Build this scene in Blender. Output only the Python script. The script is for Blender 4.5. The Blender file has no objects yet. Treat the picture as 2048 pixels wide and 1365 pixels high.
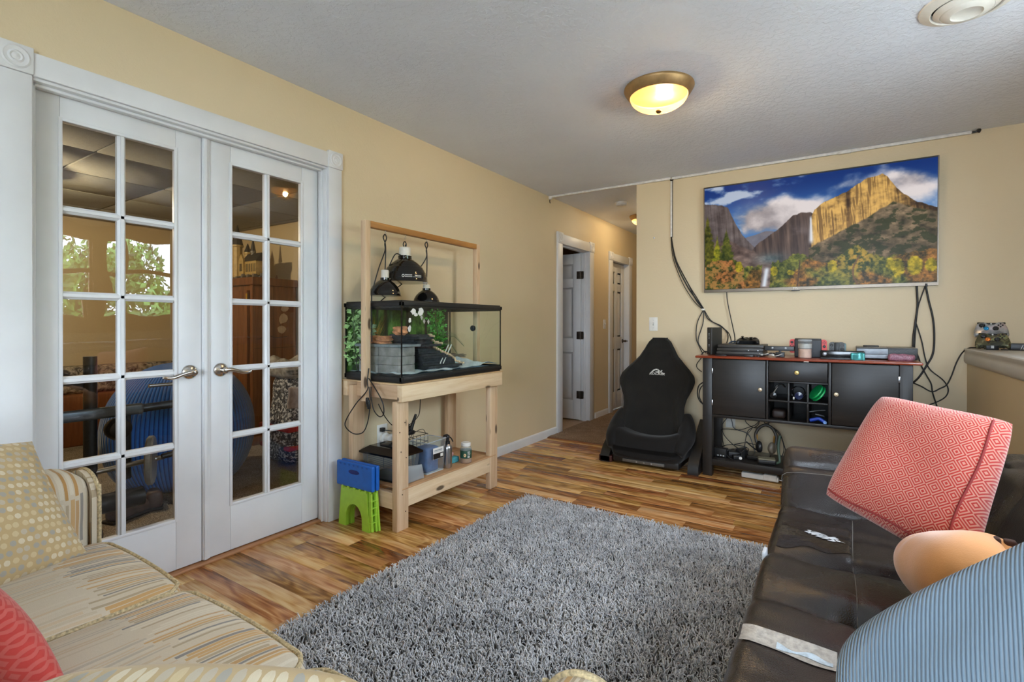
import bpy, bmesh, math, random
import numpy as np
from mathutils import Vector, Matrix
random.seed(7); RNG = np.random.default_rng(7)
S = bpy.context.scene
COL = S.collection
PI = math.pi

# ---------------------------------------------------------------- camera
def make_camera():
    f, yaw, pitch, roll, cy = 1012.564, 0.5763, 0.003185, 0.0009527, 652.59
    F0 = Vector((-math.sin(yaw), math.cos(yaw), 0)); R0 = Vector((math.cos(yaw), math.sin(yaw), 0)); U0 = Vector((0, 0, 1))
    F = F0 * math.cos(pitch) - U0 * math.sin(pitch); U = U0 * math.cos(pitch) + F0 * math.sin(pitch)
    R = R0 * math.cos(roll) + U * math.sin(roll); U2 = U * math.cos(roll) - R0 * math.sin(roll)
    cam = bpy.data.cameras.new('camera'); o = bpy.data.objects.new('camera', cam); COL.objects.link(o)
    m = Matrix.Identity(4)
    for i in range(3):
        m[i][0] = R[i]; m[i][1] = U2[i]; m[i][2] = -F[i]
    m[0][3], m[1][3], m[2][3] = 0, 0, 1.15
    o.matrix_world = m
    cam.sensor_width = 36; cam.lens = f / 2048 * 36
    cam.shift_y = (cy - 682.5) / 2048
    cam.clip_start = 0.02
    S.camera = o
make_camera()

# ---------------------------------------------------------------- world, daylight, exposure
SKY = 11.0
w = bpy.data.worlds.new('overcast_sky'); S.world = w; w.use_nodes = True
bg = w.node_tree.nodes['Background']
bg.inputs[0].default_value = (0.735, 0.835, 1.0, 1); bg.inputs[1].default_value = SKY

def lamp(name, kind, loc, energy, color, size=0.1, rot=None, size_y=None, portal=False):
    l = bpy.data.lights.new(name, kind); l.energy = energy; l.color = color
    if kind == 'AREA':
        l.size = size
        if size_y: l.shape = 'RECTANGLE'; l.size_y = size_y
        if portal: l.cycles.is_portal = True
    else:
        l.shadow_soft_size = size
    o = bpy.data.objects.new(name, l); COL.objects.link(o); o.location = loc
    if rot: o.rotation_euler = rot
    return o
# sky portals in the window openings (side windows over the ledge, invented fill window behind the camera)
lamp('window_portal', 'AREA', (1.2, 1.55, 1.675), 1, (1, 1, 1), 0.85, (0, math.radians(90), 0), 0.8, True)
lamp('window_portal', 'AREA', (1.2, 2.54, 1.675), 1, (1, 1, 1), 0.85, (0, math.radians(90), 0), 0.8, True)
lamp('window_portal', 'AREA', (0.1, -2.26, 1.3), 1, (1, 1, 1), 1.7, (math.radians(90), 0, 0), 1.6, True)
S.view_settings.view_transform = 'Standard'; S.view_settings.look = 'None'
S.view_settings.gamma = 1; S.view_settings.use_curve_mapping = False
S.view_settings.exposure = 1.45
S.cycles.max_bounces = 10; S.cycles.diffuse_bounces = 6; S.cycles.glossy_bounces = 4
S.cycles.transparent_max_bounces = 16; S.cycles.caustics_reflective = False; S.cycles.caustics_refractive = False
S.cycles.sample_clamp_indirect = 6

# ---------------------------------------------------------------- mesh helpers
class M:
    """Collects vertices and faces in world coordinates; built into ONE mesh object."""
    def __init__(s): s.v = []; s.f = []; s.uv = {}
    def add(s, vs, fs, uvs=None):
        b = len(s.v); s.v += [tuple(p) for p in vs]
        for i, fa in enumerate(fs):
            if uvs is not None: s.uv[len(s.f)] = [uvs[k] for k in fa]
            s.f.append(tuple(b + k for k in fa))
        return s
    def box(s, x0, x1, y0, y1, z0, z1):
        return s.add([(x0,y0,z0),(x1,y0,z0),(x1,y1,z0),(x0,y1,z0),(x0,y0,z1),(x1,y0,z1),(x1,y1,z1),(x0,y1,z1)],
                     [(0,3,2,1),(4,5,6,7),(0,1,5,4),(1,2,6,5),(2,3,7,6),(3,0,4,7)])
    def rc(s, c, h, r, k=1, n=1, rot=None, fn=None):
        """rounded box: centre, half sizes, edge radius, k steps in the edge, n cells across; fn deforms local points"""
        r = min(r, min(h) * .999); axs = []
        nn = n if isinstance(n, (tuple, list)) else (n, n, n)
        for a in range(3):
            ha = h[a]; lo = [-ha + r * i / k for i in range(k)]
            mid = [-ha + r + (2 * (ha - r)) * i / nn[a] for i in range(nn[a] + 1)]
            axs.append(lo + mid + [-q for q in reversed(lo)])
        idx = {}; vs = []; fs = []
        def vid(i, j, l):
            t = (i, j, l)
            if t not in idx:
                p = [axs[0][i], axs[1][j], axs[2][l]]
                q = [max(-h[a] + r, min(h[a] - r, p[a])) for a in range(3)]
                d = Vector([p[a] - q[a] for a in range(3)])
                if d.length > 1e-9: d = d.normalized() * r
                P = Vector(q) + d
                if fn: P = Vector(fn(P))
                if rot is not None: P = rot @ P
                idx[t] = len(vs); vs.append((P.x + c[0], P.y + c[1], P.z + c[2]))
            return idx[t]
        N = [len(a) - 1 for a in axs]
        for l, flip in ((0, 1), (N[2], 0)):
            for i in range(N[0]):
                for j in range(N[1]):
                    q = (vid(i,j,l), vid(i+1,j,l), vid(i+1,j+1,l), vid(i,j+1,l)); fs.append(q[::-1] if flip else q)
        for j, flip in ((0, 0), (N[1], 1)):
            for i in range(N[0]):
                for l in range(N[2]):
                    q = (vid(i,j,l), vid(i+1,j,l), vid(i+1,j,l+1), vid(i,j,l+1)); fs.append(q[::-1] if flip else q)
        for i, flip in ((0, 1), (N[0], 0)):
            for j in range(N[1]):
                for l in range(N[2]):
                    q = (vid(i,j,l), vid(i,j+1,l), vid(i,j+1,l+1), vid(i,j,l+1)); fs.append(q[::-1] if flip else q)
        return s.add(vs, fs)
    def bb(s, x0, x1, y0, y1, z0, z1, r=.004, k=1):
        return s.rc(((x0+x1)/2, (y0+y1)/2, (z0+z1)/2), (abs(x1-x0)/2, abs(y1-y0)/2, abs(z1-z0)/2), r, k)
    def cyl(s, p0, p1, r0, r1=None, n=16, cap=True):
        r1 = r0 if r1 is None else r1
        p0 = Vector(p0); p1 = Vector(p1); d = (p1 - p0).normalized()
        a = d.orthogonal().normalized(); b = d.cross(a)
        vs = []
        for p, r in ((p0, r0), (p1, r1)):
            for i in range(n):
                t = 2 * PI * i / n; vs.append(p + a * math.cos(t) * r + b * math.sin(t) * r)
        fs = [(i, (i+1) % n, n + (i+1) % n, n + i) for i in range(n)]
        if cap: fs += [tuple(range(n-1, -1, -1)), tuple(range(n, 2*n))]
        return s.add(vs, fs)
    def tube(s, pts, r, n=6, smooth=4, closed=False):
        P = [Vector(p) for p in pts]
        if smooth > 1 and len(P) > 2:
            Q = []
            m = len(P)
            for i in range(m - 1 if not closed else m):
                a, b, c, d = (P[max(i-1, 0)], P[i], P[i+1], P[min(i+2, m-1)]) if not closed else (P[(i-1) % m], P[i], P[(i+1) % m], P[(i+2) % m])
                for k in range(smooth):
                    t = k / smooth
                    Q.append(.5 * ((2*b) + (c-a)*t + (2*a-5*b+4*c-d)*t*t + (3*b-a-3*c+d)*t**3))
            if not closed: Q.append(P[-1])
            P = Q
        m = len(P); vs = []; up = None
        for i, p in enumerate(P):
            if closed: d = (P[(i+1) % m] - P[(i-1) % m])
            else: d = (P[min(i+1, m-1)] - P[max(i-1, 0)])
            d = d.normalized() if d.length > 1e-9 else Vector((0, 0, 1))
            if up is None: up = d.orthogonal().normalized()
            a = up - d * up.dot(d)
            a = a.normalized() if a.length > 1e-6 else d.orthogonal().normalized()
            up = a; b = d.cross(a)
            rr = r(i / max(1, m-1)) if callable(r) else r
            for k in range(n):
                t = 2*PI*k/n; vs.append(p + (a*math.cos(t) + b*math.sin(t)) * rr)
        fs = []
        for i in range(m - 1 if not closed else m):
            j = (i+1) % m
            for k in range(n): fs.append((i*n+k, i*n+(k+1) % n, j*n+(k+1) % n, j*n+k))
        if not closed: fs += [tuple(range(n-1, -1, -1)), tuple((m-1)*n+k for k in range(n))]
        return s.add(vs, fs)
    def lathe(s, c, prof, n=24, axis='z', rot=None):
        vs = []; fs = []
        for r, z in prof:
            for i in range(n):
                t = 2*PI*i/n
                p = Vector((r*math.cos(t), r*math.sin(t), z))
                if axis == 'x': p = Vector((p.z, p.x, p.y))
                elif axis == 'y': p = Vector((p.y, p.z, p.x))
                if rot is not None: p = rot @ p
                vs.append((c[0]+p.x, c[1]+p.y, c[2]+p.z))
        for j in range(len(prof)-1):
            for i in range(n): fs.append((j*n+i, j*n+(i+1) % n, (j+1)*n+(i+1) % n, (j+1)*n+i))
        if prof[0][0] > 1e-6: fs.append(tuple(range(n-1, -1, -1)))
        if prof[-1][0] > 1e-6: fs.append(tuple((len(prof)-1)*n+i for i in range(n)))
        return s.add(vs, fs)
    def prism(s, poly, d0, d1, axis='z', fn=None):
        """extrude a 2-D polygon; axis z: (x,y), axis y: (x,z), axis x: (y,z)"""
        n = len(poly); vs = []
        for d in (d0, d1):
            for a, b in poly:
                p = {'z': (a, b, d), 'y': (a, d, b), 'x': (d, a, b)}[axis]
                vs.append(fn(p) if fn else p)
        fs = [(i, (i+1) % n, n+(i+1) % n, n+i) for i in range(n)] + [tuple(range(n-1, -1, -1)), tuple(range(n, 2*n))]
        return s.add(vs, fs)
    def grid(s, fn, nu, nv, uv=None, flip=False, cu=False):
        vs = []; us = []
        for i in range(nu+1):
            for j in range(nv+1):
                vs.append(fn(i/nu, j/nv))
                if uv: us.append(uv(i/nu, j/nv))
        fs = []
        for i in range(nu):
            for j in range(nv):
                q = (i*(nv+1)+j, (i+1)*(nv+1)+j, (i+1)*(nv+1)+j+1, i*(nv+1)+j+1)
                fs.append(q[::-1] if flip else q)
        return s.add(vs, fs, us if uv else None)
    def cushion(s, A, B, C, D, t, nu=24, nv=24, pinch=.05, pw=2.2, t2=None, uvs=None, wob=0.0, seed=0, rnd=0.0):
        """pillow between corners A(top left) B(top right) C(bottom right) D(bottom left); bulges t along the normal"""
        A, B, C, D = map(Vector, (A, B, C, D))
        nrm = (B - A).cross(D - A).normalized() * -1
        U = ((B-A).length + (C-D).length)/2; V = ((D-A).length + (C-B).length)/2
        rr = random.Random(seed); ph = [rr.uniform(0, 6.28) for _ in range(6)]
        def P(u, v, side):
            a = 2*u-1; b = 2*v-1
            ua = .5 + .5*a*(1 - pinch*(1-b*b)*abs(a)**3 - rnd*abs(b)**7); vb = .5 + .5*b*(1 - pinch*(1-a*a)*abs(b)**3 - rnd*abs(a)**7)
            base = (A*(1-ua)+B*ua)*(1-vb) + (D*(1-ua)+C*ua)*vb
            pr = max(0, (1-abs(a)**pw)*(1-abs(b)**pw))**.5
            k = (t if side > 0 else (t if t2 is None else t2)) * side * pr
            if wob: k += wob*pr*(math.sin(7*u+ph[0]+3*v)*math.sin(6*v+ph[1]) + .6*math.sin(13*u+ph[2])*math.sin(11*v+ph[3]+4*u))
            return base + nrm*k
        s.P = P
        def rem(q): return .5 - .5*math.cos(PI*q)
        for side in (1, -1):
            s.grid(lambda u, v: P(rem(u), rem(v), side), nu, nv, uv=lambda u, v: (rem(u)*U, rem(v)*V), flip=side > 0)
        return s

def weld(me, d=1e-5):
    bm = bmesh.new(); bm.from_mesh(me); bmesh.ops.remove_doubles(bm, verts=bm.verts, dist=d)
    bmesh.ops.recalc_face_normals(bm, faces=bm.faces); bm.to_mesh(me); bm.free()

LOC = {}
def rootloc(o):
    while o is not None:
        if o.name in LOC: return LOC[o.name]
        o = o.parent
    return Vector((0, 0, 0))
def obj(name, m, mat, parent=None, angle=35, doweld=False, origin=None):
    """one mesh object; children keep the offset of their thing"""
    off = rootloc(parent) if parent is not None else (Vector(origin) if origin is not None else Vector((0, 0, 0)))
    me = bpy.data.meshes.new(name)
    me.from_pydata([(p[0]-off.x, p[1]-off.y, p[2]-off.z) for p in m.v], [], m.f)
    if m.uv:
        ul = me.uv_layers.new(name='UVMap')
        for fi, pl in enumerate(me.polygons):
            if fi in m.uv:
                for li, uvc in zip(pl.loop_indices, m.uv[fi]): ul.data[li].uv = uvc
    if doweld: weld(me)
    me.polygons.foreach_set('use_smooth', [True]*len(me.polygons))
    me.set_sharp_from_angle(angle=math.radians(angle))
    if mat is not None: me.materials.append(mat)
    o = bpy.data.objects.new(name, me); COL.objects.link(o)
    if parent is not None: o.parent = parent
    else:
        o.location = off
        if origin is not None: LOC[o.name] = off
    return o
def thing(name, label, cat, loc, group=None, kind=None):
    o = bpy.data.objects.new(name, None); COL.objects.link(o); o.location = loc
    o.empty_display_size = .05
    LOC[o.name] = Vector(loc); o['label'] = label; o['category'] = cat
    if group: o['group'] = group
    if kind: o['kind'] = kind
    return o
def tag(o, label, cat, group=None, kind=None):
    o['label'] = label; o['category'] = cat
    if group: o['group'] = group
    if kind: o['kind'] = kind
    return o
def struct(name, m, mat, parent=None, **k):
    o = obj(name, m, mat, parent, **k)
    if parent is None: o['kind'] = 'structure'
    return o
def sroot(name, loc=(0, 0, 0)):
    o = bpy.data.objects.new(name, None); COL.objects.link(o); o.location = loc
    LOC[o.name] = Vector(loc); o['kind'] = 'structure'; return o
def inst(o, parent, loc=None, scale=None, rot=None):
    c = o.copy(); COL.objects.link(c); c.parent = parent
    if loc is not None: c.location = loc
    if scale is not None: c.scale = scale
    if rot is not None: c.rotation_euler = rot
    return c
def text_m(string, size, extrude=.0008, shear=0.0, bold=0.0):
    cu = bpy.data.curves.new('t', 'FONT'); cu.body = string; cu.size = size; cu.extrude = extrude
    cu.align_x = 'CENTER'; cu.align_y = 'CENTER'; cu.shear = shear; cu.offset = bold; cu.resolution_u = 2
    o = bpy.data.objects.new('t', cu); COL.objects.link(o)
    dg = bpy.context.evaluated_depsgraph_get(); me = o.evaluated_get(dg).to_mesh()
    vs = [tuple(v.co) for v in me.vertices]; fs = [tuple(p.vertices) for p in me.polygons]
    o.evaluated_get(dg).to_mesh_clear(); bpy.data.objects.remove(o); bpy.data.curves.remove(cu)
    return vs, fs
def put_text(m, string, size, mat4, **k):
    vs, fs = text_m(string, size, **k)
    return m.add([tuple(mat4 @ Vector(v)) for v in vs], fs)
def frame(o, x, y):
    """matrix with origin o, local x and y axes"""
    x = Vector(x).normalized(); y = Vector(y); y = (y - x*y.dot(x)).normalized(); z = x.cross(y)
    return Matrix(((x.x, y.x, z.x, o[0]), (x.y, y.y, z.y, o[1]), (x.z, y.z, z.z, o[2]), (0, 0, 0, 1)))
def rotz(a): return Matrix.Rotation(a, 3, 'Z')

# ---------------------------------------------------------------- materials
def lin(c):
    return tuple((x/12.92 if x <= .04045 else ((x+.055)/1.055)**2.4) for x in [q/255 for q in c])
class N:
    """small node-tree writer"""
    def __init__(s, name):
        s.m = bpy.data.materials.new(name); s.m.use_nodes = True; s.t = s.m.node_tree
        s.b = s.t.nodes['Principled BSDF']; s.out = s.t.nodes['Material Output']
    def n(s, t, **k):
        x = s.t.nodes.new(t)
        for a, b in k.items(): setattr(x, a, b)
        return x
    def l(s, a, b): s.t.links.new(a, b)
    def set(s, x, i, v):
        if hasattr(v, 'is_linked') or isinstance(v, bpy.types.NodeSocket): s.l(v, x.inputs[i])
        else: x.inputs[i].default_value = v
    def math(s, op, a, b=0.0, c=0.0):
        x = s.n('ShaderNodeMath', operation=op); s.set(x, 0, a); s.set(x, 1, b); s.set(x, 2, c); return x.outputs[0]
    def coord(s, kind='Object', scale=(1, 1, 1), rot=(0, 0, 0), loc=(0, 0, 0)):
        tc = s.n('ShaderNodeTexCoord'); mp = s.n('ShaderNodeMapping')
        s.l(tc.outputs[kind], mp.inputs[0]); mp.inputs[1].default_value = loc; mp.inputs[2].default_value = rot; mp.inputs[3].default_value = scale
        return mp.outputs[0]
    def xyz(s, v):
        x = s.n('ShaderNodeSeparateXYZ'); s.l(v, x.inputs[0]); return x.outputs
    def comb(s, a, b, c=0.0):
        x = s.n('ShaderNodeCombineXYZ'); s.set(x, 0, a); s.set(x, 1, b); s.set(x, 2, c); return x.outputs[0]
    def noise(s, v, scale, detail=3, rough=.5, dist=0):
        x = s.n('ShaderNodeTexNoise'); s.l(v, x.inputs['Vector'])
        x.inputs['Scale'].default_value = scale; x.inputs['Detail'].default_value = detail
        x.inputs['Roughness'].default_value = rough; x.inputs['Distortion'].default_value = dist
        return x.outputs['Fac']
    def voro(s, v, scale, feature='F1', rnd=1.0, dim='3D'):
        x = s.n('ShaderNodeTexVoronoi', feature=feature, voronoi_dimensions=dim); s.l(v, x.inputs['Vector'])
        x.inputs['Scale'].default_value = scale; x.inputs['Randomness'].default_value = rnd; return x
    def white(s, v, dim='2D'):
        x = s.n('ShaderNodeTexWhiteNoise', noise_dimensions=dim); s.l(v, x.inputs['Vector']); return x.outputs['Value']
    def ramp(s, fac, stops, interp='LINEAR'):
        x = s.n('ShaderNodeValToRGB'); x.color_ramp.interpolation = interp; s.l(fac, x.inputs[0])
        e = x.color_ramp.elements
        while len(e) < len(stops): e.new(.5)
        for el, (p, c) in zip(e, stops): el.position = p; el.color = (*lin(c), 1)
        return x.outputs[0]
    def mix(s, fac, a, b, mode='MIX'):
        x = s.n('ShaderNodeMix', data_type='RGBA', blend_type=mode)
        s.set(x, 0, fac)
        for i, v in ((6, a), (7, b)):
            if isinstance(v, tuple): x.inputs[i].default_value = (*lin(v), 1)
            else: s.l(v, x.inputs[i])
        return x.outputs[2]
    def bump(s, h, strength=.3, dist=.01):
        x = s.n('ShaderNodeBump'); s.l(h, x.inputs['Height']); x.inputs['Strength'].default_value = strength
        x.inputs['Distance'].default_value = dist; s.l(x.outputs[0], s.b.inputs['Normal']); return x
    def col(s, c):
        if isinstance(c, tuple): s.b.inputs['Base Color'].default_value = (*lin(c), 1)
        else: s.l(c, s.b.inputs['Base Color'])
        return s
    def p(s, rough=.5, metal=0, spec=.5, coat=0, trans=0, ior=1.5, sheen=0, alpha=None):
        i = s.b.inputs
        if isinstance(rough, (int, float)): i['Roughness'].default_value = rough
        else: s.l(rough, i['Roughness'])
        i['Metallic'].default_value = metal; i['Specular IOR Level'].default_value = spec
        i['Coat Weight'].default_value = coat; i['Transmission Weight'].default_value = trans; i['IOR'].default_value = ior
        i['Sheen Weight'].default_value = sheen
        return s
MATS = {}
def plain(name, c, rough=.5, metal=0, var=.06, scale=30, bump=0, bscale=200, spec=.5, coat=0, sheen=0):
    """one colour with slight mottling and fine relief"""
    if name in MATS: return MATS[name]
    k = N(name); v = k.coord('Object')
    a = tuple(max(0, q*(1-var)) for q in c); b = tuple(min(255, q*(1+var)) for q in c)
    k.col(k.ramp(k.noise(v, scale, 3), [(.3, a), (.7, b)])).p(rough, metal, spec, coat, sheen=sheen)
    if bump: k.bump(k.noise(v, bscale, 2), bump, .003)
    MATS[name] = k.m; return k.m
def wood(name, cols, axis=0, sc=1.0, rough=.45, knots=0, coat=0, rnd=False, stretch=14, contrast=1.0):
    """grain runs along axis; knots>0 adds round knots"""
    if name in MATS: return MATS[name]
    k = N(name); sv = [stretch*sc]*3; sv[axis] = 1.1*sc
    v = k.coord('Object', tuple(sv))
    if rnd:
        oi = k.n('ShaderNodeObjectInfo'); x = k.n('ShaderNodeVectorMath', operation='ADD'); k.l(v, x.inputs[0])
        k.l(k.comb(k.math('MULTIPLY', oi.outputs['Random'], 37.0), k.math('MULTIPLY', oi.outputs['Random'], 91.0), k.math('MULTIPLY', oi.outputs['Random'], 53.0)), x.inputs[1])
        v = x.outputs[0]
    g = k.noise(v, 1.0, 5, .6, 1.2)
    fine = k.noise(v, 6.0, 2, .6, .4)
    t = k.math('ADD', k.math('MULTIPLY', g, .75), k.math('MULTIPLY', fine, .25))
    base = k.ramp(t, [(.5-.22/contrast, cols[0]), (.5, cols[1]), (.5+.2/contrast, cols[2])])
    if knots:
        vv = k.coord('Object', tuple(4.0 if i == axis else 11.0 for i in range(3)))
        d = k.voro(vv, knots).outputs['Distance']
        f = k.ramp(d, [(.0, (255, 255, 255)), (.10, (255, 255, 255)), (.16, (0, 0, 0))])
        base = k.mix(f, base, tuple(int(q*.5) for q in cols[0]))
    k.col(base).p(rough, coat=coat)
    k.bump(fine, .12, .002)
    MATS[name] = k.m; return k.m
def emis(name, c, strength):
    k = N(name); k.col((10, 10, 10)); k.b.inputs['Emission Color'].default_value = (*lin(c), 1)
    k.b.inputs['Emission Strength'].default_value = strength; return k.m
def pane_mat(name, tint=(255, 255, 255), ior=1.5, boost=1.0, haze=0.0):
    """flat clear glass: what lies behind plus a mirror reflection by Fresnel"""
    if name in MATS: return MATS[name]
    k = N(name); k.t.nodes.remove(k.b)
    tr = k.n('ShaderNodeBsdfTransparent'); tr.inputs[0].default_value = (*lin(tint), 1)
    gl = k.n('ShaderNodeBsdfGlossy'); gl.inputs['Roughness'].default_value = .0
    fr = k.n('ShaderNodeFresnel'); fr.inputs[0].default_value = ior
    ge = k.n('ShaderNodeNewGeometry')
    f = k.math('MULTIPLY', k.math('MULTIPLY', fr.outputs[0], k.math('SUBTRACT', 1.0, ge.outputs['Backfacing'])), boost)
    mx = k.n('ShaderNodeMixShader'); k.l(f, mx.inputs[0]); k.l(tr.outputs[0], mx.inputs[1]); k.l(gl.outputs[0], mx.inputs[2])
    last = mx.outputs[0]
    if haze:
        df = k.n('ShaderNodeBsdfDiffuse'); df.inputs[0].default_value = (.7, .75, .8, 1)
        m2 = k.n('ShaderNodeMixShader'); m2.inputs[0].default_value = haze; k.l(last, m2.inputs[1]); k.l(df.outputs[0], m2.inputs[2]); last = m2.outputs[0]
    k.l(last, k.out.inputs[0]); MATS[name] = k.m; return k.m

# paints
def m_wall(name, c):
    k = N(name); v = k.coord('Object')
    k.col(k.ramp(k.noise(v, 1.3, 3), [(.3, tuple(int(q*.985) for q in c)), (.7, tuple(min(255, int(q*1.015)) for q in c))])).p(.55, spec=.35)
    k.bump(k.math('ADD', k.noise(v, 55, 3), k.math('MULTIPLY', k.noise(v, 160, 2), .5)), .22, .004); return k.m
CREAM = m_wall('cream_wall_paint', (214, 197, 164))
def m_ceiling():
    k = N('white_knockdown_ceiling'); v = k.coord('Object')
    k.col(k.ramp(k.noise(v, 2, 2), [(.3, (224, 230, 244)), (.7, (230, 236, 249))])).p(.7, spec=.25)
    a = k.noise(v, 38, 3, .55); k.bump(k.ramp(a, [(.44, (0, 0, 0)), (.56, (255, 255, 255))]), .30, .006); return k.m
CEIL = m_ceiling()
WHITE = plain('white_trim_paint', (216, 217, 219), .42, var=.015, scale=6, bump=.05, bscale=80)
LEDGEM = plain('grey_ledge_paint', (188, 186, 182), .4, var=.02, scale=5, bump=.05, bscale=60)
OAKW = wood('brown_window_wood', [(98, 70, 46), (128, 95, 64), (150, 114, 80)], 2, .8)
GLASS = pane_mat('clear_pane_glass', (250, 252, 252), 1.5, 1.9)
CHROME = plain('brushed_nickel', (196, 192, 186), .22, 1.0, var=.03)
STEEL = plain('satin_steel', (188, 190, 194), .28, 1.0, var=.02)
BLACK = plain('black_plastic', (24, 24, 25), .42, var=.1)
BLACKG = plain('gloss_black_plastic', (14, 14, 15), .15, var=.1)
CORD = plain('black_cord_rubber', (20, 20, 21), .5, var=.1)
WHITEP = plain('white_plastic', (228, 226, 220), .35, var=.02)
# ================================================================ the setting
XL, YT, H = -2.504, 4.56, 2.46
# ---- floor: base slab and one board per plank
def m_plank():
    k = N('walnut_laminate'); oi = k.n('ShaderNodeObjectInfo'); r = oi.outputs['Random']
    tc = k.n('ShaderNodeTexCoord'); sp = k.xyz(tc.outputs['Object'])
    off = k.math('MULTIPLY', r, 61.7)
    x = sp[0]; y = sp[1]
    # slow wander of the grain along the board, then cathedral rings around stretched centres
    wv = k.comb(k.math('ADD', k.math('MULTIPLY', x, 1.6), off), k.math('ADD', k.math('MULTIPLY', y, 7.0), off), off)
    slow = k.noise(wv, 1.0, 2, .5)
    rings = k.math('SINE', k.math('ADD', k.math('MULTIPLY', slow, 60.0), k.math('MULTIPLY', y, 40.0)))
    fv = k.comb(k.math('ADD', k.math('MULTIPLY', x, 4.0), off), k.math('MULTIPLY', y, 130.0), off)
    fine = k.noise(fv, 1.0, 4, .65)
    bv = k.comb(k.math('ADD', k.math('MULTIPLY', x, 1.1), off), k.math('MULTIPLY', y, 16.0), off)
    broad = k.noise(bv, 1.0, 3, .55, .6)
    t = k.math('ADD', k.math('MULTIPLY', fine, .42), k.math('ADD', k.math('MULTIPLY', rings, .055), k.math('MULTIPLY', broad, .58)))
    wn = k.white(k.comb(r, k.math('MULTIPLY', r, 7.3)), '2D')
    t = k.math('ADD', t, k.math('MULTIPLY', k.math('SUBTRACT', wn, .5), .26))
    c = k.ramp(t, [(.24, (86, 58, 40)), (.38, (136, 96, 66)), (.49, (178, 134, 94)), (.60, (208, 168, 122)), (.76, (228, 198, 156))])
    hv = k.math('SUBTRACT', k.white(k.comb(k.math('MULTIPLY', r, 3.1), r), '2D'), .5)
    h = k.n('ShaderNodeHueSaturation'); k.l(c, h.inputs['Color']); k.set(h, 'Hue', k.math('ADD', .5, k.math('MULTIPLY', hv, .025))); h.inputs['Saturation'].default_value = 1.16
    k.l(h.outputs[0], k.b.inputs['Base Color']); k.p(.24, spec=.5)
    k.b.inputs['Roughness'].default_value = .25
    k.bump(fine, .05, .001); return k.m
PLANK = m_plank()
SUBM = plain('dark_floor_gap', (46, 32, 22), .7)
floor = struct('floor', M().box(-2.62, 1.25, -2.2, 7.72, -.06, -.0045), SUBM)
pw = .0865; y = 4.505; rowi = 0
for a, b in ((-1.6, -.9), (-.9, .1), (.1, .715)): obj('floor_plank', None or M().bb(a, b, 4.505, 4.56, -.004, 0, .001), PLANK, floor)
def plank_mesh(x0, x1, y0, y1):
    c = .0012; zt, zb = 0.0, -.004
    vs = [(x0,y0,zb),(x1,y0,zb),(x1,y1,zb),(x0,y1,zb),(x0,y0,zt-c*.5),(x1,y0,zt-c*.5),(x1,y1,zt-c*.5),(x0,y1,zt-c*.5),
          (x0+c,y0+c,zt),(x1-c,y0+c,zt),(x1-c,y1-c,zt),(x0+c,y1-c,zt)]
    fs = [(8,9,10,11),(4,5,9,8),(5,6,10,9),(6,7,11,10),(7,4,8,11),(0,1,5,4),(1,2,6,5),(2,3,7,6),(3,0,4,7)]
    m = M(); m.add(vs, fs); return m
rp = random.Random(21)
while y > .42:
    y0 = y - pw; x = -2.545 - rp.uniform(0, .5)
    while x < .70:
        L = rp.choice([.42, .55, .7, .9, 1.15]); xa, xb = max(x, -2.545), min(x + L, .715)
        x += L
        if xb - xa < .03: continue
        if xa > -1.62 and xb < -.3 and y < 2.7: continue          # wholly under the rug
        if xa > -.15 and y < 2.3: continue                          # wholly under the futon
        obj('floor_plank', plank_mesh(xa, xb, y0, y), PLANK, floor)
    y = y0
def m_carpet(name, a, b, c):
    k = N(name); v = k.coord('Object')
    n1 = k.noise(v, 150, 2, .7); n2 = k.noise(v, 9, 3)
    col = k.ramp(k.math('ADD', k.math('MULTIPLY', n1, .85), k.math('MULTIPLY', n2, .15)), [(.36, a), (.5, b), (.64, c)])
    k.col(col).p(.95, spec=.1); k.bump(k.math('ADD', n1, k.math('MULTIPLY', n2, .4)), .9, .012); return k.m
CARPET = m_carpet('tan_hall_carpet', (104, 84, 68), (150, 126, 106), (196, 172, 148))
CARPET2 = m_carpet('grey_tan_office_carpet', (92, 84, 76), (142, 132, 120), (188, 178, 164))
hc = M()
hc.grid(lambda u, v: (-2.52+.95*u, 4.505+3.1*v, .012+.003*math.sin(47*u)*math.sin(90*v)), 20, 40)
hc.box(-2.52, -1.57, 4.505, 7.6, -.06, .004)
struct('floor_hall', hc, CARPET)
struct('trim_1', M().bb(-2.50, -1.6, 4.492, 4.512, -.002, .009, .004), wood('walnut_threshold', [(92, 58, 36), (130, 84, 54), (158, 108, 72)], 0))
struct('trim_2', M().bb(-2.596, -2.536, .6, 1.88, -.004, .012, .005), wood('oak_threshold', [(128, 84, 52), (160, 110, 70), (182, 130, 88)], 1))
oc = M(); oc.box(-6.3, -2.596, -.8, 3.2, -.06, .004)
oc.grid(lambda u, v: (-6.3+3.7*u, -.8+4*v, .012+.003*math.sin(60*u)*math.sin(70*v)), 40, 40)
struct('floor_office', oc, CARPET2)
struct('floor_bath', M().box(-4.2, -2.52, 4.5, 6.1, -.06, .002), plain('tan_vinyl_floor', (176, 146, 112), .4))
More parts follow.
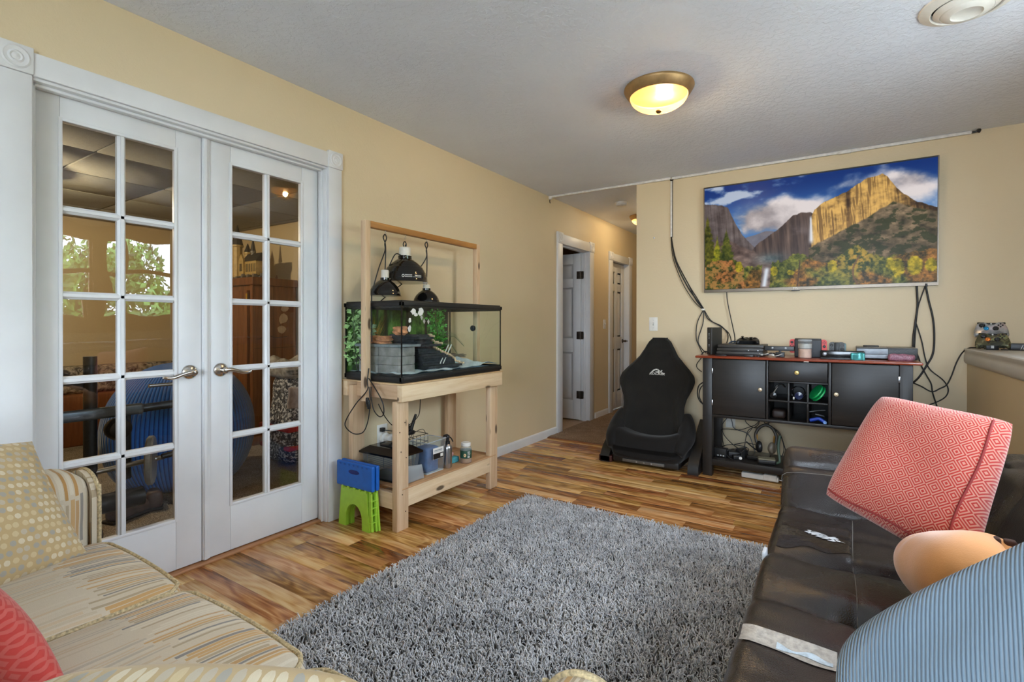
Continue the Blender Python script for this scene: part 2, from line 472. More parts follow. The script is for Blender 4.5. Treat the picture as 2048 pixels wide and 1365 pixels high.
# ---- walls
TH = .12
def segs(m, axis, a, b, c0, c1, openings, ztop=H):
    """wall slab along one axis from c0 to c1 with openings (o0, o1, z0, z1)"""
    pos = c0
    def bx(p, q, z0, z1):
        if q - p < 1e-4 or z1 - z0 < 1e-4: return
        m.box(a, b, p, q, z0, z1) if axis == 'y' else m.box(p, q, a, b, z0, z1)
    for o0, o1, z0, z1 in openings:
        bx(pos, o0, 0, ztop); bx(o0, o1, 0, z0); bx(o0, o1, z1, ztop); pos = o1
    bx(pos, c1, 0, ztop); return m
wl = struct('wall_left', segs(M(), 'y', XL-TH, XL, -2.2, 7.6, [(.58, 1.90, 0, 2.066), (4.80, 5.54, 0, 2.03), (6.22, 6.86, 0, 2.00)]), CREAM)
struct('wall_far', M().box(-1.589, 1.25, YT, YT+TH, 0, H), CREAM)
struct('wall_hall_right', M().box(-1.589, -1.47, YT+TH, 7.6, 0, H), CREAM)
struct('wall_hall_end', M().box(XL-TH, -1.47, 7.6, 7.72, 0, H), CREAM)
W1, W2 = (1.13, 1.97), (2.12, 2.96)
struct('wall_right_lower', M().box(.717, 1.25, -2.2, YT, 0, .962), CREAM)
struct('wall_right', segs(M(), 'y', 1.13, 1.25, -2.2, YT, [(W1[0], W1[1], 1.24, 2.11), (W2[0], W2[1], 1.24, 2.11)]), CREAM)
struct('wall_back', segs(M(), 'x', -2.32, -2.2, XL-TH, 1.25, [(-.75, .95, .50, 2.1)]), CREAM)
struct('ceiling', M().box(-4.2, 1.25, 3.21, 7.72, H, H+.1).box(XL-TH, 1.25, -2.32, 3.21, H, H+.1), CEIL)
# office and bath shells
struct('wall_leak_block', M().box(-3.2, -2.66, 6.13, 6.95, 0, H), CREAM)  # solid unseen block added to stop daylight leaking under the hall door
struct('wall_office_far', M().box(-6.42, -6.3, -.9, 3.2, 0, H), CREAM)
struct('wall_office_right', M().box(-6.42, XL-TH, 3.13, 3.25, 0, H), CREAM)
struct('wall_office_left', M().box(-6.42, XL-TH, -.92, -.8, 0, H), CREAM)
struct('wall_bath_back', M().box(-4.2, XL-TH, 6.0, 6.12, 0, H).box(-4.2, XL-TH, 4.38, 4.5, 0, H).box(-4.3, -4.2, 4.38, 6.12, 0, H), plain('tan_bath_paint', (170, 138, 100), .6))
# office drop ceiling: grid base and one panel per tile
TILE = plain('grey_ceiling_tile', (150, 152, 148), .85, var=.03, scale=60, bump=.3, bscale=120)
GRID = plain('ceiling_grid_metal', (120, 118, 112), .5, var=.02)
oc2 = struct('ceiling_office', M().box(-6.42, XL-TH, -.92, 3.25, 2.205, 2.25), GRID)
xs = [-6.24, -5.63, -5.02, -4.41, -3.80, -3.19, -2.63]; ys = [-.79, -.03, .58, 1.20, 1.82, 2.43, 3.04, 3.125]
for i in range(len(xs)-1):
    for j in range(len(ys)-1):
        obj('ceiling_tile', M().bb(xs[i]+.006, xs[i+1]-.006, ys[j]+.006, ys[j+1]-.006, 2.192, 2.205, .004), TILE, oc2)
# ---- baseboards
def base(name, m): return struct(name, m, WHITE)
bp = [(0, 0), (.013, 0), (.013, .062), (.009, .072), (.004, .078), (0, .08)]
def bbd(m, y0, y1): return m.prism([(XL+a, b) for a, b in bp], y0, y1, 'y')
base('baseboard_left', bbd(M(), 1.975, 4.70)); base('baseboard_hall', bbd(M(), 5.69, 6.10)); base('baseboard_hall_end', bbd(M(), 7.02, 7.6))
base('baseboard_far', M().prism([(YT-a, b) for a, b in bp], -1.589, .717, 'x'))
# ---- ledge along the half wall: moulded board
lp = [(1.13, .962), (1.13, .992), (.706, .992), (.700, .986), (.700, .972), (.704, .966), (.704, .950), (.700, .944), (.700, .905), (.706, .893), (.717, .886), (.717, .962)]
struct('trim_ledge', M().prism(lp, -2.2, YT, 'y'), LEDGEM)
# ---- casings with corner rosettes
def rosette(root, y0, y1, z0, z1, x, out=.024):
    m = M(); m.bb(x, x+out, y0, y1, z0, z1, .003)
    cy, cz, r = (y0+y1)/2, (z0+z1)/2, min(y1-y0, z1-z0)*.42
    m.lathe((x+out-.001, cy, cz), [(r, 0), (r, .003), (r*.86, .006), (r*.74, .003), (r*.56, .002), (r*.42, .006), (r*.30, .003), (r*.14, .006), (0, .007)], 28, 'x')
    obj('rosette', m, WHITE, root)
def casing(n, yi0, yi1, zi, w, hw, x=XL):
    r = sroot('trim_%d' % n, (x, (yi0+yi1)/2, 0))
    def board(y0, y1, z0, z1, vert):
        m = M(); m.bb(x, x+.017, y0, y1, z0, z1, .003)
        return obj('casing_board', m, WHITE, r)
    board(yi0-w, yi0, 0, zi, 1); board(yi1, yi1+w, 0, zi, 1); board(yi0, yi1, zi, zi+hw, 0)
    rosette(r, yi0-w-.003, yi0+.003, zi, zi+hw+.012, x); rosette(r, yi1-.003, yi1+w+.003, zi, zi+hw+.012, x)
    return r
def jamb(n, y0, y1, z1, stop):
    r = sroot('trim_%d' % n, (XL-TH/2, (y0+y1)/2, 0))
    t = .02
    obj('jamb_board', M().bb(XL-TH-.002, XL+.001, y0-t, y0, 0, z1, .002), WHITE, r)
    obj('jamb_board', M().bb(XL-TH-.002, XL+.001, y1, y1+t, 0, z1, .002), WHITE, r)
    obj('jamb_board', M().bb(XL-TH-.002, XL+.001, y0-t, y1+t, z1, z1+t, .002), WHITE, r)
    sx0, sx1 = stop
    m = M(); m.bb(sx0, sx1, y0, y0+.012, 0, z1, .003).bb(sx0, sx1, y1-.012, y1, 0, z1, .003).bb(sx0, sx1, y0, y1, z1-.012, z1, .003)
    obj('door_stop', m, WHITE, r)
casing(3, .600, 1.880, 2.062, .092, .086); jamb(4, .607, 1.873, 2.052, (-2.560, -2.528))
casing(5, 4.822, 5.520, 2.010, .118, .105); jamb(6, 4.822, 5.520, 2.012, (-2.575, -2.545))
casing(7, 6.240, 6.840, 1.985, .118, .095); jamb(8, 6.240, 6.840, 1.987, (-2.605, -2.58))
# ---- french doors: stiles, rails, muntins and ten panes each
MUNT = WHITE
def french(n, y0, y1, hinge_left, lever_y, dirn):
    r = sroot('door_%d' % n, (-2.585, (y0+y1)/2, 0))
    X0, X1 = -2.602, -2.567; z0, z1 = .016, 2.046
    ya, yb = (y0+.092, y1-.117) if hinge_left else (y0+.108, y1-.113)
    zs = [(.262, .572), (.601, .911), (.940, 1.250), (1.279, 1.589), (1.618, 1.940)]
    za, zb = .250, 1.950
    for a, b in ((y0, ya-.006), (yb+.006, y1)): obj('stile', M().bb(X0, X1, a, b, z0, z1, .0025), WHITE, r)
    obj('rail', M().bb(X0, X1, ya-.006, yb+.006, z0, za, .0025), WHITE, r); obj('rail', M().bb(X0, X1, ya-.006, yb+.006, zb, z1, .0025), WHITE, r)
    ym = (ya+yb)/2
    def bar(p, q, z_0, z_1):
        m = M()
        if q - p > z_1 - z_0:      # horizontal
            m.prism([(X0+.004, z_0), (X1-.012, z_0), (X1-.004, (z_0+z_1)/2-.006), (X1+.001, (z_0+z_1)/2-.006), (X1+.001, (z_0+z_1)/2+.006), (X1-.004, (z_0+z_1)/2+.006), (X1-.012, z_1), (X0+.004, z_1)], p, q, 'y')
        else:
            c = (p+q)/2
            m.prism([(X0+.004, p), (X1-.012, p), (X1-.004, c-.006), (X1+.001, c-.006), (X1+.001, c+.006), (X1-.004, c+.006), (X1-.012, q), (X0+.004, q)], z_0, z_1, 'z')
        return m
    vb = bar(ym-.015, ym+.015, za, zb); obj('muntin', vb, MUNT, r)
    for (a, b), (c, d) in zip(zs[:-1], zs[1:]):
        obj('muntin', bar(ya, yb, b-.001, c+.001), MUNT, r)
    # raised bead around the glazed field
    m = M()
    for a, b, c, d in ((ya-.012, ya+.002, za-.012, zb+.012), (yb-.002, yb+.012, za-.012, zb+.012)):
        m.bb(X1-.002, X1+.005, a, b, c, d, .003)
    m.bb(X1-.002, X1+.005, ya, yb, za-.012, za+.002, .003).bb(X1-.002, X1+.005, ya, yb, zb-.002, zb+.012, .003)
    obj('glazing_bead', m, WHITE, r)
    pr = random.Random(n)
    for (a, b) in zs:
        for (p, q) in ((ya, ym-.012), (ym+.012, yb)):
            tl, tb = pr.uniform(-.0012, .0012), pr.uniform(-.0012, .0012)   # real panes sit a hair out of true
            g = M(); g.grid(lambda u, v: (-2.585+tl*(u-.5)+tb*(v-.5)+.0011*math.sin(PI*u)*math.sin(PI*v), p+(q-p)*u, a-.006+(b-a+.012)*v), 6, 6)
            obj('glass_pane', g, GLASS, r, angle=80)
    # lever handle
    lv = M(); c = (X1, lever_y, .925)
    lv.lathe(c, [(.034, 0), (.034, .004), (.030, .009), (.020, .012), (.012, .016), (.012, .040), (.015, .044), (.015, .052), (.010, .056), (0, .057)], 28, 'x')
    s = dirn
    pts = [(X1+.046, lever_y, .925), (X1+.050, lever_y+s*.02, .927), (X1+.050, lever_y+s*.05, .920), (X1+.048, lever_y+s*.085, .908), (X1+.047, lever_y+s*.112, .908), (X1+.049, lever_y+s*.128, .913)]
    lv.tube(pts, lambda t: .0105-.0035*t, 10, 5)
    obj('lever_handle', lv, CHROME, r, angle=50)
    return r
french(1, .613, 1.222, True, 1.168, -1)
d2 = french(2, 1.258, 1.867, False, 1.310, 1)
obj('astragal', M().bb(-2.604, -2.560, 1.224, 1.258, .016, 2.046, .003).bb(-2.562, -2.554, 1.228, 1.246, .016, 2.046, .003), WHITE, d2)
# ---- six-panel doors
def panel_door(n, x, w, zt, loc, rot, knob=None, hinges=True):
    """local: leaf in x 0..w, thickness y 0..-.035 (front at y=0)"""
    r = sroot('door_%d' % n, loc)
    R3 = rotz(rot); L = Vector(loc)
    def tf(m):
        m.v = [tuple(R3 @ Vector(p) + L) for p in m.v]; return m
    st = .105; cm = .095; pw2 = (w-2*st-cm)/2
    zr = [(.24, .82), (.98, 1.60), (1.70, zt-.12)]
    m = M(); m.box(0, w, -.012, 0, 0.012, zt)      # core sheet behind the panels
    obj('door_core', tf(M().box(0, w, -.026, -.010, .012, zt)), WHITE, r)
    def piece(nm, *b): obj(nm, tf(M().bb(*b, .003)), WHITE, r)
    piece('stile', 0, st, -.036, 0, .012, zt); piece('stile', w-st, w, -.036, 0, .012, zt); piece('stile', st+pw2, st+pw2+cm, -.036, 0, .012, zt)
    for a, b in ((.012, zr[0][0]), (zr[0][1], zr[1][0]), (zr[1][1], zr[2][0]), (zr[2][1], zt)): piece('rail', st, w-st, -.036, -.0005, a, b)
    for a, b in zr:
        for x0 in (st, st+pw2+cm):
            p = M(); x1 = x0+pw2; i = .022; e = .045
            vs = []
            for (dx, yy) in ((0.004, -.010), (i, -.010), (e, -.002)):
                vs += [(x0+dx, yy, a+dx), (x1-dx, yy, a+dx), (x1-dx, yy, b-dx), (x0+dx, yy, b-dx)]
            fs = [(q+4*l, (q+1) % 4+4*l, (q+1) % 4+4*l+4, q+4*l+4) for l in (0, 1) for q in range(4)] + [(8, 9, 10, 11)]
            p.add(vs, fs); obj('raised_panel', tf(p), WHITE, r, angle=20)
    if hinges:
        for hz in (.30, 1.02, 1.74):
            hm = M(); hm.box(w-.0005, w+.002, -.034, -.002, hz-.045, hz+.045); hm.cyl((w+.004, .004, hz-.046), (w+.004, .004, hz+.046), .006, n=10)
            hm.bb(w-.004, w+.034, .001, .004, hz-.045, hz+.045, .002)
            obj('hinge', tf(hm), STEEL, r)
    if knob:
        km = M(); kx, kz = knob
        km.lathe((kx, 0, kz), [(.030, 0), (.030, .004), (.012, .008), (.011, .030), (.016, .036), (.016, .046), (.009, .052), (0, .053)], 20, 'y')
        km.tube([(kx, .045, kz), (kx-.05, .047, kz), (kx-.085, .046, kz-.006)], .008, 8)
        obj('lever_handle', tf(km), plain('bronze_metal', (96, 84, 72), .3, 1.0), r)
    return r
r3 = panel_door(3, 0, .66, 2.0, (-2.602, 5.500, 0), PI - math.radians(4), None, False)
hm = M()
for hz in (.31, 1.02, 1.74):
    hm = M(); hm.bb(-2.602, -2.560, 5.508, 5.5215, hz-.046, hz+.046, .003); hm.cyl((-2.606, 5.502, hz-.048), (-2.606, 5.502, hz+.048), .008, n=10); hm.bb(-2.652, -2.606, 5.497, 5.5025, hz-.046, hz+.046, .002)
    obj('hinge', hm, plain('dark_hinge_steel', (112, 106, 98), .35, 1.0), r3)
panel_door(4, 0, .592, 1.978, (-2.562, 6.836, 0), -PI/2, (.06, .92), False)
# ---- double-hung windows over the ledge (wood, seen mirrored in the french doors)
def window(n, y0, y1, z0, z1):
    r = sroot('window_%d' % n, (1.19, (y0+y1)/2, z0))
    m = M()
    obj('sash', M().bb(1.16, 1.20, y0, y0+.05, z0, z1, .003).bb(1.16, 1.20, y1-.05, y1, z0, z1, .003).bb(1.16, 1.20, y0, y1, z0, z0+.05, .003).bb(1.16, 1.20, y0, y1, z1-.05, z1, .003), OAKW, r)
    zm = z0+(z1-z0)*.50
    obj('meeting_rail', M().bb(1.155, 1.205, y0+.03, y1-.03, zm-.025, zm+.025, .003), OAKW, r)
    for a, b in ((z0+.04, zm-.02), (zm+.02, z1-.04)):
        g = M(); g.grid(lambda u, v: (1.18, y0+.04+(y1-y0-.08)*u, a+(b-a)*v), 1, 1); obj('glass_pane', g, pane_mat('window_glass', (245, 250, 248), 1.45, .6), r)
window(1, W1[0], W1[1], 1.24, 2.11); window(2, W2[0], W2[1], 1.24, 2.11)
tr = sroot('trim_9', (1.13, 2.04, 1.7))
for b in ((1.116, 1.13, .98, 1.15, 1.06, 2.22), (1.116, 1.13, 2.94, 3.10, 1.06, 2.22), (1.116, 1.13, 1.95, 2.14, 1.22, 2.12), (1.116, 1.13, 1.15, 2.94, 2.09, 2.22), (1.110, 1.13, 1.15, 2.94, 1.10, 1.26)):
    obj('casing_board', M().bb(*b, .003), OAKW, tr)
wb = sroot('window_3', (-.65, -2.26, 1.1))  # invented rear window, its opening sized to give soft fill light
m = M(); m.bb(-.75, .95, -2.29, -2.24, .50, .56, .004).bb(-.75, .95, -2.29, -2.24, 2.04, 2.1, .004)
for a in (-.75, .07, .89): m.bb(a, a+.06, -2.29, -2.24, .56, 2.04, .004)
obj('sash', m, WHITE, wb)
for a, b in ((-.69, .07), (.13, .89)):
    g = M(); g.grid(lambda u, v: (a+(b-a)*u, -2.265, .56+1.48*v), 1, 1); obj('glass_pane', g, MATS['window_glass'], wb)
# ---- outdoors beyond the side windows (pale bounce ground, shrubs and trees)
struct('ground', M().box(1.3, 16, -10, 14, .55, .6), plain('pale_bounce_gravel', (186, 182, 172), .95, var=.1, scale=3)); struct('ground_rear', M().box(-8, 8, -14, -2.4, -.06, 0.0), plain('pale_bounce_slab', (186, 183, 176), .9, var=.06, scale=2))  # unseen ground made pale to bounce daylight up onto the ceiling
LEAF = plain('tree_leaf_green', (92, 128, 62), .6, var=.45, scale=2)
BARK = plain('tree_bark', (84, 66, 50), .9, var=.2)
def tree(name, x, y, r, z0, z1, n, seed, label):
    t = thing(name, label, 'tree' if 'tree' in name else 'shrub', (x, y, .6), 'greenery outside the side windows')
    obj('trunk', M().cyl((x, y, .55), (x, y, (z0+z1)/2), .09, .05, 10), BARK, t)
    q = random.Random(seed); m = M()
    lobes = [(x+q.uniform(-.6, .6)*r, y+q.uniform(-.7, .7)*r, z0+(z1-z0)*q.uniform(.15, .9), r*q.uniform(.35, .6)) for _ in range(12)]
    for i in range(n):
        lx, ly, lz, lr = q.choice(lobes); d = Vector((q.gauss(0, 1), q.gauss(0, 1), q.gauss(0, 1))).normalized()*lr*q.uniform(.75, 1)
        p = Vector((lx, ly, lz))+d; a = Vector((q.gauss(0, 1), q.gauss(0, 1), q.gauss(0, 1))).normalized()*q.uniform(.08, .16); b = a.orthogonal().normalized()*a.length*.6
        m.add([p-a, p-b, p+a, p+b], [(0, 1, 2, 3)])
    f = obj('foliage', m, LEAF, t); f['kind'] = 'stuff'
tree('broad_tree', 7.5, -.2, 1.7, .9, 3.6, 2600, 1, 'broad green tree outside past the first side window')
tree('broad_tree', 9.0, 4.2, 1.8, .8, 3.4, 2600, 2, 'dense green tree outside opposite the middle of the ledge')
tree('broad_tree', 7.6, 8.4, 1.8, .8, 3.2, 2600, 3, 'green tree outside past the second side window')
tree('garden_shrub', 3.4, 3.6, .55, .65, 1.45, 900, 4, 'low light green shrub just outside the side windows')
# ================================================================ rug
RUGM = plain('grey_shag_yarn', (202, 201, 203), .9, var=.10, scale=14, spec=.15)
t = thing('shag_rug', 'grey shag rug lying on the plank floor between the two sofas', 'rug', (-.9, 1.7, 0))
obj('backing', M().bb(-1.725, -.10, .3, 2.835, .0005, .010, .004), plain('rug_backing', (70, 66, 64), .9), t)
def shag(x0, x1, y0, y1, n):
    q = np.random.default_rng(3)
    bx = q.uniform(x0, x1, n); by = q.uniform(y0, y1, n)
    k = ((bx > -.19) & (by > .75)) | (by < .55)
    bx, by = bx[~k], by[~k]; n = len(bx)
    ang = q.uniform(0, 2*np.pi, n); ln = q.uniform(.010, .022, n); hh = q.uniform(.020, .032, n); rr = q.uniform(.0024, .0040, n)
    dx, dy = np.cos(ang), np.sin(ang)
    levels = [(0, .0, 1.0), (.35, .65, 1.1), (.8, 1.0, .75), (1.15, .92, .25)]
    V = []
    for lx, lz, rs in levels:
        for a in range(3):
            th = 2*np.pi*a/3
            ox = np.cos(th)*rr*rs; oz = np.sin(th)*rr*rs
            V.append(np.stack([bx+dx*ln*lx-dy*ox, by+dy*ln*lx+dx*ox, .008+hh*lz+oz*.6], 1))
    V = np.stack(V, 1).reshape(-1, 3)
    F = []
    for l in range(3):
        for a in range(3):
            b = (a+1) % 3; F.append([l*3+a, l*3+b, l*3+3+b, l*3+3+a])
    F = (np.array(F)[None] + (np.arange(n)*12)[:, None, None]).reshape(-1, 4)
    me = bpy.data.meshes.new('pile')
    V[:, 0] += .9; V[:, 1] -= 1.7
    me.vertices.add(len(V)); me.vertices.foreach_set('co', V.ravel())
    me.loops.add(F.size); me.loops.foreach_set('vertex_index', F.ravel())
    me.polygons.add(len(F)); me.polygons.foreach_set('loop_start', np.arange(len(F))*4); me.polygons.foreach_set('loop_total', np.full(len(F), 4))
    me.polygons.foreach_set('use_smooth', np.ones(len(F), bool)); me.update(); me.validate()
    me.materials.append(RUGM)
    o = bpy.data.objects.new('pile', me); COL.objects.link(o); o.parent = t; o['kind'] = 'stuff'
shag(-1.735, -.12, .55, 2.848, 62000)

# ================================================================ black leather futon
def m_leather():
    k = N('black_brown_leather'); v = k.coord('Object')
    k.col(k.ramp(k.noise(v, 3.5, 4, .6), [(.3, (32, 26, 25)), (.55, (41, 34, 32)), (.75, (52, 42, 38))]))
    k.p(k.math('ADD', .20, k.math('MULTIPLY', k.noise(v, 6, 3), .16)), spec=.7)
    vo = k.voro(v, 300).outputs['Distance']
    k.bump(k.math('ADD', k.math('MULTIPLY', vo, .5), k.math('MULTIPLY', k.noise(v, 11, 3, .5), 1.6)), .26, .005); return k.m
LEATHER = m_leather()
THREAD = plain('grey_thread', (112, 106, 100), .7)
fu = thing('leather_futon', 'black tufted leather futon with taped tears along the half wall', 'sofa', (.2, 1.5, 0))
CH = [(2.33, .05, .03), (2.07, .012, .03), (1.84, .042, .032), (1.53, .040, .036), (1.29, .012, .04), (1.0, .026, .04)]
SX = .035
def seat_top(x, y):
    z = .432
    z += .012*math.cos((y-1.68)*18)*.35
    for cy, d, s in CH:
        cyx = cy - .012*math.sin((x+.2)*9)
        z -= d*math.exp(-((y-cyx)/s)**2)*(.55+.45*math.exp(-((x-SX)/.11)**2))
    z -= .006*math.exp(-((x-SX)/.008)**2)
    for cy in (1.84, 1.53, 1.0): z -= .022*math.exp(-(((x-SX)/.035)**2+((y-cy)/.03)**2))
    z += .004*math.sin(23*x+5*y)*math.sin(17*y+3*x) + .0022*math.sin(60*y+14*x)*math.exp(-((x+.2)/.12)**2)
    if x < -.165: z -= .9*(x+.165)**2*8
    return z
def fseat(p):
    X, Y = p.x+.115, p.y+1.55
    k = (p.z+.115)/.23
    return (p.x, p.y, (-.115 + k*(seat_top(X, Y)-.202)) if k > .0 else p.z)
m = M(); m.rc((.115, 1.55, .317), (.325, .79, .115), .035, 3, (44, 110, 2), fn=fseat)
obj('seat_cushion', m, LEATHER, fu, angle=60)
m = M()
for cx in (SX,): m.tube([(cx+.002*math.sin(9*y), y, seat_top(cx, y)+.001) for y in np.linspace(.85, 2.28, 60)], .0011, 5, 1)
obj('seam_stitching', m, THREAD, fu)
# far end section raised as an arm rest
def farm(p):
    # p local: y along the slope length (-.20...20), z thickness
    puff = .018*math.cos(p.y/.2*PI/2)*math.cos(p.x/.33*PI/2)
    z = p.z + (puff if p.z > 0 else 0)
    if p.z > 0: z -= .014*math.exp(-((p.y-.06)/.012)**2) + .003*math.sin(30*p.x)*math.sin(40*p.y)
    return (p.x, p.y, z)
Rm = Matrix.Rotation(math.radians(46), 3, 'X')
def armpart(cy, cz, ang, nm):
    m = M(); m.rc((.115, cy, cz), (.325, .165, .060), .045, 3, (24, 20, 1), rot=Matrix.Rotation(math.radians(ang), 3, 'X'), fn=farm); obj(nm, m, LEATHER, fu, angle=60)
armpart(2.455, .472, 52, 'arm_rest')
m = M(); m.tube([(-.205, 2.43, .470), (-.19, 2.412, .528), (.0, 2.402, .5445), (.2, 2.400, .5455), (.4, 2.402, .54)], .0013, 5, 4); obj('seam_stitching', m, THREAD, fu)
# back rest: lower cushion leaning back plus the rolled top
def fback(p):
    k = math.cos(p.y/.76*PI/2)
    x = p.x - (.020*k*math.cos(p.z/.19*PI/2) if p.x < 0 else 0)
    if p.x < 0:
        for cy in (-.42, 0, .42): x += .018*math.exp(-((p.y-cy)/.03)**2)
        x += .006*math.sin(26*p.y+22*p.z)*math.exp(-((p.y-.6)/.25)**2)
    return (x, p.y, p.z)
Rb = Matrix.Rotation(math.radians(22), 3, 'Y')
m = M(); m.rc((.460, 1.57, .545), (.075, .76, .165), .05, 3, (2, 70, 22), rot=Rb, fn=fback); obj('backrest', m, LEATHER, fu, angle=60)
def ftop(p):
    k = .004*math.sin(55*p.y+8*p.x)*(1 if p.z > 0 else 0)*math.exp(-((p.y-.5)/.3)**2)
    return (p.x-.008*math.cos(p.y*9), p.y, p.z+k)
m = M(); m.rc((.568, 1.57, .692), (.118, .76, .040), .036, 3, (10, 90, 1), rot=Matrix.Rotation(math.radians(-6), 3, 'Y'), fn=ftop); obj('back_roll', m, LEATHER, fu, angle=60)
m = M()
for y in (1.98,): m.tube([(.452, y, .645), (.437, y+.005, .69), (.455, y+.012, .727), (.55, y+.02, .739), (.66, y+.02, .75)], .0012, 5, 4)
obj('seam_stitching', m, THREAD, fu)
obj('base_frame', M().bb(-.16, .60, .80, 2.28, .13, .205, .01), plain('black_fabric_base', (26, 24, 24), .85), fu)
for x in (-.12, .54):
    for y in (.88, 2.2): obj('leg', M().lathe((x, y, .004), [(.018, 0), (.018, .01), (.022, .128), (0, .128)], 14), plain('chrome_leg', (190, 190, 192), .15, 1.0), fu)
# tape over the tears
def strip(y0f, y1f, x0, x1, off, nu=26, nv=8, over=True):
    def P(u, v):
        x = x0+(x1-x0)*u; y = y0f(x)+(y1f(x)-y0f(x))*v
        return (x, y, seat_top(x, y)+off)
    g = M(); g.grid(P, nu, nv); return g
def m_tape(name, c, rough):
    k = N(name); v = k.coord('Object')
    k.col(k.ramp(k.noise(v, 60, 4, .7), [(.35, tuple(int(q*.82) for q in c)), (.6, c)])).p(rough, spec=.5); k.bump(k.noise(v, 45, 4), .5, .006); return k.m
TAPE = m_tape('silver_duct_tape', (178, 168, 156), .38)
dt = obj('duct_tape', strip(lambda x: 1.262-.05*(x+.2)+.004*math.sin(40*x), lambda x: 1.322-.04*(x+.2), -.196, -.005, .0022), TAPE, fu); dt['label'] = 'silver duct tape over a tear'
obj('duct_tape', strip(lambda x: 1.268+.004*math.sin(70*x)-.02*(x+.1), lambda x: 1.282+.006*math.sin(90*x), -.12, -.012, .0034, 20, 3), m_tape('torn_tape_white', (190, 200, 206), .3), fu)
PT = m_tape('black_glossy_patch', (46, 39, 37), .13)
obj('leather_patch', strip(lambda x: 1.90+.02*math.sin(9*x)+.012*math.sin(50*x), lambda x: 2.14+.03*math.sin(8*x)+.01*math.sin(43*x)-1.6*max(0, x+.02)**1.3, -.178, .03, .0014, 40, 18), PT, fu)
WT = plain('torn_white_backing', (205, 208, 212), .6, var=.08)
q = random.Random(5); m = M()
for i in range(70):
    c = -.085+.075*q.random()**1.2+q.gauss(0, .012); y = 2.005-.25*(c+.085)+q.gauss(0, .010); a = q.uniform(-.5, .5); L = q.uniform(.003, .014); w = q.uniform(.0015, .005)
    P = [(c+L*math.cos(t)*math.cos(a)-w*math.sin(t)*math.sin(a), y+L*math.cos(t)*math.sin(a)+w*math.sin(t)*math.cos(a)) for t in np.linspace(0, 2*PI, 6, endpoint=False)]
    m.add([(x_, y_, seat_top(x_, y_)+.0028+.001*q.random()) for x_, y_ in P], [tuple(range(6))])
o = obj('torn_lining', m, WT, fu); o['kind'] = 'stuff'
m = M(); m.bb(-.212, -.200, 1.80, 1.85, .37, .42, .004); obj('torn_lining', m, WT, fu)

# ================================================================ patterned sofa (behind which the camera stands)
def m_stripe(name, along, cross, row=.175, pitch=.0105, seed=0.0):
    """woven strips: rows of short bars of many lengths in cream, tan and grey"""
    k = N(name); tc = k.n('ShaderNodeTexCoord'); sp = k.xyz(tc.outputs['Object'])
    a = sp['xyz'.index(along)]; c = sp['xyz'.index(cross)]
    wob = k.math('MULTIPLY', k.math('SUBTRACT', k.noise(k.coord('Object'), 7, 2), .5), .010)
    c = k.math('ADD', k.math('ADD', c, wob), 20+seed)
    ci = k.math('DIVIDE', c, pitch); idx = k.math('FLOOR', ci); fr = k.math('FRACT', ci)
    jit = k.white(k.comb(idx, 3.7+seed), '2D')
    saw = k.math('PINGPONG', k.math('MULTIPLY', idx, .11), .5)
    ai = k.math('ADD', k.math('DIVIDE', k.math('ADD', a, 20.0), row), k.math('ADD', k.math('MULTIPLY', jit, .14), k.math('MULTIPLY', saw, .42)))
    ri = k.math('FLOOR', ai); fa = k.math('FRACT', ai)
    rnd = k.white(k.comb(idx, ri), '2D')
    rowt = k.white(k.comb(ri, 8.1), '2D')
    pal = k.ramp(rnd, [(0, (206, 193, 170)), (.24, (172, 154, 126)), (.38, (198, 156, 98)), (.56, (216, 206, 186)), (.68, (124, 122, 122)), (.86, (184, 142, 88))], 'CONSTANT')
    wd = k.math('LESS_THAN', fr, k.math('ADD', .38, k.math('MULTIPLY', k.white(k.comb(k.math('ADD', idx, 9.0), ri), '2D'), .5)))
    gap = k.math('MULTIPLY', k.math('GREATER_THAN', fa, .06), k.math('LESS_THAN', fa, .97))
    f = k.math('MULTIPLY', k.math('MULTIPLY', wd, gap), k.math('ADD', .30, k.math('MULTIPLY', rowt, .70)))
    col = k.mix(f, (206, 193, 171), pal)
    fib = k.noise(k.coord('Object'), 500, 2)
    k.col(k.mix(k.math('MULTIPLY', fib, .22), col, (150, 138, 118), 'MULTIPLY')).p(.85, spec=.2, sheen=.15); k.bump(k.math('ADD', fib, k.math('MULTIPLY', f, .3)), .25, .002); return k.m
FAB_Y = m_stripe('striped_fabric_seat', 'y', 'x'); FAB_Z = m_stripe('striped_fabric_front', 'z', 'x', .15); FAB_X = m_stripe('striped_fabric_arm', 'z', 'y', .16, .013, 3.0)
FAB_AT = m_stripe('striped_fabric_arm_top', 'x', 'y', .12, .014, 5.0)
PIPE = plain('tan_piping', (182, 164, 128), .85, var=.2, scale=160, bump=.4, bscale=500)
so = thing('patterned_sofa', 'beige sofa in striped fabric with piped cushions beside the french doors', 'sofa', (-1.2, .2, 0))
obj('base_frame', M().bb(-2.19, -.15, -.24, .61, .06, .30, .02, 2), FAB_Z, so)
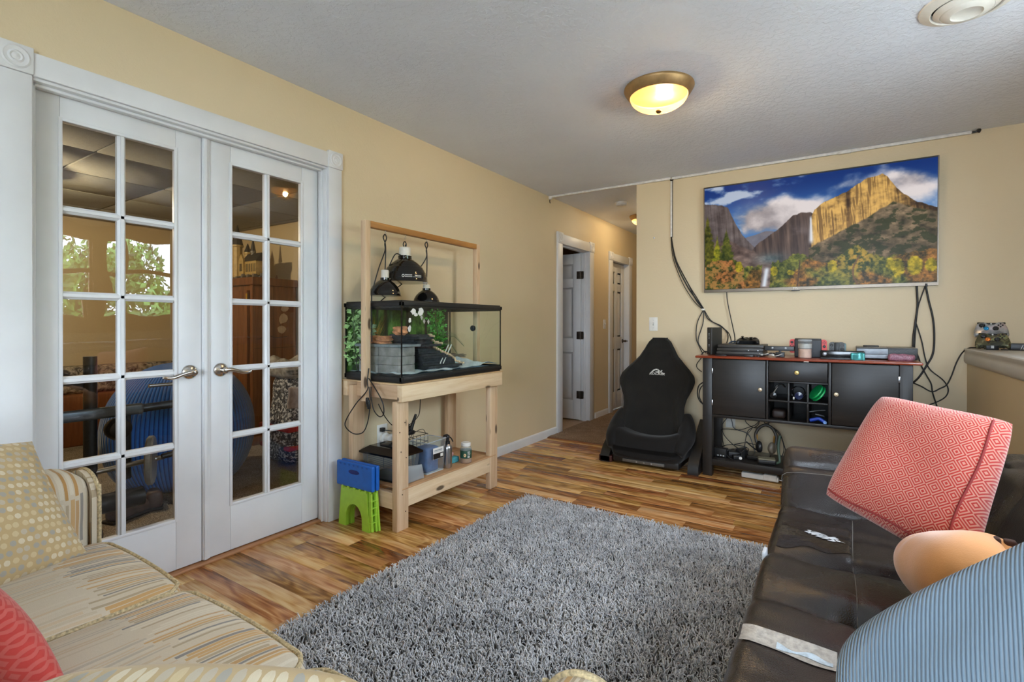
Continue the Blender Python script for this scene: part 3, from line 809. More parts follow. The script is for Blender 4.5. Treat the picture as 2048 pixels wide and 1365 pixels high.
def scush(x0, x1):
    def fn(p):
        hx = (x1-x0)/2
        k = (1-abs(p.x/hx)**4)*(1-abs(p.y/.31)**4)
        z = p.z + (.028*k if p.z > 0 else 0)
        if p.z > 0: z += .003*math.sin(14*p.x+4*p.y)*math.sin(11*p.y)
        # front edge sags and bows
        y = p.y + (.012*(1-(p.x/hx)**2) if p.y > .2 else 0)
        return (p.x, y, z)
    c = ((x0+x1)/2, .335, .385); m = M(); m.rc(c, ((x1-x0)/2, .31, .082), .035, 4, (16, 18, 2), fn=fn)
    o = obj('seat_cushion', m, FAB_Y, so, angle=60)
    pts = []
    hx = (x1-x0)/2-.010; hy = .31-.010
    def ring(px, py):
        P = fn(Vector((px, py, .082-.010))); return (c[0]+P[0]*1.012, c[1]+P[1]*1.012, c[2]+P[2])
    loop = [ring(-hx+2*hx*t, hy) for t in np.linspace(.06, .94, 16)] + [ring(hx, hy-2*hy*t) for t in np.linspace(.04, .96, 16)] + [ring(hx-2*hx*t, -hy) for t in np.linspace(.06, .94, 10)] + [ring(-hx, -hy+2*hy*t) for t in np.linspace(.04, .96, 16)]
    w = M(); w.tube(loop, .0058, 8, 2, closed=True); obj('piping', w, PIPE, o)
for a, b in ((-1.962, -1.440), (-1.432, -.905), (-.897, -.37)): scush(a, b)
def arm(x0, x1):
    c = ((x0+x1)/2, .19, .37); hx = (x1-x0)/2
    m = M(); m.rc(c, (hx, .44, .315), .085, 6, (3, 14, 10)); o = obj('arm', m, FAB_X, so, angle=60)
    # front panel with piping round its edge
    pr = []
    for t in np.linspace(PI, 0, 15): pr.append((c[0]+(hx-.012)*math.cos(t)*(1 if abs(math.cos(t)) < .2 else 1), .600+.070*math.sin(t)))
    poly = [(c[0]-hx+.012, .08)] + pr + [(c[0]+hx-.012, .08)]
    f = M(); f.prism(poly, .615, .636, 'y'); obj('arm_front', f, FAB_Z, o, angle=50)
    w = M(); w.tube([(a, .634, b) for a, b in poly], .0058, 8, 2); obj('piping', w, PIPE, o)
    if x0 < -1:
        # loose cover folded over the arm
        cv = M(); hw = hx+.006
        def P(u, v):
            t = -1+2*u; L = hw+.16
            s = t*L
            if abs(s) < hw-.08: x, z = s, .324
            else:
                e = abs(s)-(hw-.08); q = .086
                if e < q*PI/2: x = math.copysign(hw-.08+q*math.sin(e/q), s); z = .324-q+q*math.cos(e/q)
                else: x = math.copysign(hw+.006, s); z = .324-q-(e-q*PI/2)
            return (c[0]+x, -.2+.66*v+.004*math.sin(30*u), c[2]+z+.003*math.sin(40*v)*.5)
        cv.grid(P, 40, 16); obj('arm_cover', cv, FAB_AT, o, angle=70)
arm(-2.205, -1.966); arm(-.366, -.205)
m = M(); m.rc((-1.2, -.14, .56), (.84, .085, .29), .07, 4, (10, 2, 6), rot=None); obj('backrest', m, FAB_Z, so, angle=60)
for x in (-2.1, -.3):
    for y in (-.15, .52): obj('leg', M().lathe((x, y, .002), [(.02, 0), (.028, .06), (0, .06)], 12), OAKW, so)

# ---- cushions
def m_dots(name, sc, base, dots):
    k = N(name); v = k.coord('UV', (sc, sc*.88, 1))
    s = k.xyz(v); row = k.math('FLOOR', s[1])
    u = k.math('ADD', s[0], k.math('MULTIPLY', k.math('MODULO', row, 2.0), .5)); ci = k.math('FLOOR', u)
    r1 = k.white(k.comb(ci, row), '2D'); r2 = k.white(k.comb(k.math('ADD', ci, 17.0), row), '2D')
    du = k.math('SUBTRACT', k.math('FRACT', u), k.math('ADD', .5, k.math('MULTIPLY', k.math('SUBTRACT', r2, .5), .2)))
    dv = k.math('SUBTRACT', k.math('FRACT', s[1]), .5)
    d = k.math('SQRT', k.math('ADD', k.math('MULTIPLY', du, du), k.math('MULTIPLY', k.math('MULTIPLY', dv, dv), 1.25)))
    wob = k.math('MULTIPLY', k.math('SUBTRACT', k.noise(v, 5, 2), .5), .12)
    f = k.math('LESS_THAN', k.math('ADD', d, wob), .37)
    pal = k.ramp(r1, [(0, dots[0]), (.34, dots[1]), (.58, dots[2]), (.80, dots[3])], 'CONSTANT')
    streak = k.noise(k.coord('UV', (sc*7, sc*1.2, 1)), 1.0, 2)
    col = k.mix(f, base, k.mix(k.math('MULTIPLY', streak, .35), pal, base))
    fib = k.noise(k.coord('UV'), 700, 2)
    k.col(col).p(.8, spec=.25, sheen=.2); k.bump(k.math('ADD', k.math('MULTIPLY', f, .8), k.math('MULTIPLY', fib, .4)), .35, .002); return k.m
DOTS = m_dots('dotted_weave', 50, (186, 162, 120), [(214, 204, 178), (158, 158, 152), (204, 186, 146), (186, 178, 160)])
m = M(); m.cushion((-2.02, .485, .80), (-1.88, -.06, .88), (-1.66, .06, .48), (-1.845, .565, .475), .085, 34, 34, .05, 2.0, uvs=1, wob=.004, seed=2)
tag(obj('throw_pillow', m, DOTS, angle=70, doweld=True), 'tan dotted throw pillow leaning on the sofa arm by the french doors', 'pillow')
m = M(); m.cushion((-.905, .200, .690), (-.480, .475, .684), (-.40, .30, .43), (-.82, .02, .43), .10, 34, 34, -.10, 2.0, wob=.004, seed=4, rnd=.10)
tag(obj('throw_pillow', m, DOTS, angle=70, doweld=True), 'tan dotted throw pillow standing at the middle of the striped sofa', 'pillow')
def m_diamond(name, T, a, b, n=4):
    k = N(name); v = k.coord('UV', (1/T, 1/(T*1.05), 1), (0, 0, 0)); s = k.xyz(v)
    fu_ = k.math('ABSOLUTE', k.math('SUBTRACT', k.math('FRACT', s[0]), .5)); fv_ = k.math('ABSOLUTE', k.math('SUBTRACT', k.math('FRACT', s[1]), .5))
    d = k.math('ADD', fu_, fv_)
    w = k.math('SINE', k.math('MULTIPLY', d, 2*PI*n))
    f = k.ramp(k.math('ADD', k.math('MULTIPLY', w, .5), .5), [(.40, (0, 0, 0)), (.60, (255, 255, 255))])
    fade = k.noise(k.coord('UV'), 4, 3)
    aa = k.mix(k.ramp(fade, [(.35, (0, 0, 0)), (.65, (255, 255, 255))]), a, tuple(min(255, int(q*1.08)) for q in a))
    k.col(k.mix(f, aa, b)).p(.85, spec=.2, sheen=.3); k.bump(f, .3, .0015); return k.m
REDW = m_diamond('red_diamond_weave', .041, (164, 48, 42), (196, 134, 116), 5)
rpill = M(); rpill.cushion((.108, 2.02, .925), (.392, 1.86, .892), (.282, 1.73, .492), (-.048, 1.93, .596), .085, 44, 44, .02, 3.2, t2=.075, wob=.006, seed=7, rnd=.04)
o = tag(obj('throw_pillow', rpill, REDW, angle=70, doweld=True), 'red and white diamond patterned pillow propped on the black futon', 'pillow')
m = M(); Pq = rpill.P; path = [Pq(.90+.02*math.sin(6*v), v, 1)+Vector((-.001, -.002, 0)) for v in np.linspace(.03, .93, 30)]+[Pq(u, .935+.01*math.sin(9*u), 1)+Vector((-.001, -.002, 0)) for u in np.linspace(.90, .04, 30)]
obj('piping', m.tube(path, .0032, 6, 1), plain('dark_red_piping', (142, 48, 46), .8), o, angle=80)
m = M(); m.cushion((-1.56, .13, .74), (-1.255, .225, .705), (-1.135, .33, .47), (-1.40, .22, .47), .06, 28, 28, .05, 2.0, seed=9)
tag(obj('throw_pillow', m, m_diamond('red_plain_weave', .03, (178, 62, 56), (196, 92, 84), 2), angle=70, doweld=True), 'plain red throw pillow beside the dotted pillow on the striped sofa', 'pillow')
def m_cord(name, pitch, hi, lo):
    k = N(name); v = k.coord('UV'); s = k.xyz(v)
    x = k.math('ADD', s[0], k.math('MULTIPLY', k.noise(v, 3, 1), .006))
    w = k.math('ABSOLUTE', k.math('SINE', k.math('MULTIPLY', x, PI/pitch)))
    patch = k.noise(v, 5, 3)
    k.col(k.mix(k.ramp(w, [(.15, (0, 0, 0)), (.55, (255, 255, 255))]), lo, k.mix(patch, hi, tuple(int(q*.86) for q in hi)))).p(.8, spec=.25, sheen=.35)
    k.bump(w, .9, .004); return k.m
CORDU = m_cord('light_blue_corduroy', .0066, (122, 142, 158), (68, 88, 106))
m = M(); m.cushion((.004, 1.120, .566), (.462, 1.285, .898), (.43, 1.07, .50), (.000, .975, .448), .085, 52, 44, -.03, 3.4, t2=.06, wob=.004, seed=11, rnd=.07)
tag(obj('corduroy_cushion', m, CORDU, angle=70, doweld=True), 'big light blue corduroy cushion on the near end of the black futon', 'cushion')
ORM = plain('orange_plush', (220, 150, 84), .9, var=.05, scale=9, sheen=.5, bump=.15, bscale=300)
t = thing('plush_cushion', 'round pale orange plush cushion behind the blue corduroy cushion', 'cushion', (.22, 1.42, .45))
m = M(); Ro = Matrix.Rotation(math.radians(-14), 3, 'X') @ Matrix.Rotation(math.radians(8), 3, 'Y')
def fo(p):
    r = math.hypot(p.x, p.y); a = math.atan2(p.y, p.x)
    s = 1+.05*math.sin(3*a+1)+.03*math.sin(5*a)
    z = p.z*(1+.10*math.sin(2*a)) - ((.010*math.exp(-((p.x-.03-.25*p.y)/.008)**2)*min(1, max(0, (.06-p.y)/.05))+.010*math.exp(-((p.y-.05-.2*p.x)/.009)**2)+.012*math.exp(-((p.x-.04)**2+(p.y-.05)**2)/.0016)) if p.z > 0 else 0)
    return Vector((p.x*s, p.y*s, z))
prof = [(math.sin(q)**.8*.178, -math.cos(q)*.108) for q in np.linspace(0, PI, 40)]
mm = M(); mm.lathe((0, 0, 0), prof, 90)
m.add([tuple(Ro @ fo(Vector(p)) + Vector((.290, 1.60, .538))) for p in mm.v], mm.f)
obj('body', m, ORM, t, angle=80, doweld=True)
DK = plain('dark_brown_felt', (66, 40, 28), .9)
m = M(); m.rc((.300, 1.622, .640), (.016, .012, .010), .006, 2); m.rc((.334, 1.636, .634), (.012, .010, .010), .005, 2); obj('felt_patch', m, DK, t)
# ================================================================ lumber stand with glass terrarium
PC = [(182, 146, 110), (208, 178, 144), (222, 198, 168)]
PZ = wood('pine_lumber_upright', PC, 2, 1.2, .6, knots=1.0, stretch=16, contrast=.8)
PY = wood('pine_lumber_long', [(198, 164, 124), (220, 194, 158), (232, 212, 182)], 1, 1.2, .6, knots=.9, stretch=16, contrast=.8)
PX = wood('pine_lumber_short', PC, 0, 1.2, .6, stretch=16, contrast=.8)
AGED = wood('aged_yellow_pine', [(140, 92, 44), (178, 124, 62), (200, 148, 84)], 1, 1.2, .5, stretch=16, contrast=.8)
st = thing('lumber_stand', 'rough pine lumber stand under the glass terrarium by the left wall', 'stand', (-2.25, 2.48, 0))
def leg(x0, x1, y0, y1, z1=.815): return obj('leg', M().bb(x0, x1, y0, y1, 0, z1, .003), PZ, st)
leg(-2.085, -2.047, 1.99, 2.079, .72); leg(-2.085, -2.047, 2.872, 2.961, .72)
leg(-2.462, -2.424, 2.000, 2.089, .79); leg(-2.462, -2.424, 2.872, 2.961, .79)
obj('front_beam', M().bb(-2.047, -2.009, 1.990, 2.966, .722, .814, .003), PY, st)
obj('back_beam', M().bb(-2.500, -2.462, 1.990, 2.966, .725, .814, .003), PY, st)
for y in (2.079, 2.45, 2.834): obj('cross_beam', M().bb(-2.46, -2.047, y, y+.038, .725, .812, .003), PX, st)
obj('end_beam', M().bb(-2.424, -2.085, 2.03, 2.068, .725, .812, .003), PX, st)
obj('tabletop', M().bb(-2.500, -2.005, 1.985, 2.972, .8145, .822, .002), wood('plywood_top', [(188, 150, 106), (208, 174, 130), (220, 190, 150)], 1, 1, .6), st)
obj('shelf_beam', M().bb(-2.085, -2.050, 2.079, 2.872, .120, .222, .003), PY, st)
obj('shelf_beam', M().bb(-2.424, -2.085, 1.992, 2.028, .120, .212, .003), PX, st)
obj('shelf_beam', M().bb(-2.424, -2.388, 2.028, 2.93, .120, .212, .003), PY, st)
SHZ = .232
obj('shelf_board', M().bb(-2.46, -2.046, 2.03, 2.94, .2225, SHZ, .002), wood('shelf_plywood', [(146, 104, 70), (182, 140, 100), (202, 166, 126)], 1, 1.0, .6), st)
# screw heads on the near leg
sc = plain('dark_screw', (60, 50, 44), .4, .8)
for k, (y, z) in enumerate([(2.01, .55), (2.05, .60), (2.02, .44), (2.06, .40), (2.03, .20), (2.055, .10)]):
    obj('screw', M().cyl((-2.048, y, z), (-2.0455, y, z), .0035, n=10), sc, st)
# arch of thin lumber standing at the ends of the terrarium
obj('arch_post', M().bb(-2.290, -2.252, 1.946, 1.984, .713, 1.742, .002), PZ, st)
obj('arch_post', M().bb(-2.290, -2.252, 2.990, 3.028, .720, 1.742, .002), PZ, st)
obj('arch_beam', M().bb(-2.2895, -2.2525, 1.984, 2.990, 1.706, 1.742, .002), AGED, st)
obj('arch_block', M().bb(-2.29, -2.25, 1.984, 1.99, .73, .80, .002), PX, st)
obj('arch_block', M().bb(-2.29, -2.25, 2.973, 2.99, .73, .80, .002), PX, st)

# ---- terrarium
tk = thing('glass_terrarium', 'long glass terrarium with black rims on the pine stand', 'tank', (-2.25, 2.48, .822))
x0, x1, y0, y1, zb, zt = -2.492, -2.022, 2.000, 2.968, .823, 1.276
def rim(nm, za, zc, e):
    m = M(); w = .016
    for b in ((x0-e, x0+w, y0-e, y1+e), (x1-w, x1+e, y0-e, y1+e), (x0-e, x1+e, y0-e, y0+w), (x0-e, x1+e, y1-w, y1+e)): m.bb(b[0], b[1], b[2], b[3], za, zc, .003)
    m.bb(x0+.004, x1-.004, y0+.004, y0+.012, za-.008, zc+.008, .002).bb(x0+.004, x1-.004, y1-.012, y1-.004, za-.008, zc+.008, .002)
    m.bb(x0+.004, x0+.012, y0+.004, y1-.004, za-.008, zc+.008, .002).bb(x1-.012, x1-.004, y0+.004, y1-.004, za-.008, zc+.008, .002)
    return obj(nm, m, BLACK, tk)
rim('top_rim', 1.252, 1.276, .006)
m = M(); w = .016; 
rim('bottom_rim', .831, .858, .004)
TG = pane_mat('terrarium_glass', (246, 252, 250), 1.45, .8)
for nm, f in (('front_glass', lambda u, v: (x1-.002, y0+(y1-y0)*u, zb+.01+(zt-zb-.02)*v)), ('back_glass', lambda u, v: (x0+.002, y1-(y1-y0)*u, zb+.01+(zt-zb-.02)*v)),
              ('end_glass', lambda u, v: (x0+(x1-x0)*u, y0+.002, zb+.01+(zt-zb-.02)*v)), ('end_glass', lambda u, v: (x1-(x1-x0)*u, y1-.002, zb+.01+(zt-zb-.02)*v))):
    g = M(); g.grid(f, 1, 1); obj(nm, g, TG, tk)
m = M()
for a, b in ((x1-.004, y0+.003), (x0+.004, y0+.003), (x1-.004, y1-.003), (x0+.004, y1-.003)): obj('corner_seal', M().box(a-.003, a+.003, b-.003, b+.003, .85, 1.26), BLACKG, tk)
obj('bottom_glass', M().box(x0+.004, x1-.004, y0+.004, y1-.004, .834, .840), plain('dark_base_glass', (40, 46, 52), .2), tk)
LIDM = plain('black_screen_mesh', (18, 18, 18), .6)
m = M()
for i in range(13): m.bb(x0+.01, x1-.01, y0+.02+i*.077, y0+.026+i*.077, 1.262, 1.266, .001)
obj('screen_lid', m, LIDM, tk)
# forest picture taped to the back
def m_forest():
    k = N('forest_backdrop_print'); v = k.coord('Object'); s = k.xyz(v)
    n1 = k.noise(v, 9, 5, .65, .6); n2 = k.noise(k.coord('Object', (1, 1, .35)), 26, 4, .7); n3 = k.noise(k.coord('Object', (1, 22, 1.5)), 1.0, 3)
    col = k.ramp(k.math('ADD', k.math('MULTIPLY', n1, .6), k.math('MULTIPLY', n2, .4)), [(.30, (20, 24, 14)), (.45, (44, 70, 24)), (.55, (86, 128, 44)), (.68, (150, 184, 92))])
    col = k.mix(k.ramp(n3, [(.52, (0, 0, 0)), (.60, (255, 255, 255))]), col, (58, 46, 34))
    sky = k.ramp(s[2], [(.30, (0, 0, 0)), (.44, (200, 200, 200))])
    col = k.mix(sky, col, (46, 40, 26)); k.col(col).p(.45)
    return k.m
g = M(); g.box(x0-.0060, x0-.0030, y0+.004, y1-.02, .85, 1.255); bd = obj('backdrop_print', g, m_forest(), tk); bd['label'] = 'green forest backdrop picture'
# white cut-out stickers on the front glass
WS = plain('white_sticker', (226, 226, 222), .5); GS = plain('pale_grey_sticker', (176, 176, 168), .5)
def blob(y, z, sy, sz, seed, n=14, mat=WS):
    q = random.Random(seed); P = []
    for i in range(n):
        a = 2*PI*i/n; r = q.uniform(.62, 1.0); P.append((y+math.cos(a)*sy*r, z+math.sin(a)*sz*r))
    obj('sticker', M().prism(P, x1+.0002, x1+.0012, 'x'), mat, tk)
blob(2.090, 1.223, .026, .020, 3); blob(2.150, 1.221, .027, .026, 5); blob(2.110, 1.205, .018, .012, 8)
blob(2.062, 1.172, .012, .018, 11); blob(2.060, 1.125, .015, .022, 14)
for y, z in ((2.157, 1.190), (2.178, 1.168), (2.214, 1.166)):
    obj('sticker', M().prism([(y-.010, z), (y, z-.016), (y+.010, z), (y, z+.016)], x1+.0002, x1+.0012, 'x'), GS, tk)
m = M(); m.lathe((-2.278, y1+.001, 1.122), [(.021, 0), (.021, .010), (.016, .012), (0, .012)], 20, 'y'); m.lathe((-2.278, y1-.006, 1.122), [(.014, 0), (.018, .003), (.018, .005)], 20, 'y')
obj('dial_thermometer', m, plain('dark_dial', (52, 54, 56), .3), tk)
# ---- inside the terrarium
SAND = plain('pale_blue_grey_sand', (206, 222, 238), .95, var=.10, scale=130, bump=.6, bscale=260)
def sz(y, x):
    h = .872+.005*math.sin(19*y)*math.sin(23*x)
    h += .055*math.exp(-((y-2.83)/.10)**2)*(.35+.65*(1/(1+math.exp((x+2.28)*30))))
    return h+.003*math.sin(70*x+40*y)
m = M(); m.grid(lambda u, v: (x0+.013+(x1-x0-.026)*u, y0+.013+(y1-y0-.026)*v, sz(y0+.013+(y1-y0-.026)*v, x0+.013+(x1-x0-.026)*u)), 40, 80)
m.box(x0+.014, x1-.014, y0+.014, y1-.014, .8405, .855)
tag(obj('sand', m, SAND), 'pale bluish sand covering the floor of the terrarium', 'sand', kind='stuff')
PAV = plain('grey_concrete_paver', (136, 132, 130), .9, var=.12, scale=24, bump=.5, bscale=160)
gname = 'concrete blocks stacked in the terrarium corner'
for l, (za, zc) in enumerate(((.866, .916), (.9165, .966), (.9665, 1.018))):
    for i, (xa, xb) in enumerate(((-2.43, -2.268), (-2.264, -2.10))):
        o = obj('concrete_block', M().bb(xa+.004*((l+i) % 2), xb, 2.050, 2.185, za, zc, .004), PAV)
        tag(o, 'grey concrete block in the %s row of the terrarium stack, %s' % (('bottom', 'middle', 'top')[l], ('next to the back wall', 'next to the front glass')[i]), 'block', gname)
tag(obj('stone_slab', M().bb(-2.45, -2.085, 2.035, 2.22, 1.0185, 1.034, .004, 2), plain('grey_slate_top', (122, 128, 134), .6, var=.1)), 'flat grey slab on top of the terrarium block stack', 'slab')
def rock(nm, c, s, mat, seed, label, cat):
    q = random.Random(seed); ph = [q.uniform(0, 6) for _ in range(6)]
    def fn(p):
        r = 1+.16*math.sin(3.1*p.x/s[0]+ph[0])*math.sin(2.7*p.y/s[1]+ph[1])+.10*math.sin(6*p.z/s[2]+ph[2]+4*p.x/s[0])
        return p*r
    m = M(); m.rc(c, s, min(s)*.7, 3, 6, fn=fn); return tag(obj(nm, m, mat, angle=40), label, cat)
TERRA = plain('orange_sandstone', (190, 128, 92), .9, var=.2, scale=40, bump=.6, bscale=90)
rock('sandstone_rock', (-2.335, 2.13, 1.057), (.062, .055, .022), TERRA, 1, 'orange sandstone rock on the slab in the terrarium', 'rock')
rock('sandstone_rock', (-2.20, 2.16, 1.112), (.036, .030, .024), TERRA, 2, 'orange pointed rock atop the dark slate steps', 'rock')
# stepped slate
SLATE = plain('dark_slate', (40, 42, 46), .7, var=.3, scale=50, bump=.7, bscale=80)
sl = thing('slate_staircase', 'dark slate steps edged with small log ends inside the terrarium', 'steps', (-2.2, 2.4, .87))
q = random.Random(8); top = 1.092; nS = 15; pts = []
for i in range(nS):
    z = .866+i*.0150; f = i/(nS-1)
    ye = 2.64-(.30*f if f < .30 else .09+.62*(f-.30) if f < .55 else .245+.10*(f-.55) if f < .8 else .27+.35*(f-.8)) + q.uniform(-.022, .022)
    ya = 2.196 if i > 9 else 2.30-.10*f
    if z < 1.033: ya = max(ya, 2.228)
    xa = -2.33+q.uniform(-.03, .03); xb = -2.10+q.uniform(-.032, .022)
    n = 8; poly = [(xa, ya), (xb, ya)] + [(xb-(xb-xa)*t, ye-.03*t+q.uniform(-.008, .008)) for t in np.linspace(0, 1, n)]
    obj('slate_slab', M().prism(poly, z, z+.0135, 'z'), SLATE, sl, angle=20); pts.append((xb-.004, ye-.004, z+.0135))
LOGE = plain('log_end_wood', (214, 184, 150), .7, var=.1)
k = 0
for (a, b) in zip(pts[:-1], pts[1:]):
    for t in (.0, .5):
        p = [a[i]+(b[i]-a[i])*t for i in range(3)]
        obj('log_end', M().cyl((p[0]-.02, p[1]+.007, p[2]+.004), (p[0]+.010, p[1]+.007, p[2]+.004), .0062, n=8), LOGE, sl)
tag(obj('rope_ladder', M().tube([(-2.11, 2.50, 1.02), (-2.12, 2.47, .96), (-2.13, 2.44, .90)], .004, 6).tube([(-2.11, 2.53, 1.02), (-2.12, 2.50, .96), (-2.13, 2.47, .90)], .004, 6), plain('white_rope', (206, 204, 196), .8)), 'short pale rope ladder leaning by the slate steps', 'ladder')
# plants
def leafy(nm, pts, label, mat, seed, size=.018, root=None, n=160, spread=.05):
    q = random.Random(seed); t = thing(nm, label, 'plant', (pts[0][0], pts[0][1], pts[0][2]))
    obj('stem', M().tube(pts, .003, 5), plain('plant_stem', (70, 84, 44), .7), t)
    m = M()
    for i in range(n):
        k = q.random()*(len(pts)-1); a = int(min(k, len(pts)-2)); p = Vector(pts[a]).lerp(Vector(pts[a+1]), k-a)
        d = Vector((q.gauss(0, 1), q.gauss(0, 1), q.gauss(-.1, .6))).normalized(); b = p+d*q.uniform(.01, spread); s = size*q.uniform(.6, 1.2)
        side = d.cross(Vector((q.gauss(0, 1), q.gauss(0, 1), q.gauss(0, 1)))).normalized()*s*.38; nn = d.cross(side).normalized()*s*.12
        m.add([b, b+d*s*.5+side+nn, b+d*s, b+d*s*.5-side+nn], [(0, 1, 2), (0, 2, 3)])
    f = obj('foliage', m, mat, t); f['kind'] = 'stuff'; return t
GR = plain('fresh_green_leaf', (74, 142, 58), .45, var=.4, scale=30); GR2 = plain('pale_green_leaf', (150, 186, 120), .45, var=.25, scale=30); GR3 = plain('dull_fern_green', (98, 112, 84), .6, var=.2)
leafy('trailing_plant', [(-2.40, 2.70, 1.24), (-2.36, 2.66, 1.16), (-2.34, 2.66, 1.06), (-2.32, 2.62, .98), (-2.30, 2.60, .90)], 'tall bright green trailing plant behind the slate steps', GR, 3, .026, n=520, spread=.06)
leafy('vine_plant', [(-2.47, 2.04, 1.23), (-2.455, 2.035, 1.12), (-2.46, 2.04, 1.02), (-2.455, 2.035, .92)], 'pale green vine in the back near corner of the terrarium', GR2, 5, .036, n=110, spread=.035)
leafy('succulent_plant', [(-2.42, 2.10, 1.04), (-2.41, 2.10, 1.09), (-2.40, 2.10, 1.14)], 'grey green succulent on the terrarium slab', plain('succulent_green', (140, 166, 130), .5, var=.2), 7, .05, n=60, spread=.03)
DRY = plain('dry_orange_grass', (186, 140, 62), .8, var=.3)
t = thing('dry_grass', 'dry orange grass tuft behind the rocks in the terrarium', 'grass', (-2.44, 2.20, 1.035)); m = M(); q = random.Random(4)
for i in range(50):
    b = Vector((-2.43+q.uniform(-.015, .015), 2.17+q.uniform(-.02, .02), 1.035)); d = Vector((q.uniform(-.02, .05), q.uniform(-.07, .07), q.uniform(.08, .19)))
    m.add([b, b+Vector((0, .0025, 0)), b+d], [(0, 1, 2)])
f = obj('blades', m, DRY, t); f['kind'] = 'stuff'
t = thing('fern_frond', 'drooping fern frond by the far end of the terrarium', 'plant', (-2.40, 2.80, 1.0)); q = random.Random(6)
for base_, tip in (((-2.38, 2.74, 1.09), (-2.30, 2.90, .99)), ((-2.38, 2.74, 1.03), (-2.31, 2.84, .93))):
    m = M(); A = Vector(base_); B = Vector(tip); mid = (A+B)/2+Vector((0, .01, .03)); m.tube([A, mid, B], .0012, 4)
    for i in range(24):
        f = i/24; p = A.lerp(mid, f*2) if f < .5 else mid.lerp(B, f*2-1)
        for s_ in (1, -1):
            d = Vector((.3, .2, .5*s_)).normalized()*.032*(1-f*.7); m.add([p, p+d*.5+Vector((0, .003, 0)), p+d, p+d*.5-Vector((0, .003, 0))], [(0, 1, 2, 3)])
    obj('frond', m, GR3, t)
rock('drift_wood', (-2.36, 2.80, .925), (.055, .10, .012), plain('grey_brown_driftwood', (124, 112, 98), .9, var=.2, scale=30, bump=.5, bscale=60), 6, 'flat grey brown driftwood on the raised sand', 'driftwood')

# ================================================================ dome heat lamps hanging from the arch
CER = plain('white_ceramic_socket', (214, 208, 196), .5, var=.03); DOME = plain('gloss_black_enamel', (16, 15, 14), .12, var=.05, spec=.6); DOMEIN = plain('white_dome_lining', (206, 202, 192), .5)
HOOK = plain('zinc_hook', (190, 184, 172), .35, .9)
def domelamp(y, zrim, R, hd, zsock, zloop, label, ribs, swing, x=-2.2705):
    t = thing('dome_lamp', label, 'lamp', (x, y, zrim), 'dome lamps hung from the arch')
    neck = R*.30
    prof = [(R+.006, 0), (R, .004), (R*.985, hd*.18), (R*.93, hd*.36), (R*.80, hd*.58), (R*.60, hd*.78), (R*.38, hd*.93), (neck, hd*.97), (neck, hd*1.10), (neck*.5, hd*1.13)]
    if ribs:
        out = []
        for (a, b), (c, d) in zip(prof[:-1], prof[1:]):
            out.append((a, b))
            if hd*.15 < b < hd*.6:
                for i in range(1, 5): out.append((a+(c-a)*i/5 + (.0016 if i % 2 else -.0012), b+(d-b)*i/5))
        prof = out+[prof[-1]]
    obj('shade', M().lathe((x, y, zrim), prof, 36), DOME, t, angle=60)
    obj('shade_lining', M().lathe((x, y, zrim+.001), [(max(.004, a-.003), b-.002) for a, b in prof[1:8]], 30), DOMEIN, t, angle=60)
    obj('socket', M().lathe((x, y, zrim+hd*1.10), [(neck*.86, 0), (neck*.86, zsock-(zrim+hd*1.10)-.006), (neck*.74, zsock-(zrim+hd*1.10)), (.005, zsock-(zrim+hd*1.10))], 20), CER, t)
    m = M(); a = x+.0; m.tube([(a, y, zsock-.004), (a+.002, y+.003, zsock+.5*(zloop-zsock)), (a, y+.002, zloop-.055), (a, y-.014, zloop-.02), (a, y, zloop), (a, y+.012, zloop-.02), (a, y-.002, zloop-.055), (a+.004, y-.005, zloop-.10)] + swing, .0035, 7, 6)
    obj('cord', m, CORD, t, angle=80)
    obj('hook', M().tube([(a, y+.004, 1.708), (a, y+.004, 1.695), (a, y+.012, 1.688), (a, y+.002, 1.680), (a, y-.006, 1.688)], .0016, 6), HOOK, t, angle=80)
    for dy in (-neck*.6, neck*.6): obj('rivet', M().lathe((x+neck*.80, y+dy, zrim+hd*1.04), [(.004, 0), (.003, .002), (0, .003)], 8, 'x'), STEEL, t)
domelamp(2.110, 1.318, .092, .098, 1.472, 1.684, 'small black dome lamp nearest the door end of the arch', False, [(-2.262, 2.055, 1.48), (-2.262, 2.012, 1.36), (-2.264, 2.002, 1.31), (-2.262, 2.002, 1.05)])
domelamp(2.273, 1.409, .139, .150, 1.628, 1.664, 'large ribbed black dome lamp in the middle of the arch', True, [(-2.27, 2.20, 1.58), (-2.30, 2.18, 1.52), (-2.36, 2.20, 1.46)])
domelamp(2.468, 1.282, .086, .094, 1.410, 1.688, 'small black dome lamp hung low toward the far end of the arch', False, [(-2.30, 2.44, 1.52), (-2.34, 2.40, 1.46), (-2.38, 2.34, 1.40), (-2.40, 2.26, 1.34), (-2.39, 2.18, 1.29)])
m = M(); q = random.Random(31)
def mark(a, z, w_, h_):
    R_ = .1392; pts = [(a-w_, z-h_), (a+w_, z-h_), (a+w_, z+h_), (a-w_, z+h_)]; m.add([(-2.2705+R_*math.cos(t), 2.273+R_*math.sin(t), zz) for t, zz in pts], [(0, 1, 2, 3)])
a = -.86
m.add([(-2.2705+.1392*math.cos(a+.055*math.cos(t)*r_), 2.273+.1392*math.sin(a+.055*math.cos(t)*r_), 1.440+.009*math.sin(t)*r_) for r_ in (1, .65) for t in np.linspace(0, 2*PI, 14, endpoint=False)], [(i, (i+1) % 14, 14+(i+1) % 14, 14+i) for i in range(14)])
for i in range(9):
    mark(-.77+.035*i, 1.445, .011, .0035); mark(-.77+.035*i, 1.4355, .012, .002)
for i in range(10):
    mark(-.33+.033*i, 1.443, .010, .0045); mark(-.33+.033*i, 1.434, .011, .0015)
dl = [o for o in bpy.data.objects if o.name.startswith('dome_lamp')][1]
obj('lettering', m, plain('white_print', (206, 204, 198), .6), dl)
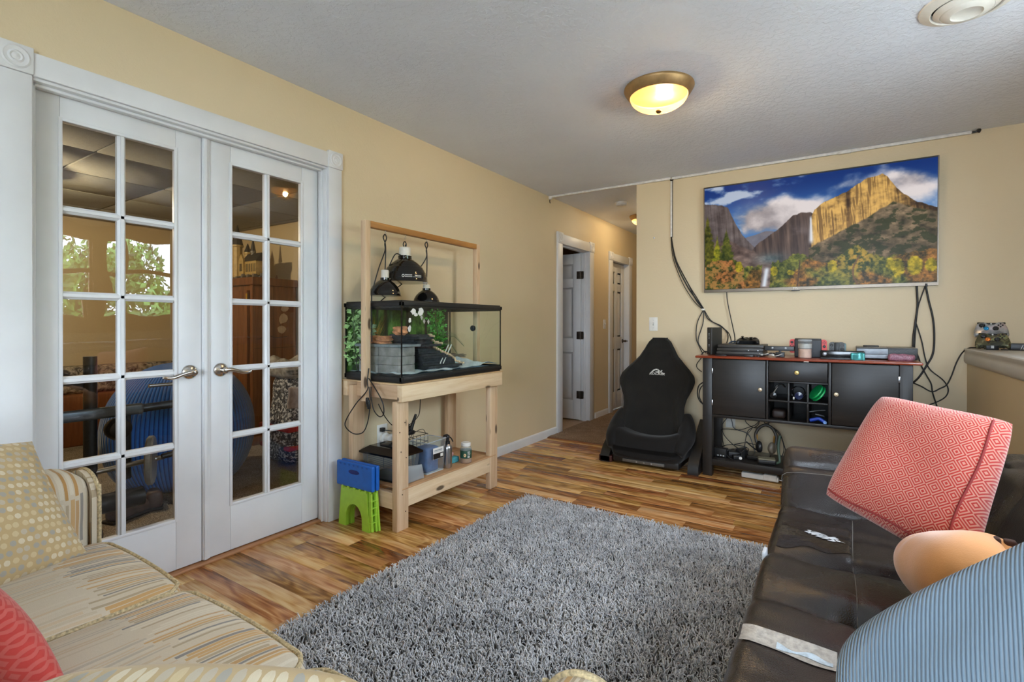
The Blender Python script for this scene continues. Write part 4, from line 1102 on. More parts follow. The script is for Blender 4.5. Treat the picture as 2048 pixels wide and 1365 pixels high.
# plugs and cords gathered at the near arch post
cb = thing('cord_bundle', 'bundle of black lamp cords looping down beside the near stand post', 'cord', (-2.24, 1.96, .75))
def cordp(pts, r=.0032): obj('cord', M().tube(pts, r, 6, 6), CORD, cb, angle=80)
cordp([(-2.245, 1.965, .90), (-2.235, 1.945, .83), (-2.225, 1.935, .78), (-2.31, 1.93, .70), (-2.395, 1.93, .60), (-2.40, 1.93, .555), (-2.33, 1.93, .525), (-2.25, 1.93, .545), (-2.215, 1.935, .62), (-2.205, 1.937, .72), (-2.215, 1.94, .80)])
cordp([(-2.235, 1.955, .845), (-2.19, 1.955, .80), (-2.13, 1.96, .72), (-2.125, 1.965, .655), (-2.16, 1.965, .635), (-2.20, 1.96, .67), (-2.215, 1.955, .74), (-2.21, 1.95, .80)])
cordp([(-2.19, 1.985, .70), (-2.17, 2.02, .62), (-2.16, 2.08, .56), (-2.18, 2.20, .54), (-2.24, 2.36, .57), (-2.28, 2.42, .64), (-2.28, 2.42, .71)], .0026)
cordp([(-2.30, 1.955, .87), (-2.33, 1.955, .895), (-2.34, 1.955, .93), (-2.325, 1.955, .955), (-2.30, 1.955, .945)], .003)
m = M()
for i in range(3): m.bb(-2.228+.006*i, -2.212+.006*i, 1.925, 1.94, .70-.012*i, .74-.012*i, .004)
obj('plug', m, BLACK, cb)

# ================================================================ folding step stool
BLUEP = plain('bright_blue_plastic', (18, 92, 178), .42, var=.04, bump=.1, bscale=300); LIME = plain('lime_green_plastic', (160, 204, 62), .4, var=.03)
ss = thing('folding_step_stool', 'folded step stool with blue top and lime green legs by the stand', 'step stool', (-2.3, 1.94, 0))
A = math.radians(-4)
def sp(p):  # tilt back a little and turn
    return p
def arch(y0_, y1_, xl, xr, zt_, wl_, wr_, zarc):
    """leg panel with arched cut-out, in x-z"""
    P = [(xl, 0), (xl+wl_, 0)]
    xc0, xc1 = xl+wl_, xr-wr_; c = (xc0+xc1)/2; r = (xc1-xc0)/2
    for t in np.linspace(PI, 0, 15): P.append((c+r*math.cos(t)*(1 if 0 < t < PI else 1), .05+(zarc-.05)*math.sin(t)))
    P += [(xr-wr_, 0), (xr, 0), (xr-.022, zt_), (xl+.022, zt_)]
    # split into quads strips to stay convex: build as fan of vertical slabs
    m = M(); n = len(P)
    outer = [(xl+.022, zt_)]+[(xl+.022+(xr-xl-.044)*i/14, zt_) for i in range(1, 14)]+[(xr-.022, zt_)]
    inner = P[2:17]
    vs = []; fs = []
    for yy in (y0_, y1_):
        for (a, b) in inner: vs.append((a, yy, b))
        for (a, b) in outer: vs.append((a, yy, b))
        vs += [(xl, yy, 0), (xl+wl_, yy, 0), (xr-wr_, yy, 0), (xr, yy, 0)]
    k = len(vs)//2
    def both(q): fs.append(tuple(q)); fs.append(tuple(k+a for a in reversed(q)))
    for i in range(14): both((i, i+1, 15+i+1, 15+i))
    both((30, 31, 0, 15)); both((14, 32, 33, 29))
    edge = [30, 31]+list(range(0, 15))+[32, 33]+list(range(29, 14, -1))
    for a, b in zip(edge, edge[1:]+edge[:1]): fs.append((a, b, k+b, k+a))
    return m.add(vs, fs)
for i, yy in enumerate((1.905, 1.919, 1.939, 1.953)):
    d = .008*i
    obj('leg_panel', arch(yy, yy+.011, -2.432+d*.2, -2.172+d, .222, .062, .062, .135), LIME, ss, angle=30)
m = M()
for i, yy in enumerate((1.908, 1.942)):
    m.bb(-2.18, -2.160, yy, yy+.010, .006, .215, .003)
for z in (.05, .09, .13, .17): m.bb(-2.181, -2.158, 1.906, 1.952, z, z+.004, .001)
obj('side_hinge', m, LIME, ss)
def topp(y0_, y1_, lean):
    m = M(); m.rc((-2.292, (y0_+y1_)/2, .298), (.150, (y1_-y0_)/2, .070), .008, 2, (24, 1, 10)); 
    # oval hand hole: dark recess plate
    return m
obj('step_top', topp(1.898, 1.922, 0), BLUEP, ss); obj('step_top', topp(1.930, 1.954, 0), BLUEP, ss)
m = M()
for t0 in (0,):
    P = [(-2.292+.034*math.cos(t)+(.010 if math.cos(t) > 0 else -.010), .318+.012*math.sin(t)) for t in np.linspace(0, 2*PI, 20, endpoint=False)]
    m.prism(P, 1.8970, 1.8985, 'y')
hh = obj('hand_hole', m, plain('dark_blue_recess', (20, 30, 96), .6), ss)
for i in range(5): obj('hinge_lug', M().bb(-2.40+.048*i, -2.384+.048*i, 1.899, 1.921, .214, .236, .003), LIME, ss)
for i in range(7): obj('grip_slot', M().bb(-2.415+.037*i, -2.400+.037*i, 1.8962, 1.8984, .350, .360, .001), plain('deep_blue_plastic', (14, 74, 150), .5), ss)

# ================================================================ things on the stand's lower shelf
Z = SHZ
pc = thing('critter_carrier', 'clear plastic critter carrier with a black lid on the stand shelf', 'carrier', (-2.24, 2.15, Z))
CLEAR = pane_mat('clear_plastic', (228, 236, 240), 1.45, 1.0, .10)
def clearbox(root, xa, xb, ya, yb, za, zc, taper=.012, nm='clear_wall'):
    c = [(xa+taper, ya+taper, za), (xb-taper, ya+taper, za), (xb-taper, yb-taper, za), (xa+taper, yb-taper, za), (xa, ya, zc), (xb, ya, zc), (xb, yb, zc), (xa, yb, zc)]
    for f in ((0, 1, 5, 4), (1, 2, 6, 5), (2, 3, 7, 6), (3, 0, 4, 7)):
        m = M(); m.add([c[i] for i in f], [(0, 1, 2, 3)]); obj(nm, m, CLEAR, root)
clearbox(pc, -2.41, -2.125, 2.060, 2.250, Z+.006, Z+.150)
obj('base_tray', M().bb(-2.402, -2.133, 2.068, 2.242, Z, Z+.014, .005), BLACK, pc)
m = M()
vs = [(-2.425, 2.045, Z+.150), (-2.11, 2.045, Z+.150), (-2.11, 2.265, Z+.150), (-2.425, 2.265, Z+.150)]
vs += [(a, b, c+.010) for a, b, c in vs] + [(-2.375, 2.085, Z+.192), (-2.16, 2.085, Z+.192), (-2.16, 2.225, Z+.192), (-2.375, 2.225, Z+.192)]
fs = [(3, 2, 1, 0), (8, 9, 10, 11)] + [(i, (i+1) % 4, (i+1) % 4+4, i+4) for i in range(4)] + [(i+4, (i+1) % 4+4, (i+1) % 4+8, i+8) for i in range(4)]
m.add(vs, fs); obj('slotted_lid', m, BLACKG, pc, angle=20)
obj('lid_hatch', M().bb(-2.32, -2.22, 2.115, 2.195, Z+.190, Z+.200, .004), BLACK, pc)
WIRE = plain('grey_wire', (122, 124, 124), .4, .8)
cg = thing('wire_rack', 'grey wire rack standing behind the critter carrier', 'rack', (-2.418, 2.2, Z)); m = M()
for i in range(11): m.tube([(-2.412, 2.10, Z+.012+.013*i), (-2.412, 2.36, Z+.012+.013*i)], .0014, 5, 1)
for y_ in (2.10, 2.23, 2.36): m.tube([(-2.4115, y_, Z), (-2.4115, y_, Z+.155)], .002, 5, 1)
obj('wire_grid', m, WIRE, cg)
zb_ = thing('treat_bag', 'clear zip bag of brown pieces against the critter carrier', 'bag', (-2.098, 2.17, Z))
m = M(); m.cushion((-2.092, 2.09, Z+.105), (-2.092, 2.235, Z+.085), (-2.082, 2.245, Z+.002), (-2.082, 2.095, Z+.002), .016, 12, 12, .02); obj('bag_film', m, pane_mat('bag_film_plastic', (232, 228, 220), 1.4, 1.2, .35), zb_, doweld=True, angle=80)
q = random.Random(2); BR = plain('brown_chunk', (92, 74, 60), .9, var=.3)
for i in range(7): 
    m = M(); s = q.uniform(.010, .016); m.rc((-2.088+q.uniform(-.004, .004), 2.115+.018*i, Z+.02+q.uniform(0, .045)), (.006, s, s), .005, 2); obj('chunk', m, BR, zb_)
bn = thing('clear_bin', 'clear plastic bin with blue contents and a label on the stand shelf', 'bin', (-2.16, 2.36, Z))
clearbox(bn, -2.24, -2.095, 2.285, 2.458, Z+.002, Z+.195)
obj('bin_base', M().bb(-2.228, -2.107, 2.297, 2.446, Z, Z+.004, .002), WHITEP, bn)
m = M(); m.tube([(-2.240, 2.285, Z+.195), (-2.095, 2.285, Z+.195), (-2.095, 2.458, Z+.20), (-2.240, 2.458, Z+.20)], .003, 6, 1, closed=True); obj('bin_lip', m, pane_mat('lip_plastic', (220, 228, 232), 1.4, 1.0, .4), bn)
m = M(); m.rc((-2.168, 2.362, Z+.082), (.052, .060, .076), .018, 2, 3, fn=lambda p: (p.x+.004*math.sin(50*p.z), p.y+.004*math.sin(40*p.z), p.z)); obj('blue_contents', m, plain('slate_blue_bag', (72, 104, 150), .6, var=.1, scale=20, bump=.3, bscale=30), bn, angle=60)
def frontlabel(root, x, y0_, y1_, z0_, z1_, lines, cols):
    obj('label_sheet', M().box(x-.0006, x, y0_, y1_, z0_, z1_), cols[0], root)
    zm = (z0_+z1_)/2
    obj('label_band', M().box(x, x+.0004, y0_+.001, y1_-.001, z0_+.001, zm), cols[1], root)
    m = M()
    for zz, n_, h_ in lines:
        for i in range(n_): a = y0_+.012+(y1_-y0_-.024)*i/n_; m.box(x+.0004, x+.0008, a, a+(y1_-y0_-.024)/n_*.7, zz-h_, zz+h_)
    obj('lettering', m, cols[2], root)
frontlabel(bn, -2.093, 2.335, 2.432, Z+.085, Z+.155, [(Z+.139, 11, .003), (Z+.131, 14, .0012)], [WHITEP, BLACK, plain('grey_print', (120, 126, 132), .6)])
obj('barcode', M().bb(-2.0925, -2.0920, 2.402, 2.426, Z+.094, Z+.114, .0002), WHITEP, bn)
# black wire basket and forked stand lying on the bin and carrier
wbk = thing('wire_feeder', 'black forked stand lying on a wire basket behind the carrier', 'stand', (-2.31, 2.36, Z)); m = M()
for zz in (Z+.16, Z+.21):
    m.tube([(-2.38, 2.285, zz), (-2.25, 2.285, zz), (-2.25, 2.46, zz), (-2.38, 2.46, zz)], .002, 5, 1, closed=True)
for a in np.linspace(0, 1, 6):
    m.tube([(-2.25, 2.285+.175*a, Z+.21), (-2.25, 2.285+.175*a, Z), (-2.38, 2.285+.175*a, Z), (-2.38, 2.285+.175*a, Z+.21)], .0017, 5, 1)
m.tube([(-2.25, 2.30, Z+.21), (-2.25, 2.33, Z+.235), (-2.25, 2.41, Z+.245), (-2.25, 2.44, Z+.21)], .002, 5, 4)
obj('wire_basket', m, BLACK, wbk)
m = M(); m.tube([(-2.22, 2.10, Z+.205), (-2.27, 2.24, Z+.228), (-2.31, 2.36, Z+.262)], .009, 8, 4); obj('arm_tube', m, BLACK, wbk)
m = M(); m.bb(-2.325, -2.295, 2.33, 2.39, Z+.212, Z+.238, .006)
m.cyl((-2.31, 2.365, Z+.22), (-2.31, 2.315, Z+.325), .012, .008, 10).cyl((-2.31, 2.355, Z+.22), (-2.31, 2.412, Z+.335), .014, .008, 10); obj('fork_head', m, BLACK, wbk)
bt = thing('steel_bottle', 'brushed steel spray bottle with a black pump on the stand shelf', 'bottle', (-2.115, 2.497, Z))
obj('body', M().lathe((-2.115, 2.497, Z), [(.027, 0), (.029, .004), (.029, .125), (.026, .138), (.016, .150), (.012, .155), (0, .155)], 28), STEEL, bt)
m = M(); m.lathe((-2.115, 2.497, Z+.150), [(.016, 0), (.016, .018), (.011, .022), (.011, .040), (.014, .044), (.012, .056), (0, .058)], 18)
m.tube([(-2.115, 2.505, Z+.203), (-2.112, 2.480, Z+.212), (-2.110, 2.455, Z+.208)], .006, 8).tube([(-2.115, 2.50, Z+.20), (-2.108, 2.522, Z+.185), (-2.104, 2.536, Z+.160)], .004, 8); obj('pump_head', m, BLACK, bt)
jr = thing('glass_jar', 'glass jar with white lid and green label on the stand shelf', 'jar', (-2.090, 2.655, Z))
obj('jar_glass', M().lathe((-2.090, 2.655, Z+.001), [(.034, 0), (.038, .006), (.038, .090), (.034, .104), (.028, .112), (.028, .118)], 28), pane_mat('jar_glass', (236, 236, 226), 1.45, 1.0, .22), jr, angle=60)
obj('jar_contents', M().lathe((-2.090, 2.655, Z+.003), [(.033, 0), (.0355, .005), (.0355, .034), (0, .036)], 24), plain('amber_contents', (184, 128, 44), .4), jr)
obj('lid', M().lathe((-2.090, 2.655, Z+.112), [(.031, 0), (.032, .003), (.032, .019), (.029, .022), (0, .022)], 28), WHITEP, jr)
obj('label_band', M().lathe((-2.090, 2.655, Z+.034), [(.0386, 0), (.0388, .001), (.0388, .050), (.0386, .051)], 28), plain('dark_green_label', (34, 74, 56), .5), jr, angle=20)
m = M()
for zz, n_, h_ in ((.076, 6, .004), (.066, 7, .0022), (.058, 6, .0022), (.044, 5, .006)):
    for i in range(n_):
        a = -.62+.085*i; m.add([(-2.090+.0392*math.cos(t), 2.655+.0392*math.sin(t), Z+z_) for t, z_ in ((a, zz-h_), (a+.055, zz-h_), (a+.055, zz+h_), (a, zz+h_))], [(0, 1, 2, 3)])
obj('lettering', m, WHITEP, jr)
m = M(); m.lathe((-2.090, 2.655, Z+.05), [(0.0395, 0)], 3)
m = M(); vs = [(-2.090+.0393*math.cos(a)*1, 2.655+.0393*math.sin(a), 0) for a in (-1.25, -.95)]
P = [( -1.08+.22*math.cos(t), Z+.055+.011*math.sin(t)) for t in np.linspace(0, 2*PI, 16, endpoint=False)]
m.add([(-2.090+.0393*math.cos(a), 2.655+.0393*math.sin(a), z) for a, z in P], [tuple(range(16))]); obj('label_fruit', m, plain('peach_print', (226, 190, 142), .5), jr)
t = thing('scrub_sponge', 'teal scrub sponge with a pink top behind the jar', 'sponge', (-2.16, 2.60, Z))
m = M(); m.rc((-2.165, 2.60, Z+.020), (.03, .045, .019), .010, 2, 3); obj('sponge_body', m, plain('teal_foam', (72, 152, 164), .9, var=.1, bump=.5, bscale=300), t)
m = M(); m.rc((-2.175, 2.585, Z+.055), (.02, .026, .016), .010, 2, 3); obj('sponge_top', m, plain('pink_foam', (206, 150, 150), .9, var=.1, bump=.4, bscale=300), t)
# ---- wall outlet with plug and night light behind the stand
def plate(nm, label, c, axis, w=.072, h=.116, kind='switch', cat='switch'):
    """cover plate centred at c on the wall facing +x ('x') or -y ('y')"""
    t = thing(nm, label, cat, c)
    def tr(u, d, z): return (c[0]+d, c[1]+u, c[2]+z) if axis == 'x' else (c[0]+u, c[1]-d, c[2]+z)
    def part(name, u0, u1, d0, d1, z0, z1, mat, r=.002):
        a = tr(u0, d0, z0); b = tr(u1, d1, z1); obj(name, M().bb(min(a[0], b[0]), max(a[0], b[0]), min(a[1], b[1]), max(a[1], b[1]), a[2], b[2], r), mat, t)
    part('cover_plate', -w/2, w/2, 0, .006, -h/2, h/2, WHITEP, .003)
    if kind == 'switch':
        part('toggle_slot', -.006, .006, .006, .0068, -.013, .013, plain('switch_slot_grey', (170, 168, 160), .5), .0003); part('toggle', -.004, .004, .006, .020, -.002, .009, WHITEP)
        for z in (-.035, .035): part('screw', -.003, .003, .006, .007, z-.003, z+.003, STEEL, .0005)
    else:
        for z in (-.026, .026): part('socket_face', -.017, .017, .006, .0075, z-.014, z+.014, WHITEP, .004)
    return t
ol = plate('wall_outlet', 'white wall outlet behind the near legs of the stand', (XL, 2.30, .435), 'x', .086, .13, 'outlet', 'outlet')
nl = thing('night_light', 'round white plug adapter in the outlet behind the stand', 'plug', (XL+.01, 2.31, .41))
obj('body', M().lathe((XL+.0075, 2.305, .412), [(.034, 0), (.036, .006), (.036, .022), (.026, .026), (.022, .026), (.022, .060), (.016, .064), (0, .064)], 26, 'x'), WHITEP, nl)
obj('side_pod', M().bb(XL+.03, XL+.075, 2.325, 2.375, .395, .435, .008, 2), WHITEP, nl)
pg = thing('power_plug', 'black plug and cord in the upper socket behind the stand', 'plug', (XL+.01, 2.29, .47))
obj('plug_body', M().bb(XL+.0075, XL+.035, 2.272, 2.300, .456, .482, .005), BLACK, pg)
obj('cord', M().tube([(XL+.033, 2.286, .468), (XL+.05, 2.31, .462), (XL+.06, 2.36, .452), (XL+.05, 2.42, .46), (XL+.04, 2.44, .60), (XL+.04, 2.44, .70)], .0028, 6), CORD, pg)
# ================================================================ television
def vnoise(x, y, seed):
    q = np.random.default_rng(seed); G = q.random((64, 64))
    xi = np.floor(x).astype(int); yi = np.floor(y).astype(int); fx = x-xi; fy = y-yi
    fx = fx*fx*(3-2*fx); fy = fy*fy*(3-2*fy)
    a = G[yi % 64, xi % 64]; b = G[yi % 64, (xi+1) % 64]; c = G[(yi+1) % 64, xi % 64]; d = G[(yi+1) % 64, (xi+1) % 64]
    return (a*(1-fx)+b*fx)*(1-fy)+(c*(1-fx)+d*fx)*fy
def fbm(x, y, seed, o=5, g=.55):
    s = 0; a = 1; n = 0
    for i in range(o): s = s+a*vnoise(x*2**i+13*i, y*2**i+7*i, seed+i); n += a; a *= g
    return s/n
def sm(a, b, x): t = np.clip((x-a)/(b-a), 0, 1); return t*t*(3-2*t)
def landscape(nu, nv):
    """valley scene: blue sky, cloud, granite dome, waterfall, autumn trees; u right, v up"""
    X, Y = np.meshgrid((np.arange(nu)+.5)/nu, (np.arange(nv)+.5)/nv)
    A = X*1.78; C = np.zeros((nv, nu, 3))
    def put(mask, col):
        nonlocal C
        C = C*(1-mask[..., None])+np.broadcast_to(np.array(col)/255. if not isinstance(col, np.ndarray) else col, C.shape)*mask[..., None]
    def shade(c0, c1, t): return (np.array(c0)/255.)[None, None]*(1-t[..., None])+(np.array(c1)/255.)[None, None]*t[..., None]
    C = shade((70, 128, 196), (14, 50, 120), sm(.55, 1.0, Y))
    n = fbm(A*4+Y*2, Y*7-X*2, 10, 6)
    put(sm(.50, .70, n+.26*np.exp(-((Y-.87-.35*(X-.15))/.045)**2)*sm(.42, .30, X)-.06)*sm(.50, .36, X)*.8, (222, 228, 236))
    cl = fbm(A*4.2, Y*5.5, 20, 6, .5)
    bank = np.exp(-((X-.30)/.17)**2-((Y-.66)/.16)**2)*1.1+np.exp(-((X-.46)/.10)**2-((Y-.66)/.10)**2)*.8+np.exp(-((X-.90)/.12)**2-((Y-.84)/.12)**2)*.95+np.exp(-((X-.66)/.14)**2-((Y-.88+.0*X)/.07)**2)*.5
    f = sm(.42, .72, cl*.75+bank*.42)
    put(f, shade((150, 142, 146), (236, 226, 224), sm(.35, .75, cl+.25*(Y-.6)*2)))
    rk = fbm(A*26, Y*9, 30, 4, .6); rk2 = fbm(A*16, Y*26, 34, 5, .6); st = fbm(A*46+Y*3, Y*3.5, 38, 3, .6)
    # far ridge in mist
    rid = .50+.05*fbm(A*5, Y*0, 41, 3)-.30*np.abs(X-.30); put(sm(0, .012, rid-Y)*.8, shade((112, 96, 94), (150, 134, 130), rk2)); put(sm(.45, .7, cl)*np.exp(-((X-.30)/.10)**2-((Y-.50)/.09)**2)*.9, (196, 184, 182))
    # left cliff
    lc = np.interp(X, [0, .09, .12, .14, .16, .19, .24, .30], [.84, .83, .79, .71, .63, .53, .42, .30])+.03*(fbm(A*14, Y*0+2, 44, 4)-.5); mk = sm(0, .01, lc-Y)
    put(mk, shade((52, 42, 42), (150, 138, 136), np.clip(st*.65+rk2*.55-.12, 0, 1)))
    # middle wall under the fall
    mw = np.interp(X, [.22, .27, .33, .39, .43, .47, .51, .56, .62], [.32, .42, .50, .58, .655, .68, .665, .60, .40])+.03*(fbm(A*20, Y*0, 46, 4)-.5); mk = sm(0, .01, mw-Y)
    put(mk, shade((40, 32, 34), (142, 118, 104), np.clip(st*.8+rk*.3-.08, 0, 1)))
    put(mk*sm(.5, .72, cl)*np.exp(-((X-.40)/.08)**2-((Y-.50)/.06)**2)*.8, (176, 164, 166))
    # golden dome
    dx = X-.79
    dome = np.interp(X, [.505, .525, .56, .60, .645, .685, .71, .735, .765, .80, .82, .85, .89, .93, 1.0], [.60, .68, .735, .77, .80, .845, .875, .905, .915, .925, .89, .80, .72, .66, .60])+.022*(fbm(A*22, Y*0+5, 48, 4)-.5); mk = sm(0, .008, dome-Y)*(X > .512)
    t = np.clip(st*.55+rk2*.5+.22-3.2*np.clip(dx-.03, 0, 1)-.05-.35*np.exp(-((X-.665)/.010)**2)*(Y > .55), 0, 1)
    put(mk, shade((58, 40, 24), (240, 190, 104), sm(.22, .82, t)))
    put(mk*sm(.56, .68, st)*.55, (64, 42, 26))
    # right scree slope with scrub
    sl = np.interp(X, [.51, .55, .60, .66, .72, .78, .84, .90, 1.0], [.36, .40, .45, .50, .56, .63, .68, .64, .58])+.03*(fbm(A*12, Y*0+3, 51, 4)-.5); mk = sm(0, .02, sl-Y)*(X > .5)
    put(mk, shade((46, 42, 26), (176, 148, 116), np.clip(rk2*1.3-.22+.22*(rk-.5), 0, 1)))
    put(mk*sm(.50, .58, fbm(A*20, Y*30, 53, 4))*.8, (50, 56, 28))
    # left apron
    ap = .46-.95*np.clip(X-.13, 0, .25)+.02*fbm(A*25, Y*0, 55, 3); put(sm(0, .02, ap-Y)*(X < .34), shade((60, 46, 44), (160, 136, 124), np.clip(rk2*1.2-.1, 0, 1)))
    # waterfall and stream
    put(np.exp(-((X-.508-.01*(.7-Y))/(.0045+.030*np.clip(.58-Y, 0, 1)))**2)*sm(.36, .42, Y)*sm(.64, .60, Y), (238, 240, 246))
    put(np.exp(-((X-.30-.08*(Y-.05))/.012)**2)*sm(.0, .02, Y)*sm(.21, .16, Y), (226, 234, 244))
    put(np.exp(-((X-.33)/.07)**2-((Y-.27)/.05)**2)*.75, shade((40, 66, 72), (150, 170, 178), rk2))
    # conifers
    tn = fbm(A*34, Y*34, 60, 4, .65)
    def con(cx, base, top, w, c0, c1):
        k = np.clip((top-Y)/(top-base), 0, 1); mk = sm(0, .01, k*w*(.75+.5*vnoise(Y*60, Y*0+cx*50, 61))-np.abs(X-cx))*(Y < top)*(Y > base)
        put(mk, shade(c0, c1, np.clip(tn*1.5-.30, 0, 1)))
    con(.015, .12, .76, .075, (34, 40, 16), (128, 122, 36)); con(.065, .14, .56, .045, (70, 84, 20), (196, 180, 44)); con(.112, .12, .60, .075, (36, 48, 18), (120, 120, 40))
    # autumn trees along the bottom
    lo = .17+.16*fbm(A*5, Y*0, 63, 4)+.11*np.exp(-((X-.70)/.06)**2)+.09*np.exp(-((X-.46)/.05)**2); mk = sm(0, .015, lo+.05*(tn-.5)-Y)*(np.abs(X-.30-.05*(Y)) > .022)
    hue = fbm(A*4.5, Y*5, 66, 3)
    a = shade((44, 40, 18), (196, 132, 60), np.clip(tn*1.8-.42, 0, 1)); b = shade((38, 52, 22), (150, 150, 60), np.clip(tn*1.8-.42, 0, 1))
    g = sm(.42, .58, hue)[..., None]; put(mk, a*(1-g)+b*g)
    put(mk*np.exp(-((X-.70)/.08)**2-((Y-.22)/.14)**2)*.7*sm(.4, .6, tn), (224, 164, 62)); put(mk*(X < .2)*sm(.35, .6, tn)*.6, (196, 124, 76))
    def bush(cx, cy, rx, ry): put(sm(.05, .5, 1-((X-cx)/rx)**2-((Y-cy)/ry)**2+.7*(tn-.5))*.9, shade((92, 92, 14), (232, 204, 40), np.clip(tn*1.6-.3, 0, 1)))
    bush(.175, .21, .022, .06); bush(.345, .15, .022, .05); bush(.86, .13, .03, .09); bush(.92, .14, .035, .09); bush(.83, .16, .02, .06); bush(.98, .14, .025, .06); bush(.60, .17, .025, .06); bush(.42, .13, .02, .03)
    put((np.abs(X-.705+.02*np.sin(Y*14)) < .004)*(Y < .25)*.8, (120, 84, 56)); put((np.abs(X-.455-.05*(Y-.1)) < .003)*(Y < .24)*.7, (70, 50, 40))
    return np.clip(C, 0, 1)
tv = thing('television', 'large flat wall television showing a mountain valley and waterfall', 'television', (-.21, 4.54, 1.42))
TLx, TRx, zt_, zb_tv, yt_, yb_ = -.983, .562, 2.312, 1.424, 4.505, 4.532
def tvp(u, v, d=0.0):   # d toward the viewer
    n = Vector((0, -(zt_-zb_tv), -(yb_-yt_)*-1)).normalized()
    return Vector((TLx+(TRx-TLx)*u, yb_+(yt_-yb_)*v-d, zb_tv+(zt_-zb_tv)*v))
m = M()
c8 = [tvp(0, 0, -.024), tvp(1, 0, -.024), tvp(1, 1, -.03), tvp(0, 1, -.03), tvp(0, 0, .004), tvp(1, 0, .004), tvp(1, 1, .004), tvp(0, 1, .004)]
m.add(c8, [(0, 1, 2, 3), (7, 6, 5, 4), (0, 4, 5, 1), (1, 5, 6, 2), (2, 6, 7, 3), (3, 7, 4, 0)]); obj('case', m, plain('tv_back_plastic', (34, 33, 32), .4), tv)
TVF = plain('brushed_grey_bezel', (116, 106, 94), .35, .7, var=.04)
def bar4(u0, u1, v0, v1):
    q_ = [tvp(u0, v0, .003), tvp(u1, v0, .003), tvp(u1, v1, .003), tvp(u0, v1, .003)]; r_ = [p-Vector((0, .006, 0)) for p in q_]
    return M().add(q_+r_, [(4, 5, 6, 7)]+[(i, (i+1) % 4, (i+1) % 4+4, i+4) for i in range(4)])
for nm, b in (('bezel_bar', (0, 1, 0, .024)), ('bezel_side', (0, .0045, .024, 1)), ('bezel_side', (.9955, 1, .024, 1)), ('bezel_top', (.0045, .9955, .991, 1))): obj(nm, bar4(*b), TVF if nm != 'bezel_top' else BLACK, tv)
NU, NV = 416, 236
img = landscape(NU, NV)
g = M(); g.grid(lambda u, v: tvp(.0055+.989*u, .027+.962*v, .0055), NU, NV)
def m_screen():
    k = N('screen_picture'); at = k.n('ShaderNodeAttribute', attribute_name='Col')
    k.col((6, 6, 7)).p(.3, spec=.12); k.l(at.outputs['Color'], k.b.inputs['Emission Color']); k.b.inputs['Emission Strength'].default_value = .31
    return k.m
sc_ = obj('screen', g, m_screen(), tv)
ca = sc_.data.color_attributes.new('Col', 'FLOAT_COLOR', 'CORNER')
lc = np.zeros((NU*NV*4, 4), np.float32); L = np.where(img <= .04045, img/12.92, ((img+.055)/1.055)**2.4)
cell = np.transpose(L, (1, 0, 2)).reshape(-1, 3)       # faces run u-major, v-minor
lc[:, :3] = np.repeat(cell, 4, 0); lc[:, 3] = 1; ca.data.foreach_set('color', lc.ravel())
m = M(); put_text(m, 'TCL', .020, frame(tuple(tvp(.443, .011, .0095)), (1, 0, 0), (0, 0, 1)), extrude=.0003); obj('maker_lettering', m, plain('silver_print', (206, 202, 194), .4), tv)
obj('sensor_lip', bar4(.425, .462, -.010, -.001), BLACK, tv)

# ================================================================ console table
ESP = wood('espresso_stain', [(20, 18, 17), (30, 27, 25), (40, 36, 33)], 0, 1.0, .42, stretch=20); ESPZ = wood('espresso_stain_upright', [(20, 18, 17), (30, 27, 25), (40, 36, 33)], 2, 1.0, .42, stretch=20)
CHERRY = wood('cherry_top', [(104, 38, 20), (140, 58, 30), (168, 82, 46)], 0, 1.0, .28, coat=.3, stretch=18)
ct = thing('console_table', 'black wooden console table with a cherry top under the television', 'console', (-.25, 4.28, 0))
def cp(nm, *b, mat=ESP, r=.003): return obj(nm, M().bb(*b, r), mat, ct)
cp('tabletop', -.940, .430, 4.020, 4.500, .895, .914, mat=CHERRY, r=.009)
for xa in (-.888, .313):
    for ya in (4.048, 4.415): cp('leg', xa, xa+.069, ya, ya+.06, 0, .895, mat=ESPZ)
    cp('leg_joint_line', xa-.0008, xa+.0698, 4.0472, 4.11, .4545, .4565, mat=plain('dark_joint', (10, 9, 9), .6), r=.0003)
cp('side_panel', -.884, -.870, 4.10, 4.42, .47, .89); cp('side_panel', .366, .380, 4.10, 4.42, .47, .89)
cp('back_panel', -.82, .313, 4.455, 4.465, .46, .89); cp('bottom_panel', -.82, .313, 4.06, 4.46, .452, .466)
cp('bottom_rail', -.819, .313, 4.050, 4.075, .448, .470)
for a, b in ((-.452, -.438), (-.072, -.054)): cp('divider', a, b, 4.052, 4.45, .466, .894, mat=ESPZ)
def cab_door(xa, xb, kx, hx):
    d = cp('door', xa, xb, 4.046, 4.064, .474, .890)
    m = M(); m.lathe((kx, 4.046, .682), [(.006, 0), (.006, -.012), (.013, -.016), (.015, -.022), (.012, -.028), (0, -.030)], 18, 'y'); obj('knob', m, plain('pewter_knob', (196, 178, 150), .35, .6), d)
    for z in (.56, .80): obj('hinge', M().bb(hx-.005, hx+.005, 4.042, 4.047, z-.02, z+.02, .001), STEEL, d)
    return d
cab_door(-.816, -.455, -.487, -.818); cab_door(-.051, .311, -.026, .312)
dr = cp('drawer', -.434, -.076, 4.046, 4.064, .752, .888)
m = M(); m.lathe((-.257, 4.046, .816), [(.006, 0), (.006, -.012), (.013, -.016), (.016, -.022), (.013, -.028), (0, -.030)], 18, 'y'); obj('knob', m, plain('brass_knob', (196, 170, 106), .35, .7), dr)
cp('cubby_shelf', -.437, -.073, 4.056, 4.45, .600, .612); cp('cubby_shelf', -.437, -.073, 4.056, 4.45, .738, .750)
for xa in (-.316, -.198): cp('cubby_divider', xa, xa+.012, 4.056, 4.45, .466, .738, mat=ESPZ)
